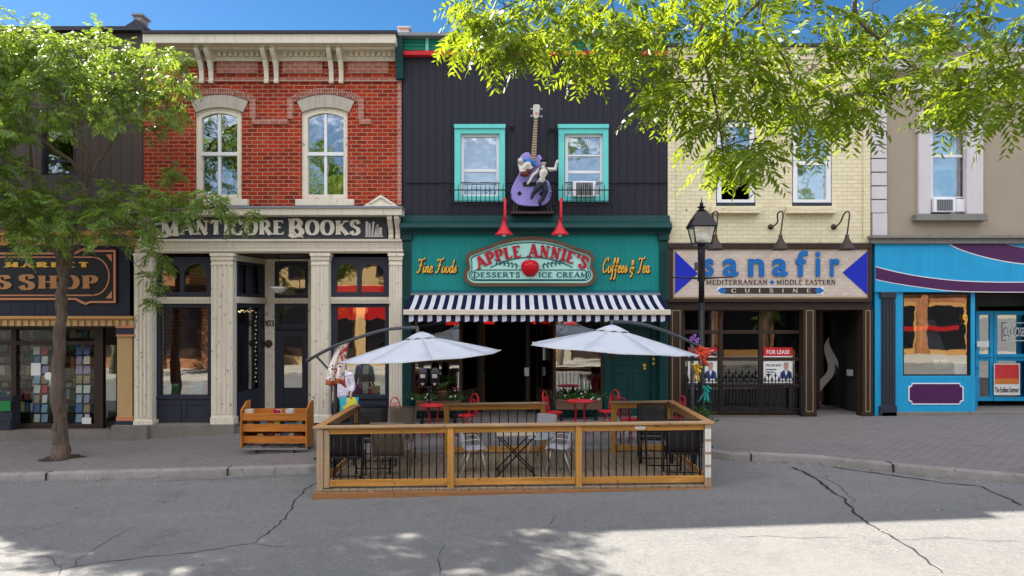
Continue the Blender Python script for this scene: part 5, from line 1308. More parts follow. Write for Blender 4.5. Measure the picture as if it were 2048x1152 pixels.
# ================================================================== stucco building with blue shopfront
def stucco():
    b = thing('stucco_building', 'tan stucco building with pale quoins above a bright blue and purple shopfront', 'building', (X(1900), 17, 0))
    x0, x1, zt = X(1742), X(2400), Z(90)
    hs = [hp(1859, 1936, 258, 428)]
    m = MB(); facade(m, x0, x1, Z(490), zt, hs, YF, .14); shell(m, x0 + .01, x1, -.3, zt - .02, YF + .14); mk('wall', m, 'stucco', b)
    room(b, x0 + .1, x1 - .1, Z(480), zt - .3, 17.3, 21); room(b, X(1806), x1 - .1, .3, Z(586), 17.7, 22)
    m = MB(); m.r(1742, 2400, 90, 104, 16.72, .3); m.r(1742, 2400, 104, 137, 16.86, .16); m.r(1742, 2400, 162, 180, 16.94, .07); mk('cornice', m, 'lilac', b, bev=.012)
    m = MB(); m.r(1742, 2400, 86, 90, 16.68, .4); mk('roof_flashing', m, 'flashing', b)
    q = MB(); zz = 180
    while zz < 410: q.r(1744, 1774, zz + 1.2, zz + 26.2, 16.93, .08); zz += 27.4
    q.r(1746, 1775, zz, 472, 16.92, .09); mk('quoin', q, 'lilac', b, bev=.01)
    m = MB(); Y = 16.92
    m.r(1838, 1862, 262, 428, Y, .16); m.r(1934, 1967, 262, 428, Y, .16); m.r(1836, 1864, 256, 264, Y - .03, .18); m.r(1932, 1969, 256, 264, Y - .03, .18)
    m.prism(xz([(1838, 256), (1838, 224), (1890, 212), (1893, 204), (1902, 199), (1911, 204), (1914, 212), (1967, 224), (1967, 256), (1934, 256), (1934, 250), (1862, 250), (1862, 256)], Y), Y, Y + .12)
    mk('window_surround', m, 'lilac', b, bev=.01)
    m = MB(); m.r(1833, 1976, 428, 441, 16.8, .25); mk('sill', m, 'grey_trim', b, bev=.01)
    sash_window(b, 1860, 1936, 259, 427, 312, 'white', 6, 17.07, extra=(395,))
    m = MB(); m.r(1868, 1928, 268, 310, 17.25, .01); m.r(1868, 1930, 318, 340, 17.3, .01); tag(mk('window_blind', m, 'blind'), 'white paper blind in the stucco building\'s upper window', 'blind')
    m = MB(); m.r(1745, 2400, 470, 476, 16.72, .3); m.r(1745, 2400, 476, 487, 16.8, .22); mk('ledge', m, 'grey_trim', b, bev=.008)
    # shopfront
    Y = 16.88
    m = MB(); m.r(1750, 2400, 487, 584, Y, .14); f = mk('fascia', m, 'blue', b)
    def swoosh(edges, mat, yo):
        m = MB(); top, bot = edges; n = len(top)
        pt = [(X(a, Y), Y - yo, Z(c, Y)) for a, c in top] + [(X(a, Y), Y - yo, Z(c, Y)) for a, c in bot]
        pb = [(x, Y - .0005, z_) for x, y, z_ in pt]
        m.add(pt + pb, [[i, i + 1, n + i + 1, n + i] for i in range(n - 1)] + [[i, 2 * n + i, 2 * n + i + 1, i + 1] for i in range(n - 1)] + [[n + i, n + i + 1, 3 * n + i + 1, 3 * n + i] for i in range(n - 1)]); mk('swoosh', m, mat, f)
    t1 = spline([(1751, 534), (1790, 544), (1850, 555), (1930, 563), (2048, 565), (2200, 558)], 5); b1 = spline([(1751, 558), (1790, 566), (1850, 575), (1920, 582), (2048, 583.5), (2200, 583.5)], 5)
    off = lambda l, d: [(a, c + d) for a, c in l]
    swoosh((off(t1, -1.6), off(b1, 1.6)), 'white_paint', .004); swoosh((t1, b1), 'purple', .008)
    t2 = spline([(1896, 487.5), (1940, 487.5), (1990, 487.5), (2010, 487.5), (2048, 496), (2200, 520)], 5); b2 = spline([(1899, 488), (1920, 498), (1950, 508), (1990, 518), (2048, 527), (2200, 540)], 5)
    swoosh((off(t2, -.4), off(b2, 2.0)), 'white_paint', .004); swoosh((off(t2, .2), b2), 'purple', .008)
    m = MB(); m.r(1750, 1764, 584, 836, 16.94, .2); m.r(1791, 1806, 584, 836, 16.94, .2); m.r(1942, 1950, 584, 756, 17.0, .12); m.r(1806, 1950, 752, 824, 16.94, .3); mk('shopfront', m, 'blue', b, bev=.005)
    m = MB(); m.r(1764, 1791, 584, 836, 16.9, .24)
    for i in range(4): m.r(1767 + 6 * i, 1770 + 6 * i, 600, 806, 16.885, .016)
    m.r(1762, 1793, 584, 596, 16.86, .2); m.r(1761, 1794, 812, 838, 16.86, .2); mk('pilaster', m, 'slate', b, bev=.005)
    Y = 17.02; m = MB(); rect_ring(m, (1803, 1946, 585, 756), (1808, 1939, 590, 749), Y, .1); w = mk('display_window', m, 'black', b, bev=.004)
    g = MB(); g.r(1806, 1941, 588, 751, Y + .05, .006); mk('pane', g, 'glass', w)
    pl = [(1824, 766), (1920, 766), (1921, 771), (1927, 773), (1927, 802), (1921, 804), (1920, 809), (1824, 809), (1823, 804), (1817, 802), (1817, 773), (1823, 771)]
    pin = [(1825, 768), (1919, 768), (1920, 773), (1925, 775), (1925, 800), (1920, 802), (1919, 807), (1825, 807), (1824, 802), (1819, 800), (1819, 775), (1824, 773)]
    m = MB(); m.prism(xz(pin, 16.93), 16.932, 16.939); p = mk('plaque', m, 'purple', b); m = MB(); m.ring(xz(pl, 16.93), xz(pin, 16.93), 16.926, 16.939); mk('plaque_border', m, 'white_paint', p)
    # recessed doors
    Yd = 17.9; m = MB()
    m.r(1950, 2400, 584, 610, Yd - .1, .1); rect_ring(m, (1950, 2200, 610, 622), (1956, 2190, 613, 621), Yd - .02, .1); mk('door_head', m, 'black', b)
    for a, e in ((1952, 1987), (1988, 2075)):
        m = MB(); rect_ring(m, (a, e, 624, 800), (a + 6, e - 7, 632, 706), Yd, .06); m = MB()
        rect_ring(m, (a, e, 622, 802), (a + 7, e - 7, 630, 794), Yd, .06); m.r(a + 7, e - 7, 708, 722, Yd + .004, .05); d = mk('door', m, 'blue', b, bev=.004)
        g = MB(); g.r(a + 6, e - 6, 629, 796, Yd + .03, .006); mk('pane', g, 'glass', d)
        h = MB(); h.bar((X(a + 4, Yd), Yd - .06, Z(712, Yd)), (X(e - 4, Yd), Yd - .06, Z(712, Yd)), .03); h.ball((X(a + 3, Yd), Yd - .02, Z(735, Yd)), .03); mk('push_bar', h, 'blue', d)
    m = MB(); m.box(X(1950), X(1948, 17.9), 17.1, 17.95, .45, 3.4); slab(m, (X(1944), 17.12), (X(1950, 17.95), 17.95), .5, 3.5, -.02); 
    m = MB(); g = MB(); slab(g, (X(1944, 17.1), 17.1), (X(1951, 17.9), 17.9), 1.4, 3.4, -.006); q = MB(); slab(q, (X(1944, 17.1), 17.1), (X(1951, 17.9), 17.9), .5, 1.4, -.05); w = mk('return_window', q, 'blue', b); mk('pane', g, 'glass', w)
    m = MB(); m.box(X(1758), X(2400), 16.86, 18.3, -.2, Z(824, 16.9)); mk('plinth', m, 'plinth', b, bev=.01)
    m = MB(); m.box(X(1944), X(2400), 17.1, 18.2, Z(584, 17.1), Z(580, 17.1)); mk('recess_ceiling', m, 'black', b)
    Y = 17.0; m = MB(); letters(m, '9', line_place(1926, 1935, 648, 629, Y), Y + .0, .012, .2, .1, 0); mk('house_number', m, 'gold', b)
stucco()
t = thing('closed_sign', 'white outlined closed sign hanging on the blue shop door glass', 'sign', P(2030, 660, 17.85)); Y = 17.84
m = MB(); rect_ring(m, (2013, 2062, 645, 682), (2014.5, 2060.5, 646.5, 680.5), Y, .008); mk('border', m, 'white_paint', t); m = MB(); sans(m, 'CLOSED', 2017, 2058, 673, 655, Y - .006, .004, weight=.0); mk('lettering', m, 'white_paint', t)
t = thing('poster', 'red and orange poster on the lower glass of the blue shop door', 'poster', P(2012, 760, 17.85))
m = MB(); m.r(1988, 2040, 727, 790, Y, .008); mk('sheet', m, 'paper', t)
m = MB(); m.r(1990, 2038, 729, 768, Y - .004, .003); mk('picture', m, rgb('poster_red', (.55, .04, .04), .5, .35), t)
m = MB(); m.r(1990, 2038, 757, 768, Y - .007, .002); mk('picture_strip', m, rgb('poster_orange', (.6, .18, .04), .5, .3), t)
m = MB(); sans(m, 'The Endless Summer', 1990, 2038, 785, 774, Y - .004, .003, weight=.02); mk('lettering', m, 'black', t)
for px, py, w_, h_, mt, lb in ((1966, 688, 24, 12, 'white_paint', 'small white notice on the narrow glass of the blue door'), (1922, 742, 26, 34, 'paper', 'white sheet of paper inside the blue shop window corner')):
    m = MB(); m.r(px - w_ / 2, px + w_ / 2, py - h_ / 2, py + h_ / 2, 17.84 if px > 1950 else 17.2, .006); tag(mk('paper_notice', m, mt), lb, 'notice')

# air conditioners
def aircon(px0, px1, py0, py1, Y, label):
    t = thing('air_conditioner', label, 'air conditioner', P((px0 + px1) / 2, py1, Y))
    m = MB(); m.r(px0, px1, py0, py1, Y, .45); mk('casing', m, 'white', t, bev=.015)
    m = MB(); a = px0 + (px1 - px0) * .14; e = px1 - (px1 - px0) * .14; m.r(a, e, py0 + 3, py1 - 3, Y - .006, .004); mk('grille_back', m, 'black', t)
    m = MB(); n = 9
    for i in range(n): px = a + (e - a) * (i + .5) / n; m.r(px - .8, px + .8, py0 + 3, py1 - 3, Y - .014, .008)
    mk('grille', m, 'grey_metal', t)
aircon(1146, 1192, 362, 393, 16.78, 'white window air conditioner in the right aqua framed window')
aircon(1868, 1912, 396, 424, 16.85, 'weathered white window air conditioner in the stucco building\'s window')
m = MB(); m.r(1912, 1932, 398, 424, 17.0, .05); tag(mk('filler_panel', m, 'white', bev=.02), 'white filler panel beside the stucco building\'s air conditioner', 'panel')

# the row carries on past both edges of the frame
def shop_bay():
    b = [o for o in COL.objects if o.name == 'stucco_building'][0]
    m = MB(); m.r(2150, 2172, 584, 836, 16.94, .2); m.r(2380, 2400, 584, 836, 16.94, .2); m.r(2172, 2380, 752, 824, 16.94, .3); mk('shopfront', m, 'blue', b, bev=.005)
    m = MB(); Y = 17.02; rect_ring(m, (2170, 2382, 585, 756), (2176, 2376, 591, 749), Y, .1); w = mk('display_window', m, 'black', b, bev=.004)
    g = MB(); g.r(2174, 2378, 589, 751, Y + .05, .006); mk('pane', g, 'glass', w)
    m = MB(); m.box(X(2080, 17.9), X(2172), 17.9, 17.96, .4, 3.5); m.box(X(2165), X(2172), 17.14, 17.9, .4, 3.5); mk('recess_wall', m, 'blue', b)
shop_bay()
def neighbour(label, px0, px1, mat_, trim, n):
    x0, x1 = X(px0), X(px1); b = thing('brick_building', label, 'building', ((x0 + x1) / 2, 17, 0)); zt = Z(96)
    m = MB(); m.box(x0 + .02, x1 - .02, 17.05, 27, -.6, zt); mk('wall', m, mat_, b)
    m = MB(); m.box(x0 + .02, x1 - .02, 16.7, 17.05, zt - .6, zt); m.box(x0 + .02, x1 - .02, 16.8, 17.05, 4.5, 5.1); mk('cornice', m, trim, b)
    for i in range(n):
        c = x0 + (x1 - x0) * (i + .5) / n; w = (x1 - x0) / n
        m = MB(); m.box(c - .6, c + .6, 16.98, 17.05, 5.8, 8.0); f = mk('window', m, trim, b); m = MB(); m.box(c - .5, c + .5, 16.965, 16.979, 5.9, 7.9); mk('pane', m, 'black_gloss', f)
        m = MB(); m.box(c - w * .42, c + w * .42, 16.96, 17.05, .5, 4.2); f = mk('shop_window', m, trim, b); m = MB(); m.box(c - w * .38, c + w * .38, 16.945, 16.959, 1.1, 4.0); mk('pane', m, 'black_gloss', f)
neighbour('pale brick shop further along the row past the blue shop', 2400, 3300, 'pale_brick', 'cream', 4)
neighbour('pale brick shop further along the row past the craft shop', -1300, -331, 'pale_brick', 'slate', 4)

# ================================================================== timber patio deck
def deck():
    d = thing('patio_deck', 'low timber patio deck with orange stained railings and black balusters in the road', 'patio deck', (0, 11.2, .1))
    XL, XR, Y0, Y1 = -3.2, 3.26, 11.2, 13.98
    sh = lambda x: .012 * x
    m = MB(); n = 46; w = (XR - XL + .06) / n; rn = random.Random(5)
    for i in range(n):
        x = XL - .03 + i * w; dz = sh(x) + rn.uniform(-.003, .003)
        m.box(x + .004, x + w - .004, Y0 - .05, Y1, .145 + dz, .18 + dz)
    mk('decking', m, 'deck_wood', d, bev=.003)
    def xbar(m, x0, x1, y0, y1, z0, z1):                  # follows the slight fall of the deck
        p = [(x0, y0, z0 + sh(x0)), (x1, y0, z0 + sh(x1)), (x1, y1, z0 + sh(x1)), (x0, y1, z0 + sh(x0)), (x0, y0, z1 + sh(x0)), (x1, y0, z1 + sh(x1)), (x1, y1, z1 + sh(x1)), (x0, y1, z1 + sh(x0))]
        m.add(p, [[0, 1, 5, 4], [1, 2, 6, 5], [2, 3, 7, 6], [3, 0, 4, 7], [4, 5, 6, 7], [3, 2, 1, 0]])
    m = MB(); xbar(m, XL - .05, -1.92, Y0 - .085, Y0 - .045, .0, .142); xbar(m, -1.915, XR + .05, Y0 - .085, Y0 - .045, .0, .142)
    for x in (XL - .05, XR + .01): m.box(x, x + .04, Y0 - .045, Y1, .0 + sh(x), .142 + sh(x))
    mk('fascia', m, 'fascia_wood', d, bev=.006)
    m = MB(); m.box(XL + .05, XR - .05, Y0, Y1 - .02, -.12, .12); mk('joists', m, 'brown', d)
    posts = [(XL + .05, Y0 + .03), (X(902, 11.25), Y0 + .03), (X(1157, 11.25), Y0 + .03), (XR - .05, Y0 + .03), (XL + .05, Y1 - .06), (XR - .05, Y1 - .06), (X(893, 13.9), Y1 - .06), (X(1086, 13.9), Y1 - .06), (X(1228, 13.9), Y1 - .06)]
    for k, (x, y) in enumerate(posts):
        m = MB(); h = .052; m.box(x - h, x + h, y - h, y + h, .17 + sh(x), 1.172 + sh(x))
        mk('post', m, 'post_pale' if k in (0, 3) else 'rail_z', d, bev=.006)
    m = MB(); x = XL + .05; m.box(x + .056, x + .15, Y0 + .0, Y0 + .05, .2 + sh(x), 1.16 + sh(x)); mk('post_trim', m, 'post_pale', d, bev=.005)
    runs = [((posts[0][0] + .155, Y0 + .03), (posts[1][0] - .055, Y0 + .03)), ((posts[1][0] + .055, Y0 + .03), (posts[2][0] - .055, Y0 + .03)), ((posts[2][0] + .055, Y0 + .03), (posts[3][0] - .055, Y0 + .03)),
            ((XL + .05, Y0 + .09), (XL + .05, Y1 - .12)), ((XR - .05, Y0 + .09), (XR - .05, Y1 - .12)), ((posts[6][0] + .055, Y1 - .06), (posts[7][0] - .055, Y1 - .06)), ((posts[8][0] + .055, Y1 - .06), (posts[5][0] - .055, Y1 - .06))]
    bal = None
    for k, (a, c) in enumerate(runs):
        along_x = abs(a[0] - c[0]) > .5
        for z0, z1, nm in ((1.075, 1.165, 'rail'), (.215, .325, 'rail')):
            m = MB()
            if along_x: xbar(m, a[0], c[0], a[1] - .02, a[1] + .02, z0, z1)
            else: m.box(a[0] - .02, a[0] + .02, a[1], c[1], z0 + sh(a[0]), z1 + sh(a[0]))
            mk(nm, m, 'rail_x' if along_x else 'rail_y', d, bev=.005)
        L = math.hypot(c[0] - a[0], c[1] - a[1]); n = int(L / (.118 if k < 3 else .17))
        for i in range(n):
            t = (i + .5) / n; x, y = a[0] + (c[0] - a[0]) * t, a[1] + (c[1] - a[1]) * t
            if bal is None:
                m = MB(); m.tube([(0, 0, .322), (0, 0, 1.078)], .0105, 8); bal = mk('baluster', m, 'black_gloss', d, smooth=True); o = bal
            else: o = bal.copy(); COL.objects.link(o)
            o.location = (x, y, sh(x))
    m = MB(); xbar(m, XL - .06, XR + .06, Y0 - .045, Y0 + .105, 1.174, 1.214); mk('rail_cap', m, 'cap_x', d, bev=.008)
    for x in (XL + .02, XR - .02):
        m = MB(); m.box(x - .075, x + .075, Y0 + .108, Y1, 1.174 + sh(x), 1.214 + sh(x)); mk('rail_cap', m, 'rail_y', d, bev=.008)
    for a, e in ((posts[6][0] - .08, posts[7][0] + .08), (posts[8][0] - .08, XR - .1)):
        m = MB(); xbar(m, a, e, Y1 - .13, Y1 + .01, 1.174, 1.214); mk('rail_cap', m, 'cap_x', d, bev=.008)
    x = XR - .05; m = MB()
    for i in range(4):
        z = .30 + i * .21 + sh(x)
        m.box(x - .045, x - .004, Y0 - .027, Y0 - .023, z, z + .165); m.box(x + .004, x + .045, Y0 - .027, Y0 - .023, z, z + .165)
        m.box(x + .053, x + .056, Y0 - .01, Y0 + .07, z, z + .165)
    mk('reflective_tape', m, 'white_paint', d)
    m = MB(); m.box(X(1270, 11.2), X(1291, 11.2), Y0 + .006, Y0 + .009, 1.1 + .025, 1.15 + .025); mk('name_plate', m, 'white_paint', d)
deck()

# ================================================================== cantilever umbrellas
def umbrella(label, cpx, mpx, Yc, Ym, apex, rim, R_, tilt, arm, strut, rot):
    u = thing('cantilever_umbrella', label, 'umbrella', (X(mpx, Ym), Ym, walk_z(X(mpx, Ym), max(Ym, 14.2))), group='white cantilever umbrellas over the patio')
    cx = X(cpx, Yc); za = Z(apex, Yc); zr = Z(rim, Yc)
    vs = []; N = 8; T = Matrix.Translation((cx, Yc, za)) @ Matrix.Rotation(tilt, 4, 'Y')
    K = 8
    def P_(a, t):                                         # t 0 apex .. 1 rim; panels sag between ribs
        k = (a - rot) / (math.pi / 4); f = k - math.floor(k); mid = 1 - abs(2 * f - 1)
        ch = math.cos(math.pi / 8) / math.cos((f - .5) * math.pi / 4)
        r_ = R_ * t * ch * (1 - .03 * mid * t)
        return T @ Vector((r_ * math.cos(a), r_ * math.sin(a), -(za - zr) * (t ** 1.12) - .055 * mid * t * (1 - t * .55)))
    m = MB(); seg = 4; tot = N * seg
    for k in range(N):                                    # eight cloth panels, creased along the ribs
        o_ = len(m.v)
        for i in range(seg + 1):
            a = rot + 2 * math.pi * (k + (i / seg if i < seg else .9999)) / N
            for j in range(K + 1): m.v.append(tuple(P_(a, max(.02, j / K))))
        for i in range(seg):
            for j in range(K): m.f.append([o_ + i * (K + 1) + j, o_ + i * (K + 1) + j + 1, o_ + (i + 1) * (K + 1) + j + 1, o_ + (i + 1) * (K + 1) + j]); m.mi.append(0)
    cnp = mk('canopy', m, 'canopy', u, smooth=True)
    so = cnp.modifiers.new('thickness', 'SOLIDIFY'); so.thickness = .006
    m = MB()
    for i in range(tot):
        a = rot + 2 * math.pi * i / tot; k = (i % seg) / seg; lift = .05 - .03 * abs(2 * k - 1)
        for t, dz in ((.02, .075), (.1, .055), (.2, lift - .012)): m.v.append(tuple(P_(a, t) + Vector((0, 0, dz))))
    for i in range(tot):
        ii = (i + 1) % tot
        for j in range(2): m.f.append([i * 3 + j, i * 3 + j + 1, ii * 3 + j + 1, ii * 3 + j]); m.mi.append(0)
    v = mk('vent', m, 'canopy', cnp, smooth=True); so = v.modifiers.new('thickness', 'SOLIDIFY'); so.thickness = .005
    m = MB(); m.tube([P_(rot + 2 * math.pi * i / tot + 1e-5, 1.0) for i in range(tot + 1)], .009, 5); mk('hem', m, 'awn_white', cnp)
    for i in range(N):
        a = rot + 2 * math.pi * i / N; m = MB(); m.bar(P_(a, .03) - Vector((0, 0, .02)), P_(a, .97) - Vector((0, 0, .025)), .02, .012)
        m.bar(T @ Vector((0, 0, -.55)), P_(a, .5) - Vector((0, 0, .03)), .012); mk('rib', m, 'graphite', u)
    pts = [Vector(P(*q, Yc + (Ym - Yc) * i / (len(arm) - 1))) for i, q in enumerate(arm)]
    sp = [Vector(q) for q in spline([tuple(p) for p in pts], 5)]
    m = MB(); m.tube(sp, .032, 10); m.tube([sp[-1], sp[-1] + (sp[-1] - sp[-2]).normalized() * .12], .04, 10); mk('arm', m, 'graphite', u, smooth=True)
    m = MB(); m.tube([sp[0] + Vector((0, 0, .03)), (cx, Yc, za - .3)], .03, 10); m.tube([(cx, Yc, za - .6), (cx, Yc, za - .25)], .05, 10); mk('hub', m, 'graphite', u, smooth=True)
    xm = X(mpx, Ym); zg = u.location.z
    zt_ = min(sp, key=lambda q: abs(q.x - xm)).z
    m = MB(); m.tube([(xm, Ym, zg + .03), (xm, Ym, zt_)], .035, 12); m.tube([(xm, Ym, zt_ - .32), (xm, Ym, zt_ - .12)], .05, 12); mk('mast', m, 'graphite', u, smooth=True)
    m = MB(); m.bar(P(*strut[0], Ym), P(*strut[1], Ym), .035); mk('strut', m, 'graphite', u)
    m = MB()
    for a in (0, math.pi / 2): m.bar((xm - .42 * math.cos(a), Ym - .42 * math.sin(a), zg + .03), (xm + .42 * math.cos(a), Ym + .42 * math.sin(a), zg + .03), .06, .04)
    mk('base', m, 'graphite', u)
    m = MB(); m.tube([(xm - .04, Ym - .1, zg + 1.1), (xm - .04, Ym, zg + 1.1)], .02, 8); mk('crank', m, 'graphite', u)
umbrella('white cantilever umbrella with a dotted scarf tied to its mast', 842, 671, 12.7, 13.5, 671, 712, 1.5, rad(-3.6), [(834, 655), (806, 656), (759, 662), (685, 686), (650, 702), (622, 717)], [(634, 714), (668, 750)], rad(14))
umbrella('white cantilever umbrella with an orange bow, beside the street lamp', 1225, 1384, 12.7, 13.7, 657, 697, 1.6, rad(3.4), [(1223, 643), (1271, 646), (1321, 659), (1372, 680), (1400, 694), (1425, 706)], [(1418, 708), (1386, 748)], rad(20))

# scarf tied round the left umbrella mast
m = MB(); n, k = 16, 10; cxs = spline([(690, 684), (683, 700), (676, 722), (672, 745), (672, 768)], 4)
for i in range(n + 1):
    px, py = cxs[i]; t = i / n; w = 8 + 13 * t
    for j in range(k + 1):
        s_ = j / k * 2 - 1; y = 13.3 + .05 * math.sin(s_ * 7 + t * 3) * (.4 + t)
        m.v.append((X(px + w * s_, y), y, Z(py + 5 * abs(s_) * t - 3 * math.sin(s_ * 5) * t, y)))
for i in range(n):
    for j in range(k): m.f.append([i * (k + 1) + j, i * (k + 1) + j + 1, (i + 1) * (k + 1) + j + 1, (i + 1) * (k + 1) + j]); m.mi.append(1 if i >= n - 2 else 0)
sc = mk('scarf', m, ['dots', rgb('rust_cloth', (.4, .1, .04), .85)], smooth=True); tag(sc, 'white scarf with dark dots, red patches and rust hem tied to the umbrella mast', 'scarf')
so = sc.modifiers.new('thickness', 'SOLIDIFY'); so.thickness = .006

# ribbons on the right mast
def bow(name, label, px, py, Y, mt, loops, tails, r):
    m = MB(); c = Vector(P(px, py, Y)); rn = random.Random(px)
    for i in range(loops):
        a = 2 * math.pi * i / loops + rn.uniform(-.3, .3); d = Vector((math.cos(a), rn.uniform(-.5, .1), math.sin(a) * .8)); L = r * rn.uniform(.7, 1.2); s_ = d.cross(Vector((0, 1, .3))).normalized() * .028
        pts = [c, c + d * L * .6 + Vector((0, -.03, .02)), c + d * L, c + d * L * .7 + s_ * 1.5, c + d * .02]
        m.add([p - s_ * .6 for p in pts] + [p + s_ * .6 for p in pts], [[q, q + 1, 6 + q, 5 + q] for q in range(4)])
    for i in range(tails):
        x = rn.uniform(-.5, .5); pts = [c + Vector((x * .1 * q, -.02 * (q % 2), -.07 * q)) for q in range(5)]; s_ = Vector((.016, .006, 0))
        m.add([p - s_ for p in pts] + [p + s_ for p in pts], [[q, q + 1, 6 + q, 5 + q] for q in range(4)])
    o = tag(mk(name, m, mt, smooth=True), label, 'ribbon'); z = o.modifiers.new('thickness', 'SOLIDIFY'); z.thickness = .005
bow('ribbon_bow', 'orange red ribbon bow tied near the end of the umbrella arm', 1403, 704, 13.45, rgb('orange_ribbon', (.62, .07, .03), .5), 11, 4, .18)
bow('ribbon_bow', 'yellow ribbon tied to the umbrella mast under the orange bow', 1393, 735, 13.5, rgb('yellow_ribbon', (.65, .4, .03), .5), 5, 3, .13)
bow('ribbon_bow', 'teal ribbon hanging low on the street lamp post', 1413, 778, 14.0, rgb('teal_ribbon', (.02, .4, .34), .5), 5, 5, .1)
bow('ribbon_bow', 'violet ribbon on top of the umbrella arm by the lamp post', 1389, 679, 13.5, rgb('violet_ribbon', (.3, .12, .5), .5), 5, 1, .12)

# ================================================================== deck and pavement furniture
def at(o, x, y, z, rz=0): o.location = (x, y, z); o.rotation_euler = (0, 0, rz); return o
def sling_chair(name, label, sm, fm):                     # faces +y, back towards -y
    c = thing(name, label, 'chair', group='sling armchairs on the deck')
    w = .27
    def fabric(p0, p1, sag, nm):
        m = MB(); n = 6; vs = []
        for i in range(n + 1):
            t = i / n; q = Vector(p0).lerp(Vector(p1), t)
            for j in range(5):
                s_ = j / 4 * 2 - 1; k = (1 - s_ * s_) * sag * math.sin(math.pi * t)
                vs.append((s_ * (w - .02), q.y - (k if nm == 'backrest' else 0), q.z - (k if nm == 'seat' else 0)))
        m.add(vs, [[i * 5 + j, i * 5 + j + 1, i * 5 + j + 6, i * 5 + j + 5] for i in range(n) for j in range(4)])
        o = mk(nm, m, sm, c, smooth=True); z = o.modifiers.new('t', 'SOLIDIFY'); z.thickness = .008
    fabric((0, -.22, .42), (0, .24, .44), .03, 'seat'); fabric((0, -.2, .44), (0, -.36, 1.0), .035, 'backrest')
    for s_ in (-1, 1):
        m = MB(); m.tube([(s_ * w, .26, 0), (s_ * w, .25, .42), (s_ * w, .27, .63)], .014, 8); mk('leg', m, fm, c, smooth=True)
        m = MB(); m.tube([(s_ * w, -.34, 0), (s_ * w, -.18, .42), (s_ * w, -.24, .62)], .014, 8); mk('leg', m, fm, c, smooth=True)
        m = MB(); m.tube([(s_ * w, .28, .63), (s_ * w, .1, .645), (s_ * w, -.26, .64)], [.02, .024, .016], 8); mk('armrest', m, fm, c, smooth=True)
    m = MB()
    for s_ in (-1, 1): m.tube([(s_ * w, .27, .44), (s_ * w, -.2, .42), (s_ * w, -.37, 1.02)], .015, 8)
    m.tube([(-w, -.37, 1.02), (w, -.37, 1.02)], .015, 8); m.tube([(-w, .27, .44), (w, .27, .44)], .013, 8); m.tube([(-w, -.3, .12), (w, -.3, .12)], .009, 6)
    mk('frame', m, fm, c, smooth=True); return c
dz = lambda x: .18 + .012 * x
p1 = sling_chair('sling_chair', 'charcoal sling armchair with its back to the road at the scarf end of the deck', 'sling', 'black'); at(p1, X(693, 11.75), 11.85, dz(-2.8), rad(4))
def dup(p, label, x, y, rz): o = copy_tree(p); o['label'] = label; return at(o, x, y, dz(x), rz)
dup(p1, 'charcoal sling armchair facing the road beside the scarf draped mast', X(738, 13.1), 13.2, rad(184))
dup(p1, 'charcoal sling armchair, back to the road, nearest the white taped deck post', X(1364, 11.8), 11.85, rad(-6))
dup(p1, 'charcoal sling armchair facing the road near the lamp post end of the deck', X(1308, 13.1), 13.1, rad(176))
p2 = sling_chair('sling_chair', 'taupe sling armchair with its back to the road', 'sling_taupe', 'taupe_metal'); at(p2, X(781, 11.75), 11.85, dz(-2.1), rad(-3))
dup(p2, 'taupe sling armchair facing the road in front of the red hoop back chair', X(797, 13.1), 13.2, rad(180))
def cafe_table(label, x, y):
    t = thing('patio_table', label, 'table', group='dark patio tables on the deck')
    m = MB(); m.box(-.36, .36, -.36, .36, .71, .735); mk('tabletop', m, 'black', t, bev=.008)
    for sx in (-1, 1):
        for sy in (-1, 1): m = MB(); m.bar((sx * .3, sy * .3, 0), (sx * .33, sy * .33, .71), .03); mk('leg', m, 'black', t)
    m = MB(); m.bar((-.31, -.31, .1), (.31, -.31, .1), .02); m.bar((-.31, .31, .1), (.31, .31, .1), .02); mk('stretcher', m, 'black', t)
    at(t, x, y, dz(x))
cafe_table('dark square patio table between the charcoal and taupe armchairs', X(752, 12.5), 12.55)
cafe_table('dark square patio table between the two charcoal armchairs near the lamp post', X(1322, 12.4), 12.5)
t = thing('folding_table', 'beige topped folding table with crossed black legs in the middle of the deck', 'table')
m = MB(); m.box(-.36, .36, -.3, .3, .7, .74); mk('tabletop', m, rgb('beige_top', (.42, .37, .28), .5), t, bev=.01)
for sy in (-.24, .24):
    for a, c in ((-.34, .34), (.34, -.34)): m = MB(); m.bar((a, sy + (.02 if a < 0 else -.02), 0), (c, sy + (.02 if a < 0 else -.02), .7), .035, .02); mk('leg', m, 'black', t)
m = MB()
for x in (-.3, .3): m.bar((x, -.24, .05), (x, .24, .05), .02)
mk('stretcher', m, 'black', t); at(t, X(1031, 12.2), 12.2, dz(0), rad(4))
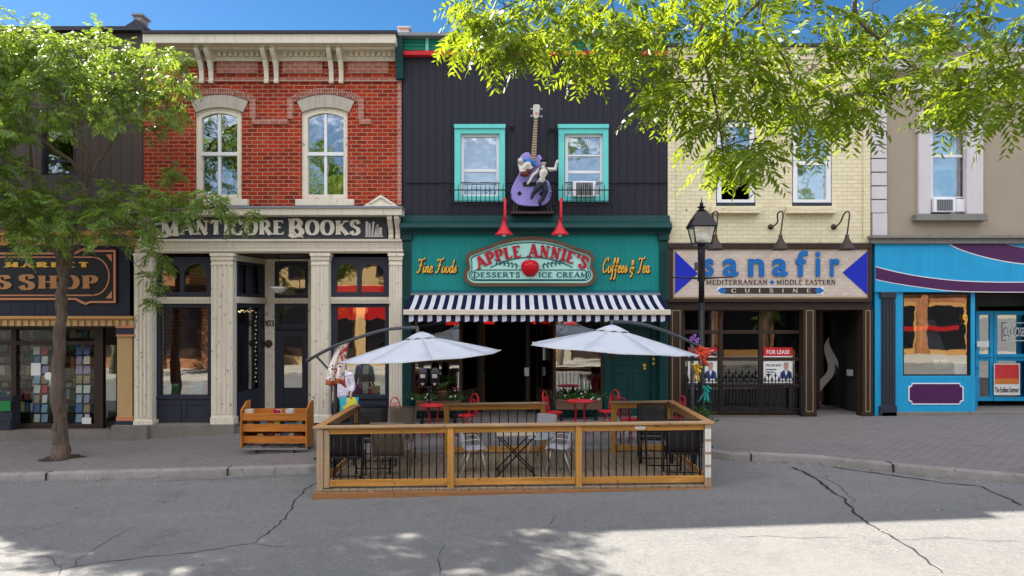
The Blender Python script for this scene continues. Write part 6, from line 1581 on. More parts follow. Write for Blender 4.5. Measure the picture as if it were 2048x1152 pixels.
def shell_chair(label):                                   # faces +y
    c = thing('plastic_chair', label, 'chair', group='pale plastic chairs on the deck')
    prof = spline([(.22, .42), (.12, .435), (-.08, .42), (-.19, .44), (-.23, .55), (-.27, .72), (-.31, .86)], 3); n = len(prof); m = MB(); vs = []
    for i, (y, z) in enumerate(prof):
        w = .22 - .03 * max(0, (z - .5))
        for j in range(7): s_ = j / 6 * 2 - 1; vs.append((s_ * w, y + .05 * s_ * s_ * (1 if z > .5 else 0), z + .03 * s_ * s_ * (1 if z <= .5 else 0)))
    m.add(vs, [[i * 7 + j, i * 7 + j + 1, i * 7 + j + 8, i * 7 + j + 7] for i in range(n - 1) for j in range(6)])
    o = mk('seat_shell', m, 'plastic', c, smooth=True); z = o.modifiers.new('t', 'SOLIDIFY'); z.thickness = .014
    for sx in (-1, 1):
        m = MB(); m.tube([(sx * .22, .2, 0), (sx * .17, .12, .42)], .013, 8); mk('leg', m, 'sil', c, smooth=True)
        m = MB(); m.tube([(sx * .22, -.26, 0), (sx * .17, -.1, .42)], .013, 8); mk('leg', m, 'sil', c, smooth=True)
        m = MB(); m.tube(spline([(sx * .2, -.24, .6), (sx * .25, -.1, .64), (sx * .25, .08, .63), (sx * .22, .16, .45)], 4), .01, 6); mk('armrest', m, 'sil', c, smooth=True)
    return c
pc = shell_chair('pale plastic chair on the taupe armchair side of the folding table'); at(pc, X(948, 12.2), 12.2, dz(-.7), rad(-80))
o = copy_tree(pc); o['label'] = 'pale plastic chair on the lamp post side of the folding table'; at(o, X(1118, 12.2), 12.2, dz(.8), rad(78))
o = copy_tree(pc); o['label'] = 'pale plastic chair facing the road behind the folding table'; at(o, X(1083, 13.2), 13.25, dz(.5), rad(150))

def bistro_chair(label):                                  # faces +y
    c = thing('bistro_chair', label, 'chair', group='red metal bistro chairs by the parlour')
    m = MB(); m.lathe([(.0, .45), (.19, .45), (.2, .46), (.2, .475), (.17, .48), (.0, .478)], (0, 0, 0), 22); mk('seat', m, 'red', c, smooth=True)
    for sx in (-1, 1):
        m = MB(); m.tube([(sx * .17, .2, 0), (sx * .1, -.02, .3), (sx * .13, -.15, .46)], .011, 6); mk('leg', m, 'red', c, smooth=True)
        m = MB(); m.tube([(sx * .17, -.22, 0), (sx * .1, 0, .28), (sx * .13, .15, .46)], .011, 6); mk('leg', m, 'red', c, smooth=True)
    m = MB(); pts = [(-.17, -.16, .46), (-.19, -.19, .65), (-.17, -.215, .8), (-.1, -.23, .9), (0, -.235, .935), (.1, -.23, .9), (.17, -.215, .8), (.19, -.19, .65), (.17, -.16, .46)]
    m.tube(spline(pts, 4), .013, 8); mk('hoop_back', m, 'red', c, smooth=True)
    m = MB()
    for sx in (-1, 1):
        m.tube(spline([(sx * .02, -.17, .5), (sx * .09, -.19, .62), (sx * .12, -.205, .74), (sx * .07, -.215, .82), (sx * .02, -.21, .77), (sx * .05, -.205, .71)], 4), .008, 6)
        m.tube(spline([(sx * .14, -.17, .5), (sx * .1, -.185, .58), (sx * .05, -.19, .62), (0, -.2, .7)], 4), .007, 6)
    mk('scroll', m, 'red', c, smooth=True); return c
def onwalk(o, px, Y, rz): x = X(px, Y); return at(o, x, Y, walk_z(x, Y), rz)
def bistro_table(label, px, Y):
    t = thing('bistro_table', label, 'table', group='red metal bistro tables by the parlour')
    m = MB(); m.lathe([(.0, .7), (.3, .7), (.315, .705), (.315, .72), (.3, .725), (.0, .725)], (0, 0, 0), 26); mk('tabletop', m, 'red', t, smooth=True)
    for i in range(4):
        a = rad(45 + 90 * i); m = MB(); m.tube(spline([(.27 * math.cos(a), .27 * math.sin(a), 0), (.16 * math.cos(a), .16 * math.sin(a), .25), (.13 * math.cos(a), .13 * math.sin(a), .5), (.22 * math.cos(a), .22 * math.sin(a), .7)], 4), .012, 6); mk('leg', m, 'red', t, smooth=True)
    onwalk(t, px, Y, 0)
b0 = bistro_chair('red hoop back chair behind the taupe armchairs'); onwalk(b0, 806, 15.2, rad(-115))
for lb, px, Y, a in (('red hoop back chair between the first red table and the rail', 933, 15.4, 125), ('red hoop back chair beside the open parlour doorway', 1108, 15.5, -110), ('red hoop back chair in front of the green side door', 1214, 15.5, 115), ('red hoop back chair half hidden at the deck corner near the lamp post', 1345, 14.6, 100), ('red hoop back chair seen through the lamp post end of the back rail', 1262, 14.6, -60)):
    o = copy_tree(b0); o['label'] = lb; onwalk(o, px, Y, rad(a))
bistro_table('round red table in front of the window with the parking meters', 867, 15.4)
bistro_table('round red table in front of the window beside the green door', 1160, 15.5)

# planters under the parlour windows
def plant(m, pm, c, r, n, rn, L=.16):
    for i in range(n):
        a = rn.uniform(0, 6.28); o = Vector((rn.gauss(0, r[0]), rn.gauss(0, r[1]), abs(rn.gauss(0, r[2])))) + Vector(c)
        d = Vector((math.cos(a), math.sin(a) * .7, rn.uniform(.1, 1.1))).normalized(); s_ = d.orthogonal().normalized(); s_ = (Matrix.Rotation(rn.uniform(0, 6.28), 3, d) @ s_) * .02
        l = L * rn.uniform(.4, 1); m.poly([o, o + d * l * .5 + s_, o + d * l, o + d * l * .5 - s_])
    for i in range(n // 24):
        o = Vector((rn.gauss(0, r[0]), rn.gauss(-.05, r[1]), abs(rn.gauss(.06, r[2])))) + Vector(c); pm.ball(o, rn.uniform(.018, .03), 6)
def planter(label, px0, px1, Y, zt_, seed):
    rn = random.Random(seed); t = thing('flower_planter', label, 'planter', P((px0 + px1) / 2, 810, Y), group='flower boxes under the parlour windows')
    a, e = X(px0, Y), X(px1, Y); zb = zt_ - .24
    m = MB(); m.box(a, e, Y, Y + .26, zb, zt_); m.box(a - .01, e + .01, Y - .012, Y + .27, zt_ - .05, zt_ - .012); mk('box', m, 'terracotta', t, bev=.01)
    m = MB(); m.box(a + .1, a + .16, Y + .05, Y + .2, .2, zb); mk('foot', m, 'black', t); m = MB(); m.box(e - .16, e - .1, Y + .05, Y + .2, .2, zb); mk('foot', m, 'black', t)
    m = MB(); pm = MB(); plant(m, pm, ((a + e) / 2, Y + .12, zt_), ((e - a) / 3.4, .07, .05), 300, rn)
    mk('foliage', m, 'leaf_plant', t, recalc=False); mk('blossom', pm, 'petal', t, smooth=True)
planter('flower box with trailing leaves under the window behind the parking meters', 832, 920, 16.6, Z(802, 16.6), 3)
planter('flower box with white blossoms under the window beside the green door', 1112, 1204, 16.6, Z(800, 16.6), 4)
rn = random.Random(8); t = thing('potted_plant', 'spiky green potted plant between the parking meters and the red table', 'plant', P(884, 800, 16.2))
m = MB(); m.lathe([(.08, 0), (.12, .2), (.13, .22), (.0, .22)], P(884, 800, 16.2), 14); mk('pot', m, 'terracotta', t, smooth=True)
m = MB(); c = Vector(P(884, 782, 16.2))
for i in range(46):
    a = rn.uniform(0, 6.28); d = Vector((math.cos(a) * .7, math.sin(a) * .7, rn.uniform(.6, 1.6))).normalized(); L = rn.uniform(.2, .42); s_ = Vector((-d.y, d.x, 0)).normalized() * .014
    q = c + d * L * .6; tip = c + d * L + Vector((d.x, d.y, -.5)) * L * .35; m.add([c - s_, c + s_, q + s_, q - s_, tip], [[0, 1, 2, 3], [3, 2, 4]])
mk('foliage', m, 'leaf_plant', t, recalc=False)
t = thing('potted_plant', 'small leafy potted plant at the foot of the street lamp', 'plant', P(1400, 850, 14.0))
c = P(1400, 850, 14.0); m = MB(); m.lathe([(.09, -.3), (.14, -.02), (.15, .0), (.0, -.01)], c, 14); mk('pot', m, 'black', t, smooth=True)
m = MB(); pm = MB(); plant(m, pm, (c[0], c[1], c[2]), (.1, .1, .16), 260, random.Random(5)); mk('foliage', m, 'leaf_plant', t, recalc=False)

# parking meters
t = thing('parking_meter', 'twin headed black and silver parking meter behind the first red table', 'parking meter', (X(858, 15.9), 15.9, walk_z(X(858, 15.9), 15.9)))
Y = 15.9; x = X(858, Y); zb = walk_z(x, Y); zt_ = Z(776, Y)
m = MB(); m.tube([(x, Y, zb), (x, Y, zt_)], .03, 10); m.box(x - .24, x + .24, Y - .05, Y + .05, zt_, zt_ + .035); mk('pole', m, 'black', t)
for px in (846, 870):
    cx = X(px, Y); m = MB(); m.prism([(cx - .1, zt_ + .17), (cx - .06, zt_ + .035), (cx + .06, zt_ + .035), (cx + .1, zt_ + .17), (cx + .105, zt_ + .34), (cx - .105, zt_ + .34)], Y - .07, Y + .07); h = mk('meter_head', m, 'black_gloss', t, bev=.015)
    m = MB(); m.prism([(cx + .1 * math.cos(a), zt_ + .343 + .13 * math.sin(a)) for a in [math.pi * i / 10 for i in range(11)]], Y - .05, Y + .05); mk('dome', m, 'graphite', h, bev=.02)
    m = MB(); m.box(cx - .055, cx + .055, Y - .078, Y - .071, zt_ + .24, zt_ + .33); mk('display_plate', m, 'sil', h); m = MB(); m.prism([(cx - .045, zt_ + .12), (cx, zt_ + .06), (cx + .045, zt_ + .12)], Y - .078, Y - .071); mk('coin_plate', m, 'sil', h)

# ================================================================== book cart on the pavement
Yc = 14.15; cx0, cx1 = X(480, 14.1), X(611, 14.1); zc = walk_z((cx0 + cx1) / 2, 14.3)
t = thing('book_cart', 'orange pine book cart with sloping shelves on castors outside the bookshop', 'book cart', ((cx0 + cx1) / 2, Yc, zc))
for x in (cx0, cx1):
    m = MB(); m.prismx([(Yc, zc + .12), (Yc + .5, zc + .12), (Yc + .5, zc + 1.06), (Yc + .3, zc + 1.06), (Yc, zc + .9)], x - .014, x + .014); mk('side_panel', m, 'cart_wood_z', t, bev=.004)
for z0, dy in ((.2, .08), (.45, .05), (.68, .02)):
    m = MB(); m.box(cx0 + .015, cx1 - .015, Yc + dy, Yc + dy + .022, zc + z0, zc + z0 + .155); m.box(cx0 + .015, cx1 - .015, Yc + dy + .023, Yc + .44, zc + z0 + .01, zc + z0 + .03); mk('shelf', m, 'cart_wood', t, bev=.004)
m = MB(); m.box(cx0 + .015, cx1 - .015, Yc + .45, Yc + .47, zc + .15, zc + .88); mk('back_panel', m, 'cart_wood', t)
m = MB()
for y in (.02, .46): m.box(cx0 - .02, cx1 + .02, Yc + y, Yc + y + .04, zc + .075, zc + .115)
for s_ in (.05, .27, .3, .55, .8, .84): x = cx0 + (cx1 - cx0) * s_; m.box(x, x + .03, Yc + .02, Yc + .5, zc + .116, zc + .13)
mk('base_frame', m, 'grey_metal', t)
for s_ in (.22, .8):
    for y in (.06, .44):
        x = cx0 + (cx1 - cx0) * s_; m = MB(); m.lathe([(.035, -.014), (.038, 0), (.035, .014)], (x, Yc + y, zc + .038), 14, 0, 'x'); m.box(x - .02, x + .02, Yc + y - .012, Yc + y + .012, zc + .04, zc + .076); mk('castor', m, 'black', t)
bk = [('cream', (.55, .47, .34), .06, 0, 2), ('crimson', (.3, .01, .05), .55, 0, 2), ('grey white', (.5, .49, .46), .76, 0, 2), ('tan', (.35, .22, .1), .08, .0, 1), ('black', (.02, .02, .02), .19, 0, 1), ('pale blue', (.3, .36, .62), .31, 0, 1), ('orange', (.5, .22, .06), .42, 0, 1), ('yellow', (.6, .5, .1), .54, 0, 1), ('blue', (.06, .2, .5), .72, 0, 1), ('slate', (.2, .25, .3), .82, 0, 1), ('pale aqua', (.35, .55, .58), .93, 0, 1), ('amber', (.6, .35, .08), .25, 0, 0), ('dark maroon', (.1, .02, .03), .42, 0, 0), ('salmon', (.5, .22, .16), .55, 0, 0), ('denim', (.08, .14, .3), .68, 0, 0), ('ivory', (.5, .42, .34), .77, 0, 0), ('wine', (.16, .02, .03), .9, 0, 0)]
for nm, c, s_, _, lv in bk:
    z0, dy = ((.2, .08), (.45, .05), (.68, .02))[lv]; x = cx0 + .05 + (cx1 - cx0 - .14) * s_; w = random.uniform(.055, .075); h = .185 + random.uniform(0, .03) + (.02 if lv == 2 else 0)
    o = thing('book', f'{nm} book on the {("bottom", "middle", "top")[lv]} shelf of the book cart', 'book', (x, Yc + .1, zc + z0), group='books on the pavement cart')
    m = MB(); y0 = Yc + dy + .06; y1 = y0 + .14
    m.box(x - w, x + w, y0, y0 + .012, zc + z0 + .031, zc + z0 + h); m.box(x - w, x + w, y1 - .012, y1, zc + z0 + .031, zc + z0 + h); m.box(x - w - .004, x - w + .008, y0 - .001, y1 + .001, zc + z0 + .031, zc + z0 + h + .001); mk('cover', m, rgb('book_' + nm.replace(' ', '_'), c, .55, .2), o)
    m = MB(); m.box(x - w + .009, x + w - .008, y0 + .013, y1 - .013, zc + z0 + .031, zc + z0 + h - .008); mk('pages', m, 'paper', o)

# ================================================================== street lamp
Y = 14.3; x = X(1403, Y); zb = walk_z(x, Y)
t = thing('street_lamp', 'black street lamp with four sided lantern in front of the tiled sign', 'street lamp', (x, Y, zb))
m = MB(); m.lathe([(.17, 0), (.17, .08), (.13, .12), (.12, .5), (.14, .55), (.09, .62), (.068, .7), (.062, 2.9)], (x, Y, zb), 18); zt_ = Z(490, Y); m.tube([(x, Y, zb + 2.9), (x, Y, zt_)], [.062, .05], 16)
m.lathe([(.06, -.75), (.075, -.72), (.075, -.1), (.06, -.05), (.085, -.02), (.085, 0)], (x, Y, zt_), 16); mk('pole', m, 'black_gloss', t, smooth=True)
m = MB(); z_ = Z(554, Y); m.tube([(X(1341, Y), Y, z_), (x - .2, Y, z_ - .02), (x, Y, z_ - .03), (x + .2, Y, z_ - .02), (X(1466, Y), Y, z_)], [.012, .02, .03, .02, .012], 8); m.tube([(x, Y, z_ - .09), (x, Y, z_ + .06)], .078, 14); mk('ladder_bar', m, 'black_gloss', t)
m = MB(); m.box(x - .14, x - .07, Y - .05, Y + .05, Z(541, Y), Z(525, Y)); mk('sensor_box', m, 'graphite', t, bev=.01)
zl0, zl1 = Z(487, Y), Z(456, Y); a, e = .16, .225
ln = MB()
for sx, sy in ((-1, -1), (1, -1), (1, 1), (-1, 1)): ln.bar((x + sx * a, Y + sy * a, zl0), (x + sx * e, Y + sy * e, zl1), .022)
ln.box(x - a - .02, x + a + .02, Y - a - .02, Y + a + .02, zl0 - .03, zl0); ln.box(x - e - .03, x + e + .03, Y - e - .03, Y + e + .03, zl1, zl1 + .025)
zr0, zr1 = zl1 + .025, Z(424, Y); q = .1
ln.add([(x + sx * w, Y + sy * w, z_) for z_, w in ((zr0, e + .045), (zr0 + (zr1 - zr0) * .55, .185), (zr1, q)) for sx, sy in ((-1, -1), (1, -1), (1, 1), (-1, 1))], [[i + 4 * k, (i + 1) % 4 + 4 * k, (i + 1) % 4 + 4 * k + 4, i + 4 * k + 4] for k in range(2) for i in range(4)] + [[8, 9, 10, 11], [3, 2, 1, 0]])
ln.lathe([(.09, 0), (.11, .02), (.06, .05), (.05, .08), (.1, .1), (.03, .14), (.045, .17), (.015, .22), (.004, .3)], (x, Y, zr1), 14)
lt = mk('lantern', ln, 'black_gloss', t)
m = MB(); m.add([(x + sx * w, Y + sy * w, z_) for z_, w in ((zl0, a - .006), (zl1, e - .006)) for sx, sy in ((-1, -1), (1, -1), (1, 1), (-1, 1))], [[i, (i + 1) % 4, (i + 1) % 4 + 4, i + 4] for i in range(4)]); mk('pane', m, 'glass', lt)
m = MB(); m.lathe([(.1, .0), (.15, .03), (.16, .12), (.12, .26), (.0, .28)], (x, Y, zl0 + .01), 16); mk('diffuser', m, 'frosted', lt, smooth=True)

# ================================================================== person behind the scarf
def person():
    Y = 16.0; x = X(687, Y); zg = walk_z(x, Y); p = thing('person', 'person in a pale floral blouse and dark trousers carrying a bright bag', 'person', (x, Y, zg))
    g = lambda dx, dy, z: (x + dx, Y + dy, zg + z)
    hd = 1.5
    def skin(lst, extra=None):
        m = MB()
        for a, c, ra, rb in lst: m.cap(g(*a), g(*c), ra, rb, 12)
        if extra: extra(m)
        return m
    def head(m):
        m.ball(g(-.02, -.01, hd + .02), (.078, .098, .115), 14); m.ball(g(-.02, -.04, hd - .05), (.06, .065, .06), 12); m.ball(g(-.005, -.115, hd + .0), (.016, .022, .022), 8)
        for s_ in (-1, 1): m.ball(g(-.02 + s_ * .08, .0, hd + .0), (.014, .026, .034), 8); m.ball(g(-.02 + s_ * .03, -.095, hd + .028), (.016, .012, .01), 8)
        m.ball(g(-.02, -.1, hd - .055), (.028, .014, .008), 8)
        # hand closed on the bag handles: palm, four curled fingers and thumb
        hx, hy, hz = .2, -.16, .86
        m.ball(g(hx, hy, hz), (.022, .04, .045), 10)
        for i, (l, dz_) in enumerate(((.03, .028), (.035, .01), (.034, -.008), (.026, -.025))):
            m.cap(g(hx + .005, hy - .035, hz + dz_), g(hx + .02 + l * .3, hy - .06, hz + dz_ - .008), .0095, .009, 6); m.cap(g(hx + .02 + l * .3, hy - .06, hz + dz_ - .008), g(hx + .045, hy - .045, hz + dz_ - .02), .009, .008, 6)
        m.cap(g(hx + .01, hy + .0, hz + .035), g(hx + .04, hy - .03, hz + .02), .011, .009, 6)
        m.ball(g(-.24, -.05, .8), (.022, .036, .05), 10)
        for i in range(4): m.cap(g(-.24, -.075 + i * .02, .765), g(-.235, -.08 + i * .021, .7 + .006 * abs(i - 1.5)), .0095, .008, 6)
        m.cap(g(-.225, -.07, .8), g(-.21, -.095, .75), .011, .009, 6)
    b = skin([((0, 0, 1.38), (-.01, 0, 1.46), .055, .05), ((0, .0, 1.28), (0, 0, .98), .13, .13), ((-.17, .0, 1.34), (-.21, .02, 1.08), .052, .042), ((-.21, .02, 1.08), (-.235, -.04, .84), .04, .028), ((.17, 0, 1.34), (.22, .0, 1.09), .052, .042), ((.22, 0, 1.09), (.2, -.15, .89), .04, .028),
              ((-.08, 0, .92), (-.085, .0, .5), .085, .055), ((-.085, 0, .5), (-.085, .03, .1), .055, .036), ((.08, 0, .92), (.09, -.06, .5), .085, .055), ((.09, -.06, .5), (.09, -.02, .1), .055, .036), ((-.085, .02, .05), (-.09, -.12, .035), .036, .03), ((.09, -.03, .05), (.1, -.17, .035), .036, .03)], head)
    body = remesh(mk('body', b, 'skin', p, smooth=True), .0085, 2)
    m = skin([((0, .0, 1.33), (0, .0, 1.1), .15, .15), ((0, .0, 1.1), (0, .0, .9), .15, .165), ((-.12, 0, 1.36), (.12, 0, 1.36), .06, .06), ((-.16, 0, 1.35), (-.215, .02, 1.1), .072, .06), ((.16, 0, 1.35), (.225, 0, 1.1), .072, .06), ((.225, 0, 1.1), (.215, -.07, 1.0), .058, .055)]); remesh(mk('blouse', m, 'blouse', body, smooth=True), .013, 4)
    m = skin([((-.06, 0, .92), (-.09, 0, .52), .115, .08), ((-.09, 0, .52), (-.09, .03, .1), .078, .062), ((.06, 0, .92), (.09, -.06, .52), .115, .08), ((.09, -.06, .52), (.095, -.02, .1), .078, .062)]); remesh(mk('trousers', m, 'black', body, smooth=True), .013, 4)
    m = skin([((-.085, .03, .045), (-.095, -.14, .04), .045, .038), ((.09, -.02, .045), (.105, -.19, .04), .045, .038)]); remesh(mk('shoes', m, 'black_gloss', body, smooth=True), .01, 2)
    m = MB(); c = g(-.02, .015, hd + .05); m.ball(c, (.092, .105, .098), 14); m.ball(g(-.02, .06, hd - .03), (.088, .06, .11), 12); remesh(mk('hair', m, 'hair_grey', body, smooth=True), .012, 2)
    # bag
    bx_, by_, bz_ = x + .17, Y - .17, zg + .45
    t = thing('shopping_bag', 'turquoise, green and yellow patterned bag held by the person in the floral blouse', 'bag', (bx_, by_, bz_))
    vs = []; m = MB(); rows = 7; seg = 16
    for i in range(rows):
        z_ = i / (rows - 1); w = .2 + .03 * z_; d = .075 - .05 * z_ * z_
        for j in range(seg): a = 2 * math.pi * j / seg; sg = lambda v: math.copysign(abs(v) ** .5, v); vs.append((bx_ + w * sg(math.cos(a)), by_ + d * sg(math.sin(a)), bz_ + .4 * z_))
    m.add(vs, [[i * seg + j, i * seg + (j + 1) % seg, (i + 1) * seg + (j + 1) % seg, (i + 1) * seg + j] for i in range(rows - 1) for j in range(seg)] + [list(range(seg))[::-1]])
    mt = NT('patterned_bag_cloth'); v = mt.n('TexVoronoi', Vector=mt.co, Scale=5.0); h = mt.n('SeparateColor', Color=v.outputs[1]).outputs[0]
    r_ = mt.n('ValToRGB', Fac=h); r_.color_ramp.interpolation = 'CONSTANT'; e_ = r_.color_ramp.elements; e_[0].color = (.02, .35, .45, 1); e_[1].position = .75; e_[1].color = (.6, .6, .6, 1)
    q = e_.new(.35); q.color = (.03, .3, .12, 1); q = e_.new(.55); q.color = (.6, .5, .04, 1); mt.set(mt.bsdf.inputs['Base Color'], r_.outputs[0])
    mk('bag_body', m, mt.m, t, smooth=True)
    m = MB()
    for s_ in (-1, 1): m.tube(spline([(bx_ - .1, by_ + .02 * s_, bz_ + .38), (bx_ - .04, by_, bz_ + .43), (bx_ + .03, by_, bz_ + .43), (bx_ + .1, by_ + .02 * s_, bz_ + .38)], 4), .01, 6)
    mk('handle', m, rgb('bag_blue', (.02, .25, .4)), t)
person()

# grit and leaf litter along the gutter
m = MB(); rn = random.Random(31)
for i in range(900):
    x = rn.uniform(-12, 11); y = kerb_y(x) - abs(rn.gauss(0, .16)) - .02
    if -3.3 < x < 3.4: continue
    if rn.random() < .25: y = rn.uniform(7.5, kerb_y(x)); 
    z = road_z(x) + .006; s_ = rn.uniform(.006, .024); a = rn.uniform(0, 6.28)
    m.poly([(x + s_ * math.cos(a + q), y + s_ * math.sin(a + q) * .7, z + (.008 if q > 3 else 0)) for q in (0, 1.3, 2.9, 4.4)], rn.choice((0, 0, 1, 2)))
for i in range(260):
    x = rn.uniform(-12, 11); y = rn.uniform(kerb_y(x) + .3, 16.7); z = walk_z(x, y) + .006; s_ = rn.uniform(.008, .02); a = rn.uniform(0, 6.28)
    m.poly([(x + s_ * math.cos(a + q), y + s_ * math.sin(a + q), z + (.008 if q > 3 else 0)) for q in (0, 1.3, 2.9, 4.4)], rn.choice((0, 1, 2)))
o = mk('leaf_litter', m, ['soil', rgb('dry_leaf', (.3, .2, .06)), rgb('grit', (.4, .38, .34))], recalc=False); o['kind'] = 'stuff'; o['label'] = 'dry leaves and grit scattered along the gutter and paving'; o['category'] = 'litter'

# ================================================================== things seen through the shop glass
def card_rack(label, px, Y, seed):
    rn = random.Random(seed); t = thing('card_rack', label, 'card rack', P(px, 850, Y), group='greeting card racks in the craft shop')
    x = X(px, Y); m = MB(); zb = Z(856, Y); m.tube([(x, Y, zb), (x, Y, zb + 2.2)], .02, 8); m.box(x - .2, x + .2, Y - .2, Y + .2, zb, zb + .04)
    for k in range(8): m.box(x - .19, x + .19, Y - .06, Y - .05, zb + .15 + k * .25, zb + .17 + k * .25)
    mk('stand', m, 'graphite', t)
    for k in range(8):
        for j in range(2):
            c = rn.choice(['paper', 'paper', rgb('card_blue', (.1, .2, .45)), rgb('card_red', (.5, .06, .05)), rgb('card_lilac', (.35, .3, .5)), rgb('card_tan', (.4, .28, .18)), rgb('card_sky', (.3, .45, .6))])
            m = MB(); w = rn.uniform(.06, .085); xx = x - .1 + .2 * j; z_ = zb + .17 + k * .25; m.add([(xx - w, Y - .1, z_), (xx + w, Y - .1, z_), (xx + w, Y - .07, z_ + .2), (xx - w, Y - .07, z_ + .2)], [[0, 1, 2, 3]]); o = mk('card', m, c, t); s_ = o.modifiers.new('t', 'SOLIDIFY'); s_.thickness = .006
card_rack('greeting card rack just left of the tree trunk', 86, 17.75, 1)
card_rack('greeting card rack just right of the tree trunk', 170, 17.75, 2)
def notice(px0, px1, py0, py1, Y, mt, label, cat='notice'):
    m = MB(); m.r(px0, px1, py0, py1, Y, .006); tag(mk('paper_notice', m, mt), label, cat)
notice(62, 81, 726, 751, 17.33, 'paper', 'white notice on the craft shop door left of the trunk')
notice(0, 21, 802, 822, 17.0, rgb('green_sign', (.02, .2, .05)), 'small green sign low in the craft shop corner window', 'sign')
notice(164, 182, 835, 848, 17.33, 'paper', 'small white notice at the foot of the craft shop glass')
t = thing('oval_sign', 'white oval open sign hanging on the craft shop glass by the trunk', 'sign', P(97, 752, 17.32)); m = MB(); m.lathe([(.0, -.006), (.1, -.006), (.1, 0)], P(97, 752, 17.33), 20, 0, 'y'); mk('disc', m, 'white_paint', t)
m = MB(); m.r(99, 104, 758, 772, 17.32, .006); mk('tag', m, 'white_paint', t)
rn = random.Random(21)
names = ['red', 'mustard', 'navy', 'white', 'green', 'tan', 'grey', 'sky blue', 'plum', 'cream']
cols = [(.4, .03, .03), (.5, .32, .04), (.03, .05, .2), (.6, .6, .58), (.04, .2, .08), (.35, .22, .1), (.25, .25, .26), (.2, .4, .6), (.15, .03, .14), (.55, .47, .34)]
def display(px0, px1, n, Y, zt_, where, seed, rows=1):
    rn = random.Random(seed)
    for k in range(n):
        px = px0 + (px1 - px0) * (k + .5) / n; nm = names[(k + seed) % 10]; h = rn.uniform(.2, .32); w = rn.uniform(.08, .12); x = X(px, Y); y = Y + rn.uniform(0, .12)
        o = thing('book', f'{nm} cover book propped up in {where}', 'book', (x, y, zt_), group='books shown in the shop windows')
        m = MB(); m.add([(x - w, y, zt_), (x + w, y, zt_), (x + w, y + .09, zt_ + h), (x - w, y + .09, zt_ + h)], [[0, 1, 2, 3]]); c = mk('cover', m, rgb('cover_' + nm.replace(' ', '_'), cols[(k + seed) % 10], .4, .2), o); s_ = c.modifiers.new('t', 'SOLIDIFY'); s_.thickness = .03
        m = MB(); f = rn.uniform(.5, .75); m.add([(x - w * .7, y + .09 * f - .009, zt_ + h * f), (x + w * .7, y + .09 * f - .009, zt_ + h * f), (x + w * .7, y + .09 * (f + .15) - .009, zt_ + h * (f + .15)), (x - w * .7, y + .09 * (f + .15) - .009, zt_ + h * (f + .15))], [[0, 1, 2, 3]]); mk('title_panel', m, 'paper', o)
m = MB(); m.box(X(322, 17.3), X(420, 17.3), 17.28, 17.9, .9, Z(789, 17.3)); tag(mk('window_shelf', m, 'interior_warm'), 'display shelf inside the bookshop window nearest the craft shop', 'shelf')
m = MB(); m.box(X(666, 17.3), X(772, 17.3), 17.28, 17.9, .9, Z(789, 17.3)); tag(mk('window_shelf', m, 'interior_warm'), 'display shelf inside the bookshop window behind the scarf', 'shelf')
display(326, 416, 6, 17.4, Z(789, 17.3) + .002, 'the bookshop window nearest the craft shop', 3)
display(684, 770, 7, 17.4, Z(789, 17.3) + .002, 'the bookshop window behind the umbrella', 6)
m = MB(); m.box(X(688, 17.7), X(770, 17.7), 17.6, 17.9, Z(752, 17.6), Z(749, 17.6)); tag(mk('wall_shelf', m, 'interior_warm'), 'upper shelf inside the bookshop window behind the umbrella', 'shelf')
display(690, 768, 5, 17.65, Z(749, 17.6) + .002, 'the upper shelf of the window behind the umbrella', 1)
# glowing strips and ball stand in for reflections in the right bookshop window
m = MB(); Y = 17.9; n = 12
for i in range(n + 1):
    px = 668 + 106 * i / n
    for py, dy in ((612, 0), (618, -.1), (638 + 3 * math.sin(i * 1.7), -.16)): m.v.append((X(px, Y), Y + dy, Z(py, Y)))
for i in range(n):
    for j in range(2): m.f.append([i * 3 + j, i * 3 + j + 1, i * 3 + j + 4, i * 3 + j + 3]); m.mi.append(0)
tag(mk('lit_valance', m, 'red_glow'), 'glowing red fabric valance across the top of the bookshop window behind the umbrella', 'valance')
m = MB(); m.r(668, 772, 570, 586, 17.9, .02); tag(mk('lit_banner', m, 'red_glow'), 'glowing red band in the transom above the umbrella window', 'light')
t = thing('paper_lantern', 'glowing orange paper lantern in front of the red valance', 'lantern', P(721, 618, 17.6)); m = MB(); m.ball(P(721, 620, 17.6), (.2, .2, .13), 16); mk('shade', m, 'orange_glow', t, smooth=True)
m = MB(); m.tube([P(721, 612, 17.6), P(721, 530, 17.6)], .006, 5); mk('cord', m, 'black', t)  # hanger added above the glowing stand-in ball
# string of small lamps in the splayed window
t = thing('string_lights', 'string of tiny warm lamps hung inside the splayed bookshop window', 'string lights', (X(510, 18), 18, 1.2))
wp = []; 
for i in range(12): wp.append((-6.98 + .005 * i, 17.3 + .083 * i, 3.14 - .05 * math.sin(i * .9) ** 2))
for i in range(17): wp.append((-6.86 + .012 * math.sin(i * 2), 18.26, 3.08 - .115 * i))
m = MB(); m.tube(wp, .005, 4); mk('cord', m, 'black', t)
for q in wp[1:]: m = MB(); m.ball((q[0] + .015, q[1], q[2] - .015), .014, 6); mk('lamp', m, 'bulb', t, smooth=True)
# hanging bowl lamp in the doorway
t = thing('pendant_lamp', 'white glass bowl lamp hanging in the bookshop doorway', 'pendant lamp', P(558, 505, 17.6)); c = P(558, 580, 17.6)
m = MB(); m.tube([P(558, 507, 17.6), (c[0], c[1], c[2] + .08)], .012, 8); m.lathe([(.1, -.03), (.1, 0)], P(558, 507, 17.6), 14); mk('stem', m, 'bronze', t)
m = MB(); m.lathe([(.0, -.09), (.08, -.08), (.16, -.03), (.2, .03), (.22, .04), (.22, .06), (.2, .075), (.07, .09), (.0, .09)], c, 20); mk('bowl', m, 'frosted', t, smooth=True)
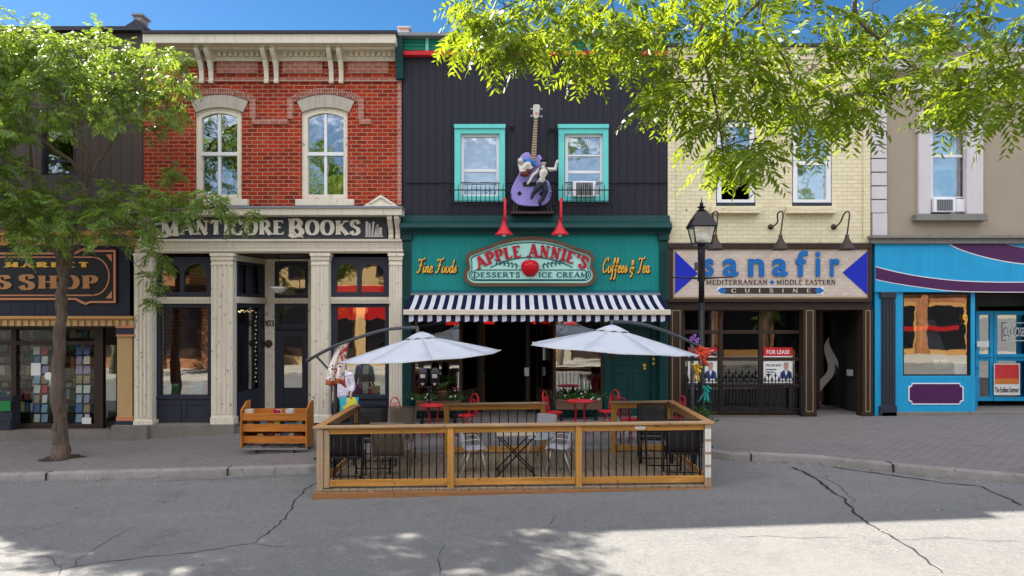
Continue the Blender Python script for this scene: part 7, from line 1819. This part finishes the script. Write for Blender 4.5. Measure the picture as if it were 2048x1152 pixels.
# red pendant lamps in the parlour
for k, (px, py, lb) in enumerate(((905, 650, 'above the first red table'), (975, 648, 'left of the parlour doorway'), (1079, 648, 'right of the parlour doorway'), (1140, 650, 'above the window by the green door'))):
    t = thing('pendant_lamp', 'red shaded pendant lamp inside the parlour ' + lb, 'pendant lamp', P(px, py, 19), group='red pendant lamps in the parlour'); c = P(px, py, 19)
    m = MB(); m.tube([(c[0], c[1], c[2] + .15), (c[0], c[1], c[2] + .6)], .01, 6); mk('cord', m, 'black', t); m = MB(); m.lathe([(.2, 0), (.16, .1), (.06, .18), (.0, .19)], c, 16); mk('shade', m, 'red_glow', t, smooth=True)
t = thing('window_decal', 'gold arched lettering on the parlour window reading Annie\'s', 'lettering', P(884, 672, 17.14)); m = MB()
def pl2(u, v): return X(862 + 44 * u, 17.13), Z(677 - 5 * math.sin(math.pi * u) - 8 * v, 17.13)
letters(m, "ANNIE'S", pl2, 17.135, .004, .2, .09, .26, gap=.12); mk('face', m, 'gold_dull', t)
notice(1049, 1058, 735, 752, 18.05, 'paper', 'small white card hanging on the parlour door post')
notice(1086, 1100, 695, 720, 17.6, 'paper', 'paper menu inside the parlour side glass right of the doorway')
t = thing('glass_jar', 'clear glass jar inside the window beside the green door', 'jar', P(1169, 775, 17.4)); m = MB(); m.lathe([(.08, 0), (.13, .05), (.13, .25), (.07, .33), (.07, .38), (.0, .38)], P(1169, 782, 17.4), 16); mk('body', m, 'frosted', t, smooth=True); m = MB(); m.lathe([(.08, .381), (.08, .43), (.0, .44)], P(1169, 782, 17.4), 16); mk('lid', m, 'sil', t, smooth=True)
# magazine rack, and a glowing strip standing in for a red reflection, in the blue shop
t = thing('magazine_rack', 'leaning dark magazine rack in the blue shop window', 'magazine rack', P(1872, 740, 17.6))
m = MB(); Y = 17.7; m.add([P(1838, 640, Y), P(1868, 640, Y), P(1900, 735, Y - .3), P(1868, 738, Y - .3)], [[0, 1, 2, 3]]); o = mk('panel', m, 'graphite', t); s_ = o.modifiers.new('t', 'SOLIDIFY'); s_.thickness = .03
for k in range(5):
    for j in range(2):
        u = (k + .2) / 5.2; px = 1842 + 30 * u + 14 * j; py = 645 + 92 * u; y = Y - .3 * u - .035; m = MB(); m.add([P(px, py, y), P(px + 11, py, y), P(px + 15, py + 13, y - .02), P(px + 4, py + 13, y - .02)], [[0, 1, 2, 3]])
        o = mk('magazine', m, rgb(f'mag_{(k * 2 + j) % 4}', [(.3, .3, .28), (.45, .42, .36), (.1, .12, .14), (.3, .2, .16)][(k * 2 + j) % 4], .4, .4), t); s_ = o.modifiers.new('t', 'SOLIDIFY'); s_.thickness = .01
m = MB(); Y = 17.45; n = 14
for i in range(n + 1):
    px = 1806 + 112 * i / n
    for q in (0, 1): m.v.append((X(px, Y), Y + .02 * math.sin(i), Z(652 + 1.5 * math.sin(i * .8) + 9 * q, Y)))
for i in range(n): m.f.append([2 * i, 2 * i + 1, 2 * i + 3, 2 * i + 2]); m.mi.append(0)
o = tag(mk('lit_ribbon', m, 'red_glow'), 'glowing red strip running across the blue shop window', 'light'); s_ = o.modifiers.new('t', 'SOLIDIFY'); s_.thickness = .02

# ================================================================== trees
def frond(m, o, d, up, L, pairs, ll, lw, rn, droop):
    d = d.normalized(); side = d.cross(up); side = side.normalized() if side.length > 1e-4 else d.orthogonal().normalized(); nrm = side.cross(d)
    for i in range(pairs):
        t = .15 + .85 * (i + .5) / pairs
        p = o + d * L * t - Vector((0, 0, droop * t * t * L))
        dd = (d - Vector((0, 0, 2 * droop * t))).normalized()
        sz = (.65 + .35 * math.sin(math.pi * min(1, t * 1.05))) * rn.uniform(.8, 1.15)
        for s in (-1, 1):
            ld = (side * s + dd * rn.uniform(.35, .7) + nrm * rn.uniform(-.35, .25)).normalized(); w = (dd * .9 + nrm * rn.uniform(-.6, .6)).normalized() * lw * sz * .5
            l = ll * sz; q = p + ld * l * .5 - Vector((0, 0, .1 * l)); tip = p + ld * l - Vector((0, 0, .22 * l))
            k = len(m.v); m.v += [tuple(p), tuple(q + w), tuple(tip), tuple(q - w)]; m.f.append([k, k + 1, k + 2, k + 3]); m.mi.append(0)
def build_tree(name, label, trunk_base, trunk, limbs, clumps, Lf, pairs, ll, lw, dens, leaf, seed, droop=.25, twigbias=-.15, r0=.16, twig_r=.006, twig_len=1.0):
    rn = random.Random(seed); t = thing(name, label, 'tree', trunk_base)
    tk = MB(); lf = MB(); nodes = []
    def limb(pts, ra, rb):
        sp = [Vector(q) for q in spline(pts, 5)]; n = len(sp)
        rs = [ra + (rb - ra) * i / (n - 1) for i in range(n)]
        rs = [r * rn.uniform(.9, 1.1) for r in rs]; sp2 = [p + Vector((rn.uniform(-1, 1), rn.uniform(-1, 1), 0)) * .25 * r for p, r in zip(sp, rs)]
        tk.tube(sp2, rs, 10); nodes.extend(zip(sp2, rs))
    limb(trunk, r0, r0 * .62)
    tk.tube([Vector(trunk[0]) - Vector((0, 0, .05)), Vector(trunk[0]) + Vector((0, 0, .06)), Vector(trunk[0]).lerp(Vector(trunk[1]), .5)], [r0 * 1.45, r0 * 1.2, r0 * .98], 12)
    for pts, ra, rb in limbs: limb(pts, ra, rb)
    c0 = Vector(trunk[-1]); cl = sorted(clumps, key=lambda c: (Vector(c[0]) - c0).length)
    for c, r, k in cl:
        c = Vector(c); best = min(nodes, key=lambda q: (q[0] - c).length + .6 * max(0, q[0].z - c.z) * (1 if twigbias > -.3 else 0))
        a = best[0]; L = (c - a).length
        if L > .05:
            md = a.lerp(c, .5) + Vector((rn.uniform(-.1, .1), rn.uniform(-.1, .1), rn.uniform(.0, .16))) * L
            sp = [Vector(q) for q in spline([tuple(a), tuple(md), tuple(c)], 5)]; ra = min(best[1] * .75, .012 + .02 * L); rs = [ra + (twig_r * 1.2 - ra) * i / (len(sp) - 1) for i in range(len(sp))]
            tk.tube(sp, rs, 6); nodes.extend(zip(sp[3:], rs[3:]))
        nt = max(3, int(dens * k * (r / .5) ** 2))
        for i in range(nt):
            d = Vector((rn.gauss(0, 1), rn.gauss(0, 1), rn.gauss(twigbias, .75))).normalized()
            s0 = c + Vector((rn.uniform(-.3, .3), rn.uniform(-.3, .3), rn.uniform(-.25, .25))) * r
            TL = r * rn.uniform(.55, 1.05) * twig_len; nseg = 5; pts = [s0]
            for j in range(nseg): pts.append(pts[-1] + (d + Vector((0, 0, -.12 * j * droop * 3))).normalized() * TL / nseg)
            tk.tube(pts, [twig_r * (1 - .6 * j / nseg) for j in range(nseg + 1)], 4, caps=False)
            nf = max(3, int(TL / (Lf * .3)))
            for j in range(nf):
                u = (j + .6) / nf * nseg; q0 = min(nseg - 1, int(u)); p = pts[q0].lerp(pts[q0 + 1], min(1, u - q0)); td = (pts[q0 + 1] - pts[q0]).normalized()
                sd = td.cross(Vector((rn.gauss(0, .35), rn.gauss(0, .35), 1))).normalized() * (1 if j % 2 else -1)
                fd = (td * rn.uniform(.5, 1.0) + sd * rn.uniform(.5, 1.0) + Vector((0, 0, rn.uniform(-.35, .25)))).normalized()
                if j == nf - 1: fd = td
                frond(lf, p, fd, Vector((rn.gauss(0, .3), rn.gauss(0, .3), 1)), Lf * rn.uniform(.7, 1.15), pairs, ll, lw, rn, droop * rn.uniform(.5, 1.3))
    tr = mk('trunk', tk, 'bark', t, smooth=True, recalc=False); mk('crown', lf, leaf, t, recalc=False); return t
Yt = 14.6; pp = lambda px, py, dy=0: P(px, py, Yt + dy); rn = random.Random(17)
cl = []
for px, py, r in [(0, 70, 60), (60, 70, 60), (120, 85, 60), (180, 95, 55), (235, 105, 55), (290, 125, 50), (330, 100, 40), (365, 120, 32), (350, 160, 40), (380, 175, 18), (20, 140, 65), (90, 150, 65), (160, 160, 60), (225, 175, 60), (285, 190, 55), (330, 215, 40), (360, 205, 28), (335, 250, 26), (30, 210, 60), (110, 215, 50), (180, 225, 45), (250, 232, 42), (300, 250, 30), (0, 270, 55), (55, 270, 34), (10, 330, 50), (60, 350, 34), (30, 400, 55), (90, 400, 48), (60, 440, 50), (130, 420, 42), (170, 395, 34), (130, 365, 26), (200, 420, 48), (225, 380, 34), (265, 410, 46), (300, 385, 32), (330, 400, 42), (355, 345, 22), (340, 340, 25), (375, 395, 36), (385, 435, 26), (415, 395, 36), (440, 405, 30), (290, 450, 38), (470, 430, 26), (505, 432, 18), (250, 470, 30), (200, 465, 32), (150, 460, 34), (100, 475, 36), (40, 480, 36), (300, 500, 26), (330, 520, 20), (295, 550, 15), (320, 570, 12), (305, 600, 9), (-60, 120, 80), (-70, 250, 80), (-60, 380, 80), (-160, 180, 100), (-150, 340, 90)]:
    k = 3 if r > 40 else 2
    for i in range(k): 
        dy = rn.uniform(-1.5, 1.3) if r > 30 else rn.uniform(-.6, .4)
        cl.append((pp(px + rn.uniform(-.2, .2) * r, py + rn.uniform(-.2, .2) * r, dy), r * Yt / FP * .95, 1 / k * (1.9 if py > 370 else 1.35)))
left_tree = build_tree('street_tree', 'street tree with feathery green crown and bare trunk before the craft shop', pp(122, 915), [pp(122, 917), pp(119, 860), pp(118, 760), pp(120, 660), pp(125, 590), pp(126, 548)],
    [([pp(126, 552), pp(118, 515, -.1), pp(100, 478, -.2), pp(60, 440, -.4), pp(10, 385, -.6), pp(-60, 300, -.8)], .09, .03), ([pp(126, 556), pp(140, 505, .1), pp(152, 440, .15), pp(168, 375, .2), pp(172, 320, .2), pp(150, 255, .1), pp(120, 180, 0), pp(90, 110, -.2)], .1, .025),
     ([pp(166, 380, .2), pp(150, 330), pp(100, 292, -.3), pp(55, 240, -.5), pp(10, 160, -.4)], .05, .018), ([pp(170, 360, .2), pp(200, 320, .4), pp(240, 260, .6), pp(280, 190, .6), pp(320, 140, .4)], .055, .015), ([pp(152, 445, .15), pp(200, 440, -.2), pp(270, 425, -.5), pp(350, 420, -.8), pp(430, 415, -1.0)], .05, .015), ([pp(120, 520), pp(165, 485, -.3), pp(240, 470, -.6), pp(290, 490, -.8)], .035, .012), ([pp(100, 480, -.2), pp(70, 380, .5), pp(60, 290, .9), pp(50, 180, 1.0)], .05, .015)],
    cl, .22, 6, .09, .042, 15, 'leaf_far', 5, droop=.3, r0=.155, twig_r=.006)
o = copy_tree(left_tree); o['label'] = 'street tree further along the pavement beyond the craft shop'; o.location.x -= 6.2; o.location.z -= .18; o.rotation_euler = (0, 0, 2.2)
m = MB(); c = pp(122, 915); rnn = random.Random(2); n = 22
m.poly([(c[0] + (.42 + rnn.uniform(-.1, .12)) * math.cos(2 * math.pi * i / n), c[1] + .38 * math.sin(2 * math.pi * i / n), walk_z(c[0] + .42 * math.cos(2 * math.pi * i / n), c[1] + .38 * math.sin(2 * math.pi * i / n)) + .004) for i in range(n)]); structure(mk('soil', m, 'soil', recalc=False))

# overhanging tree of the near pavement: trunk and limbs outside the frame, sprays hanging in
rn = random.Random(29); cl = []
near = [(905, 20, 30), (935, 45, 38), (925, 75, 16), (965, 20, 40), (985, 60, 26), (965, 95, 14), (1005, 30, 40), (1040, 55, 36), (1065, 25, 40), (1072, 85, 20), (1050, 95, 12), (1110, 10, 30), (1160, 30, 34), (1150, 105, 28), (1135, 80, 18), (1185, 75, 40), (1175, 130, 14), (1230, 50, 44), (1225, 100, 38), (1215, 20, 30), (1280, 40, 44), (1275, 95, 40), (1330, 30, 40), (1325, 80, 42), (1310, 140, 36), (1345, 130, 40), (1335, 185, 34), (1325, 215, 22), (1365, 190, 40), (1355, 225, 24), (1385, 60, 44), (1400, 110, 44), (1405, 165, 42), (1400, 215, 40), (1440, 230, 40), (1425, 265, 36), (1455, 290, 40), (1435, 310, 30), (1485, 300, 36), (1470, 325, 22), (1515, 285, 16), (1500, 310, 18), (1450, 170, 38), (1455, 110, 44), (1450, 50, 44), (1500, 150, 36), (1510, 90, 44), (1510, 30, 44), (1505, 200, 26), (1560, 60, 46), (1570, 120, 44), (1555, 170, 34), (1580, 190, 38), (1600, 225, 38), (1585, 255, 28), (1615, 265, 22), (1620, 165, 40), (1640, 205, 40), (1660, 235, 30), (1645, 100, 44), (1630, 40, 44), (1690, 60, 44), (1700, 120, 44), (1690, 180, 40), (1720, 215, 34), (1735, 160, 40), (1750, 90, 44), (1745, 30, 40), (1790, 130, 40), (1780, 175, 26), (1800, 60, 44), (1830, 160, 34), (1850, 110, 40), (1845, 30, 40), (1880, 165, 30), (1895, 190, 22), (1900, 80, 40), (1920, 30, 36), (1940, 120, 40), (1930, 200, 32), (1955, 215, 34), (1975, 170, 42), (1905, 225, 14), (1990, 225, 26), (2010, 120, 44), (1990, 60, 40), (2040, 60, 44), (2040, 170, 40), (2080, 120, 60), (2060, 210, 26), (2090, 30, 60)]
for px, py, r in near:
    Yn = 5.0 + rn.uniform(-.5, 1.0)
    cl.append((P(px, py - 24 if py < 270 else py - 8, Yn), r * Yn / FP, 1.0))
for i in range(26): px = rn.uniform(1000, 2600); Yn = rn.uniform(3.6, 6.5); cl.append((P(px, rn.uniform(-330, -40), Yn), rn.uniform(.25, .45), .5))
q = lambda px, py, Y=5.2: P(px, py, Y)
tb = (5.6, 3.3, road_z(5.6) + .14)
build_tree('overhanging_tree', 'leafy locust branches reaching in from the near pavement above the yellow brick building', tb, [tb, (5.55, 3.35, 2.5), (5.4, 3.5, 4.6), (5.0, 3.9, 6.3)],
    [([(5.0, 3.9, 6.3), q(2100, -160), q(1800, -160), q(1560, -60), q(1524, 40), q(1570, 120), q(1596, 190), q(1600, 240)], .016, .004), ([q(1700, -130), q(1600, -60), q(1518, 5), q(1450, 70), q(1395, 112)], .02, .005), ([q(1560, -60), q(1440, -70), q(1412, 10), q(1402, 90), q(1425, 180), q(1438, 250), q(1446, 305)], .02, .005), ([(5.0, 3.9, 6.3), q(2000, -120), q(1760, -60), q(1709, 20), q(1760, 80), q(1815, 125), q(1855, 168)], .026, .005), ([(5.0, 3.9, 6.2), q(2060, -40), q(1960, 0), q(1972, 70), q(1985, 130)], .026, .005), ([q(1440, -70), q(1300, -60), q(1220, 5), q(1160, 55), q(1140, 85)], .018, .005), ([q(1300, -60), q(1150, -50), q(1060, -10), q(1000, 20), q(935, 50)], .015, .004), ([q(2060, -40), q(2080, 60), q(2040, 130), q(1990, 190), q(1950, 215)], .016, .004)],
    cl, .34, 9, .09, .035, 19, 'leaf_near', 8, droop=.3, twigbias=-.4, r0=.19, twig_r=.0035, twig_len=.75)

# ================================================================== the other side of the street, seen only in the glass
def opposite(name, label, x0, x1, zt_, mat_, trim, nwin, awn=None):
    b = thing(name, label, 'building', ((x0 + x1) / 2, -6, 0)); yf = -6.0
    m = MB(); m.box(x0, x1 - .03, yf - 9, yf, -.4, zt_); mk('wall', m, mat_, b)
    m = MB(); m.box(x0, x1 - .03, yf + .002, yf + .45, zt_ - .5, zt_ + .05); m.box(x0, x1 - .03, yf + .002, yf + .25, 4.3, 4.7); mk('cornice', m, trim, b)
    w = (x1 - x0) / nwin
    for i in range(nwin):
        c = x0 + w * (i + .5); m = MB(); m.box(c - .55, c + .55, yf + .002, yf + .06, 5.3, 7.4); f = mk('window', m, trim, b); m = MB(); m.box(c - .45, c + .45, yf + .062, yf + .07, 5.4, 7.3); mk('pane', m, 'black_gloss', f)
        m = MB(); m.box(c - w * .4, c + w * .4, yf + .002, yf + .06, .5, 3.7); f = mk('shop_window', m, trim, b); m = MB(); m.box(c - w * .36, c + w * .36, yf + .062, yf + .07, 1.0, 3.5); mk('pane', m, 'black_gloss', f)
        m = MB(); m.box(c - w / 2, c - w / 2 + .4, yf + .002, yf + .16, 0, 4.3); mk('pilaster', m, mat_, b)
bm = brick_mat('orange_brick', (.42, .16, .05), (.34, .11, .04), (.4, .3, .22))
opposite('brick_building', 'orange brick shop across the street', -27, -15, 8.2, bm, 'brown', 4)
opposite('brick_building', 'tan rendered shop across the street', -15, -6, 7.0, 'tan', 'brown', 3)
opposite('brick_building', 'tall orange brick shop across the street with tan trim', -6, 3, 7.8, bm, 'ochre', 3)
opposite('brick_building', 'grey stone shop across the street', 3, 12, 6.6, 'stone', 'bronze', 3)
opposite('brick_building', 'brick corner shop across the street', 12, 27, 7.6, bm, 'ochre', 5)
for k, (x, y, lb) in enumerate(((-9.5, -1.5, 'round street tree across the road opposite the bookshop'), (2.6, -2.2, 'round street tree across the road opposite the parlour'), (13.5, -1.8, 'round street tree across the road opposite the blue shop'))):
    rn = random.Random(40 + k); cl = [((x + rn.gauss(0, 1.3), y + rn.gauss(0, 1.0), 7.6 + rn.gauss(0, 1.7)), .95, .5) for i in range(40)]
    z0 = road_z(x) + .14; build_tree('street_tree', lb, (x, y, z0), [(x, y, z0), (x + .05, y, 2), (x, y, 4.2)], [([(x, y, 4.2), (x - .6, y, 5.5), (x - 1, y, 8.8)], .07, .02), ([(x, y, 4.2), (x + .6, y + .3, 5.6), (x + .9, y, 9)], .07, .02)], cl, .34, 5, .14, .07, 12, 'leaf_far', 50 + k, r0=.15)
